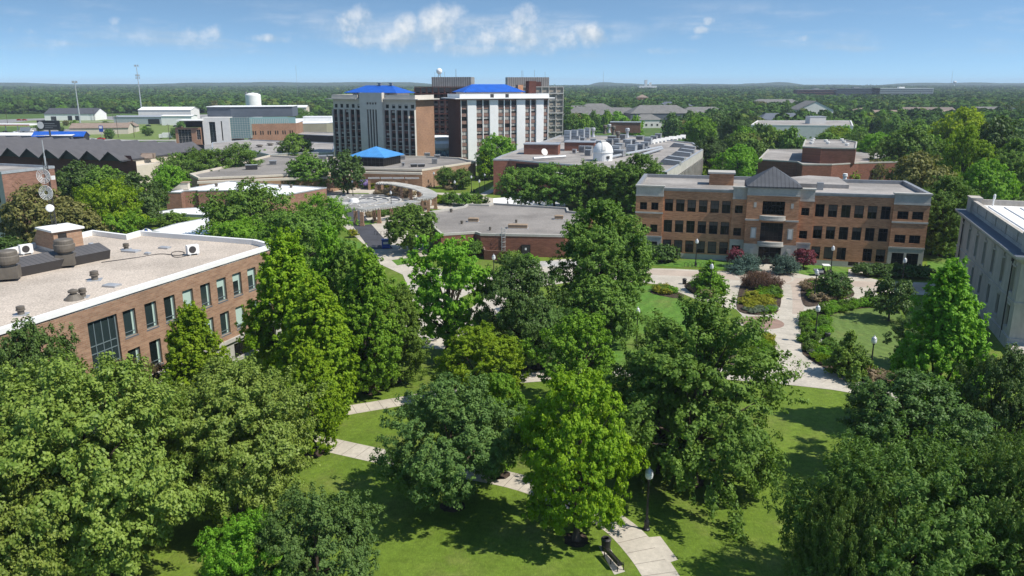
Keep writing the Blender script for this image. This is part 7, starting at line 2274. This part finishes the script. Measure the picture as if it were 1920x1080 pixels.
# trees behind and right of the hall
RT = [('tall', 1330, 255, 335, 60, 'lf_dark', 'grey green pine like tree right of the laboratory roof'), ('broad_m', 1382, 272, 345, 75, 'lf_fresh', 'bright green tree between the laboratory and the red annex'), ('round_m', 1303, 303, 338, 42, 'lf_bright', 'small bright tree at the corner of the laboratory roof'),
      ('round_m', 1312, 220, 285, 60, 'lf_fresh', 'green rounded tree above the laboratory skylights'), ('tall', 1380, 212, 290, 55, 'lf_dark', 'tall dark tree left of the white concrete building'), ('broad_m', 1448, 240, 295, 66, 'lf_fresh', 'bright green tree in front of the white concrete building'),
      ('broad_m', 1568, 237, 292, 64, 'lf_bright', 'yellow green tree in front of the white concrete building'), ('round_m', 1590, 312, 345, 46, 'lf_bright', 'small bright bush tree between the hall and the red annex'), ('round_m', 1640, 300, 345, 34, 'lf_olive', 'small olive tree right of the bright bush tree'),
      ('broad_m', 1725, 288, 420, 125, 'lf_olive', 'large olive tree behind the right end of the orange hall'), ('tall', 1775, 330, 480, 105, 'lf_elm', 'dark green tree overhanging the right corner of the orange hall'), ('broad_m', 1700, 240, 340, 105, 'lf_elm', 'broad green tree right of the red annex'),
      ('tall', 1808, 236, 390, 80, 'lf_bright', 'tall yellow green tree rising above the limestone roof'), ('broad_m', 1800, 204, 320, 100, 'lf_lime', 'yellowish tree crown standing high on the right skyline wood'), ('broad_m', 1875, 222, 370, 110, 'lf_dark', 'dark spreading tree at the right edge behind the limestone roof'),
      ('broad_m', 1650, 250, 320, 80, 'lf_fresh', 'green tree right behind the red annex roof'), ('round_m', 1770, 270, 370, 84, 'lf_mid', 'mid green tree behind the olive one'), ('tall', 1905, 260, 385, 90, 'lf_mid', 'mid green tree at the right edge above the limestone roof'), ('broad_m', 1850, 300, 410, 95, 'lf_fresh', 'fresh green tree just beyond the limestone roof'),
      ('broad_m', 1790, 355, 470, 80, 'lf_elm', 'dark tree in the gap between the hall and the limestone building'), ('tall', 1750, 400, 478, 50, 'lf_dark', 'slim dark tree against the right corner of the orange hall'), ('broad_m', 1605, 248, 300, 60, 'lf_elm', 'dark tree at the right end of the white concrete building'), ('tall', 1405, 250, 300, 44, 'lf_olive', 'thin greyish tree at the left corner of the red annex')]
for a in RT: T(a[0], a[1], a[2], a[3], a[4], a[5], a[6], 'broadleaf_tree')

# ---------------------------------------------------------------- shrubs in the beds
def shrub(px, py, w, h, leaf, label, kind='shrub', group=None, name='shrub'):
    x, y, _ = G(px, py)
    return tree(kind, x, y, w, h, leaf, label, name, 'shrub', group, z=.05)


shrub(1400, 508, 4.6, 2.7, 'lf_juniper', 'blue green spreading juniper mound left of the hall entrance', 'juniper', name='juniper_shrub')
shrub(1386, 511, 4.6, 1.4, 'lf_juniper', 'low skirt of blue juniper at the left of the entrance mound', 'juniper', name='juniper_shrub')
shrub(1468, 513, 4.4, 3.0, 'lf_juniper', 'blue green spreading juniper mound right of the hall entrance', 'juniper', name='juniper_shrub')
for x, y, w, h, lb in ((1222, 490, 4.2, 3.2, 'leftmost'), (1240, 491, 5.0, 3.3, 'middle'), (1256, 490, 4.4, 3.0, 'rightmost')):
    shrub(x, y, w, h, 'lf_dark', 'dark clipped shrub below the left corner of the hall, %s of three' % lb, 'hedge', 'clipped shrubs at the hall')
for i, x in enumerate((1622, 1650, 1676, 1702, 1728)):
    shrub(x, 517 + i, 4.6, 2.2, 'lf_dark', 'low dark hedge bush along the right corner of the hall', 'hedge', 'hedge bushes at the hall corner')
rs = random.Random(9)


def fill(poly, n, kinds, bed, group):
    """several shrubs spread over a bed drawn on the site plan"""
    P = [G(*p)[:2] for p in poly]
    def inside(x, y):
        c = False
        for (x0, y0), (x1, y1) in zip(P, P[1:] + P[:1]):
            if (y0 > y) != (y1 > y) and x < (x1 - x0) * (y - y0) / (y1 - y0) + x0: c = not c
        return c
    cxx, cyy = sum(p[0] for p in P) / len(P), sum(p[1] for p in P) / len(P)
    P = [(cxx + (p[0] - cxx) * .84, cyy + (p[1] - cyy) * .84) for p in P]
    x0, x1 = min(p[0] for p in P), max(p[0] for p in P); y0, y1 = min(p[1] for p in P), max(p[1] for p in P)
    pts = []; tries = 0
    while len(pts) < n and tries < 6000:
        tries += 1
        x, y = rs.uniform(x0, x1), rs.uniform(y0, y1)
        if inside(x, y) and all((x - a) ** 2 + (y - b) ** 2 > .9 for a, b in pts): pts.append((x, y))
    for x, y in pts:
        k, lf, w, h, words = rs.choice(kinds)
        w *= rs.uniform(.8, 1.25)
        tree(k, x, y, w, h * rs.uniform(.8, 1.2), lf, words + ' ' + bed, 'shrub', 'shrub', group, z=.05)


K_g = ('shrub', 'lf_fresh', 1.9, 1.1, 'low fresh green shrub'); K_d = ('shrub', 'lf_elm', 1.9, 1.2, 'dark green shrub'); K_y = ('shrub', 'lf_yellow', 2.0, 1.1, 'yellow flowering mound'); K_b = ('spiky', 'lf_grass_brown', 2.3, 1.9, 'bronze grass tuft')
K_t = ('shrub', 'lf_tan', 2.2, 1.2, 'tan blossoming shrub'); K_s = ('mat', 'lf_sage', 1.7, .7, 'pale sage mat'); K_l = ('mat', 'lf_bright', 1.8, .8, 'bright low cushion')
fill([(1394, 526), (1425, 524), (1464, 530), (1465, 548), (1394, 546)], 10, [K_b], 'at the back of the middle bed before the hall', 'bronze grasses in the middle bed')
fill([(1420, 543), (1464, 545), (1463, 562), (1425, 560)], 9, [K_g, K_d, K_l], 'behind the yellow mounds in the middle bed', 'green shrubs in the middle bed')
fill([(1386, 556), (1440, 556), (1455, 580), (1390, 585)], 13, [K_y, K_y, K_g], 'at the front of the middle bed', 'yellow and green mounds in the middle bed')
fill([(1390, 580), (1458, 578), (1446, 589), (1405, 589)], 7, [K_s, K_g], 'along the front rim of the middle bed', 'rim plants of the middle bed')
fill([(1284, 534), (1310, 530), (1325, 550), (1300, 552)], 7, [K_g, K_t, K_d], 'at the left of the bed with the conical evergreen', 'shrubs left of the conical evergreen')
fill([(1310, 550), (1355, 548), (1352, 556), (1318, 558)], 6, [K_t, K_g, K_l], 'at the front of the bed with the conical evergreen', 'shrubs before the conical evergreen')
fill([(1506, 534), (1545, 530), (1548, 545), (1508, 548)], 10, [K_t, K_t, K_g], 'at the back of the bed beside the parked cart', 'tan shrubs beside the cart')
fill([(1506, 550), (1600, 546), (1580, 561), (1525, 572)], 18, [K_g, K_l, K_t], 'at the front of the bed beside the parked cart', 'front shrubs beside the cart')
fill([(1400, 624), (1446, 632), (1451, 682), (1400, 686)], 24, [K_g, K_y, K_l, K_g], 'in the bed below the brick circle', 'shrubs below the brick circle')
fill([(1504, 594), (1522, 586), (1526, 650), (1506, 652)], 16, [K_g, K_d, K_l], 'between the main walk and the flagstones', 'shrubs left of the flagstones')
fill([(1540, 600), (1552, 602), (1550, 640), (1544, 640)], 8, [K_g, K_d], 'between the flagstones and the garden lawn', 'shrubs right of the flagstones')
fill([(1520, 583), (1610, 568), (1695, 561), (1690, 572), (1600, 578), (1540, 596)], 26, [K_g, K_g, K_d], 'along the curved rim above the garden lawn', 'rim shrubs above the garden lawn')
fill([(1505, 654), (1560, 648), (1575, 690), (1530, 682)], 20, [K_g, K_l, K_d, K_s], 'at the lower end of the flagstone walk', 'shrubs below the flagstones')
fill([(1600, 696), (1688, 722), (1688, 738), (1640, 720)], 9, [K_t, K_g, K_t], 'around the lamp post by the orange flowers', 'shrubs at the lower lamp post')
shrub(1622, 703, 1.5, 1.1, 'lf_yellow', 'clump of orange yellow flowers left of the lower right lamp post', 'spiky', name='flower_clump')
fill([(1220, 546), (1245, 540), (1276, 553), (1250, 556)], 7, [K_g, K_y, K_d], 'at the corner of the curved striped lawn', 'shrubs at the striped lawn corner')
fill([(1225, 645), (1290, 630), (1300, 680), (1230, 690)], 8, [K_g, K_d], 'under the left side of the huge elm', 'shrubs under the elm')
for x, y, w, h, lf, lb in ((808, 343, 6, 3.4, 'lf_bright', 'round bright bush at the corner of the union'), (846, 384, 6.0, 3.4, 'lf_elm', 'green bush behind the flat brick hall, left of three'), (872, 386, 6.2, 3.6, 'lf_elm', 'green bush behind the flat brick hall, middle of three'), (897, 386, 6.0, 3.2, 'lf_mid', 'green bush behind the flat brick hall, right of three'), (663, 445, 2.6, 1.8, 'lf_yellow', 'small yellowish bush left of the asphalt lane'), (960, 492, 5, 2.2, 'lf_mid', 'bush before the screen wall of the flat brick hall'), (990, 497, 4, 2.0, 'lf_fresh', 'bush right of the screen wall of the flat brick hall'), (888, 481, 3.6, 3.2, 'lf_elm', 'dark bush against the notch of the flat brick hall')):
    shrub(x, y, w, h, lf, lb, 'hedge', name='bush')
fill([(676, 357), (745, 355), (750, 348), (690, 347)], 14, [('hedge', 'lf_bright', 3.4, 1.5, 'bright clipped bush'), ('hedge', 'lf_yellow', 3.0, 1.4, 'yellow green bush')], 'before the union canopies', 'bright bushes before the union')
fill([(700, 366), (760, 360), (782, 372), (760, 372)], 18, [('shrub', 'lf_tan', 3.0, 1.8, 'tan flowering shrub')], 'inside the far curved pergola', 'tan shrubs inside the pergola')
fill([(676, 408), (700, 404), (770, 394), (775, 398), (720, 408)], 16, [('shrub', 'lf_elm', 2.6, 1.7, 'dark green shrub'), ('shrub', 'lf_tan', 2.2, 1.3, 'tan flowering shrub')], 'under the near curved pergola', 'shrubs under the near pergola')
fill([(815, 372), (842, 373), (850, 379), (820, 384)], 7, [('hedge', 'lf_bright', 3.2, 1.3, 'bright low bush')], 'on the court lawn right of the pergola', 'bushes right of the pergola')
fill([(825, 352), (860, 350), (870, 357), (835, 358)], 6, [('shrub', 'lf_tan', 2.6, 1.2, 'tan low shrub'), ('hedge', 'lf_bright', 2.6, 1.2, 'bright low bush')], 'under the two small trees at the union corner', 'shrubs at the union corner')

# garden boulders
for px, py, s, lb in ((1425, 660, .9, 'pale boulder in the bed below the brick circle, upper of two'), (1432, 682, .8, 'pale boulder in the bed below the brick circle, lower of two'), (1456, 580, .6, 'pale rock at the right front corner of the middle bed')):
    b = MB(); rg = random.Random(px)
    b.lathe([(s * .8, 0), (s, s * .25), (s * .75, s * .5), (s * .3, s * .62)], n=9)
    b.v = [(x * rg.uniform(.8, 1.3), y * rg.uniform(.8, 1.2), z * rg.uniform(.85, 1.15)) for x, y, z in b.v]
    tag(b.build('boulder', M['stone'], loc=G(px, py, .05)), lb, 'rock')

# ---------------------------------------------------------------- individual trees of the town, then the wood beyond
rt = random.Random(41)
OCC = [o for o in S.objects if o.parent is None and o.get('category') in ('house', 'building')]
bboxes = []
for o in OCC:
    xs, ys = [], []
    mw = o.matrix_world if False else None
    a = o.rotation_euler[2]; ca, sa = math.cos(a), math.sin(a)
    for ch in o.children:
        if ch.type == 'MESH' and len(ch.data.vertices) < 4000 and ch.name.split('.')[0] not in ('window', 'pane'):
            for v in ch.data.vertices:
                xs.append(o.location[0] + v.co.x * ca - v.co.y * sa); ys.append(o.location[1] + v.co.x * sa + v.co.y * ca)
    if xs: bboxes.append((min(xs), max(xs), min(ys), max(ys)))


def px_of(x, y, z=0.0):
    z -= CAMH
    u, w = y * ST + z * CT, y * CT - z * ST
    return 960 + FPX * x / w, 540 - FPX * u / w


def blocked(x, y, r):
    return any(a - r < x < b + r and c - max(r * 2.2, 10 + c * .065) < y < d + r * .5 for a, b, c, d in bboxes)


zones = [  # px x-range, base-row range, count, words, group
    (1385, 1990, 225, 335, 95, 'in the wood right of the red brick annex', 'trees of the wood behind the right side'),
    (1060, 1400, 208, 262, 60, 'among the grey roofed houses beyond the laboratory', 'trees among the grey roofed houses'),
    (1385, 1990, 200, 224, 55, 'in the far wood beyond the white concrete building', 'trees of the far right wood'),
    (560, 640, 214, 232, 6, 'behind the olive warehouse', 'trees behind the olive warehouse'),
    (60, 350, 236, 262, 11, 'on the grass field between the sheds', 'small trees on the grass field'),
    (-60, 470, 205, 214, 46, 'at the edge of the wood behind the sheds and cell towers', 'trees at the wood edge behind the sheds')]
placed = []
NIND = 0
for (xa, xb, ya, yb, n, words, grp) in zones:
    tries = 0; k = 0
    while k < n and tries < n * 60:
        tries += 1
        px, py = rt.uniform(xa, xb), rt.uniform(ya, yb)
        x, y, _ = G(px, py)
        small = 'field' in words
        w = rt.uniform(9, 15) if not small else rt.uniform(4, 7)
        h = rt.uniform(10, 16.5) if not small else rt.uniform(4, 7.5)
        if blocked(x, y, w * .55) or any((x - a) ** 2 + (y - b) ** 2 < (w * .62) ** 2 for a, b in placed): continue
        if px < 350 and not small and y < 800: continue
        lf = rt.choice(['lf_elm', 'lf_far', 'lf_far', 'lf_mid', 'lf_dark', 'lf_fresh', 'lf_olive' if rt.random() < .3 else 'lf_elm'])
        word = {'lf_elm': 'deep green', 'lf_far': 'mid green', 'lf_mid': 'mid green', 'lf_dark': 'dark green', 'lf_fresh': 'fresh green', 'lf_olive': 'olive green'}[lf]
        tree('far%d' % rt.randrange(4), x, y, w, h, lf, '%s %s tree %s' % (word, 'tall' if h > 13 else 'low', words), 'broadleaf_tree', 'tree', grp)
        placed.append((x, y)); k += 1; NIND += 1

rng = np.random.default_rng(5)
TP, TN, TS, TM = [], [], [], []
cnt = 0
D = 560.0
pts = []
while D < 6400:
    sp = 9.5 + D * .0050
    half = D * .78 + 60
    x = -half
    while x < half:
        xx, yy = x + rng.uniform(-.45, .45) * sp, D + rng.uniform(-.45, .45) * sp
        x += sp
        px, py = px_of(xx, yy)
        if px < -120 or px > 2040: continue
        if yy < 900 and not (1060 < px < 2040): continue
        if yy < 640 and px < 1380: continue
        if 900 <= yy < 960 and px < 480: continue
        if blocked(xx, yy, 7): continue
        if any((xx - a) ** 2 + (yy - b) ** 2 < 45 for a, b in placed if abs(b - yy) < 10): continue
        if rng.uniform() < .05 + (.10 if yy < 1100 else 0): continue
        pts.append((xx, yy, sp))
    D += sp * .92
for (x, y, sp) in pts:
    far = min(1.0, max(0.0, (y - 700) / 2500))
    n = int(130 - 95 * far)
    r = sp * .62 * rng.uniform(.66, 1.3); h = rng.uniform(8.0, 16.5)
    TM.append(np.full(n, rng.choice(4, p=(.4, .25, .25, .1)), dtype=np.int32))
    d = rng.normal(size=(n, 3)); d /= np.linalg.norm(d, axis=1)[:, None]
    d[:, 2] = np.abs(d[:, 2]) * 1.0 - .25
    q = d * np.array([r, r, h * .48]) * rng.uniform(.78, 1.06, n)[:, None]
    TP.append(q + np.array([x, y, h * .5])); nn = d + rng.normal(size=(n, 3)) * .35 + np.array([0, 0, .25]); TN.append(nn / np.linalg.norm(nn, axis=1)[:, None]); TS.append(np.full(n, r * (.40 + .5 * far)))
me = leaf_mesh('distant_woodland', np.concatenate(TP), np.concatenate(TN), np.concatenate(TS), rng, .8)
M['lf_wood'] = leaf_mat('distant woodland leaves', (.034, .072, .016), (.074, .128, .028), .12, .9, .05)
me.materials.append(M['lf_wood'])
for nm, c1, c2 in (('darker', (.024, .054, .013), (.055, .100, .024)), ('fresher', (.045, .098, .016), (.098, .170, .030)), ('yellower', (.07, .098, .018), (.135, .170, .036))):
    me.materials.append(leaf_mat(nm + ' woodland leaves', c1, c2, .12, .9, .05))
me.polygons.foreach_set('material_index', np.concatenate(TM))
o = link('distant_woodland', me)
tag(o, 'dense green woodland stretching to the horizon behind the town', 'woodland', None, 'stuff')
# wood on the ridges
print('woodland trees', len(pts), 'individual', NIND)

# ---------------------------------------------------------------- the air
HZ = 0.00010
b = MB(); b.box(-8600, 8600, -280, 8300, -2.2, 72)
me = bpy.data.meshes.new('haze'); me.from_pydata(b.v, [], b.f); me.update()
hz = link('haze', me); tag(hz, 'thin blue summer haze over the whole town', 'haze', None, 'stuff')
m = bpy.data.materials.new('haze air'); m.use_nodes = True; m.node_tree.nodes.clear(); t_ = NT(m.node_tree)
pv = t_.n('ShaderNodeVolumePrincipled', {'Color': (.72, .84, 1.0, 1), 'Density': HZ, 'Anisotropy': 0.0})
t_.n('ShaderNodeOutputMaterial', {'Volume': pv.outputs[0]})
me.materials.append(m)
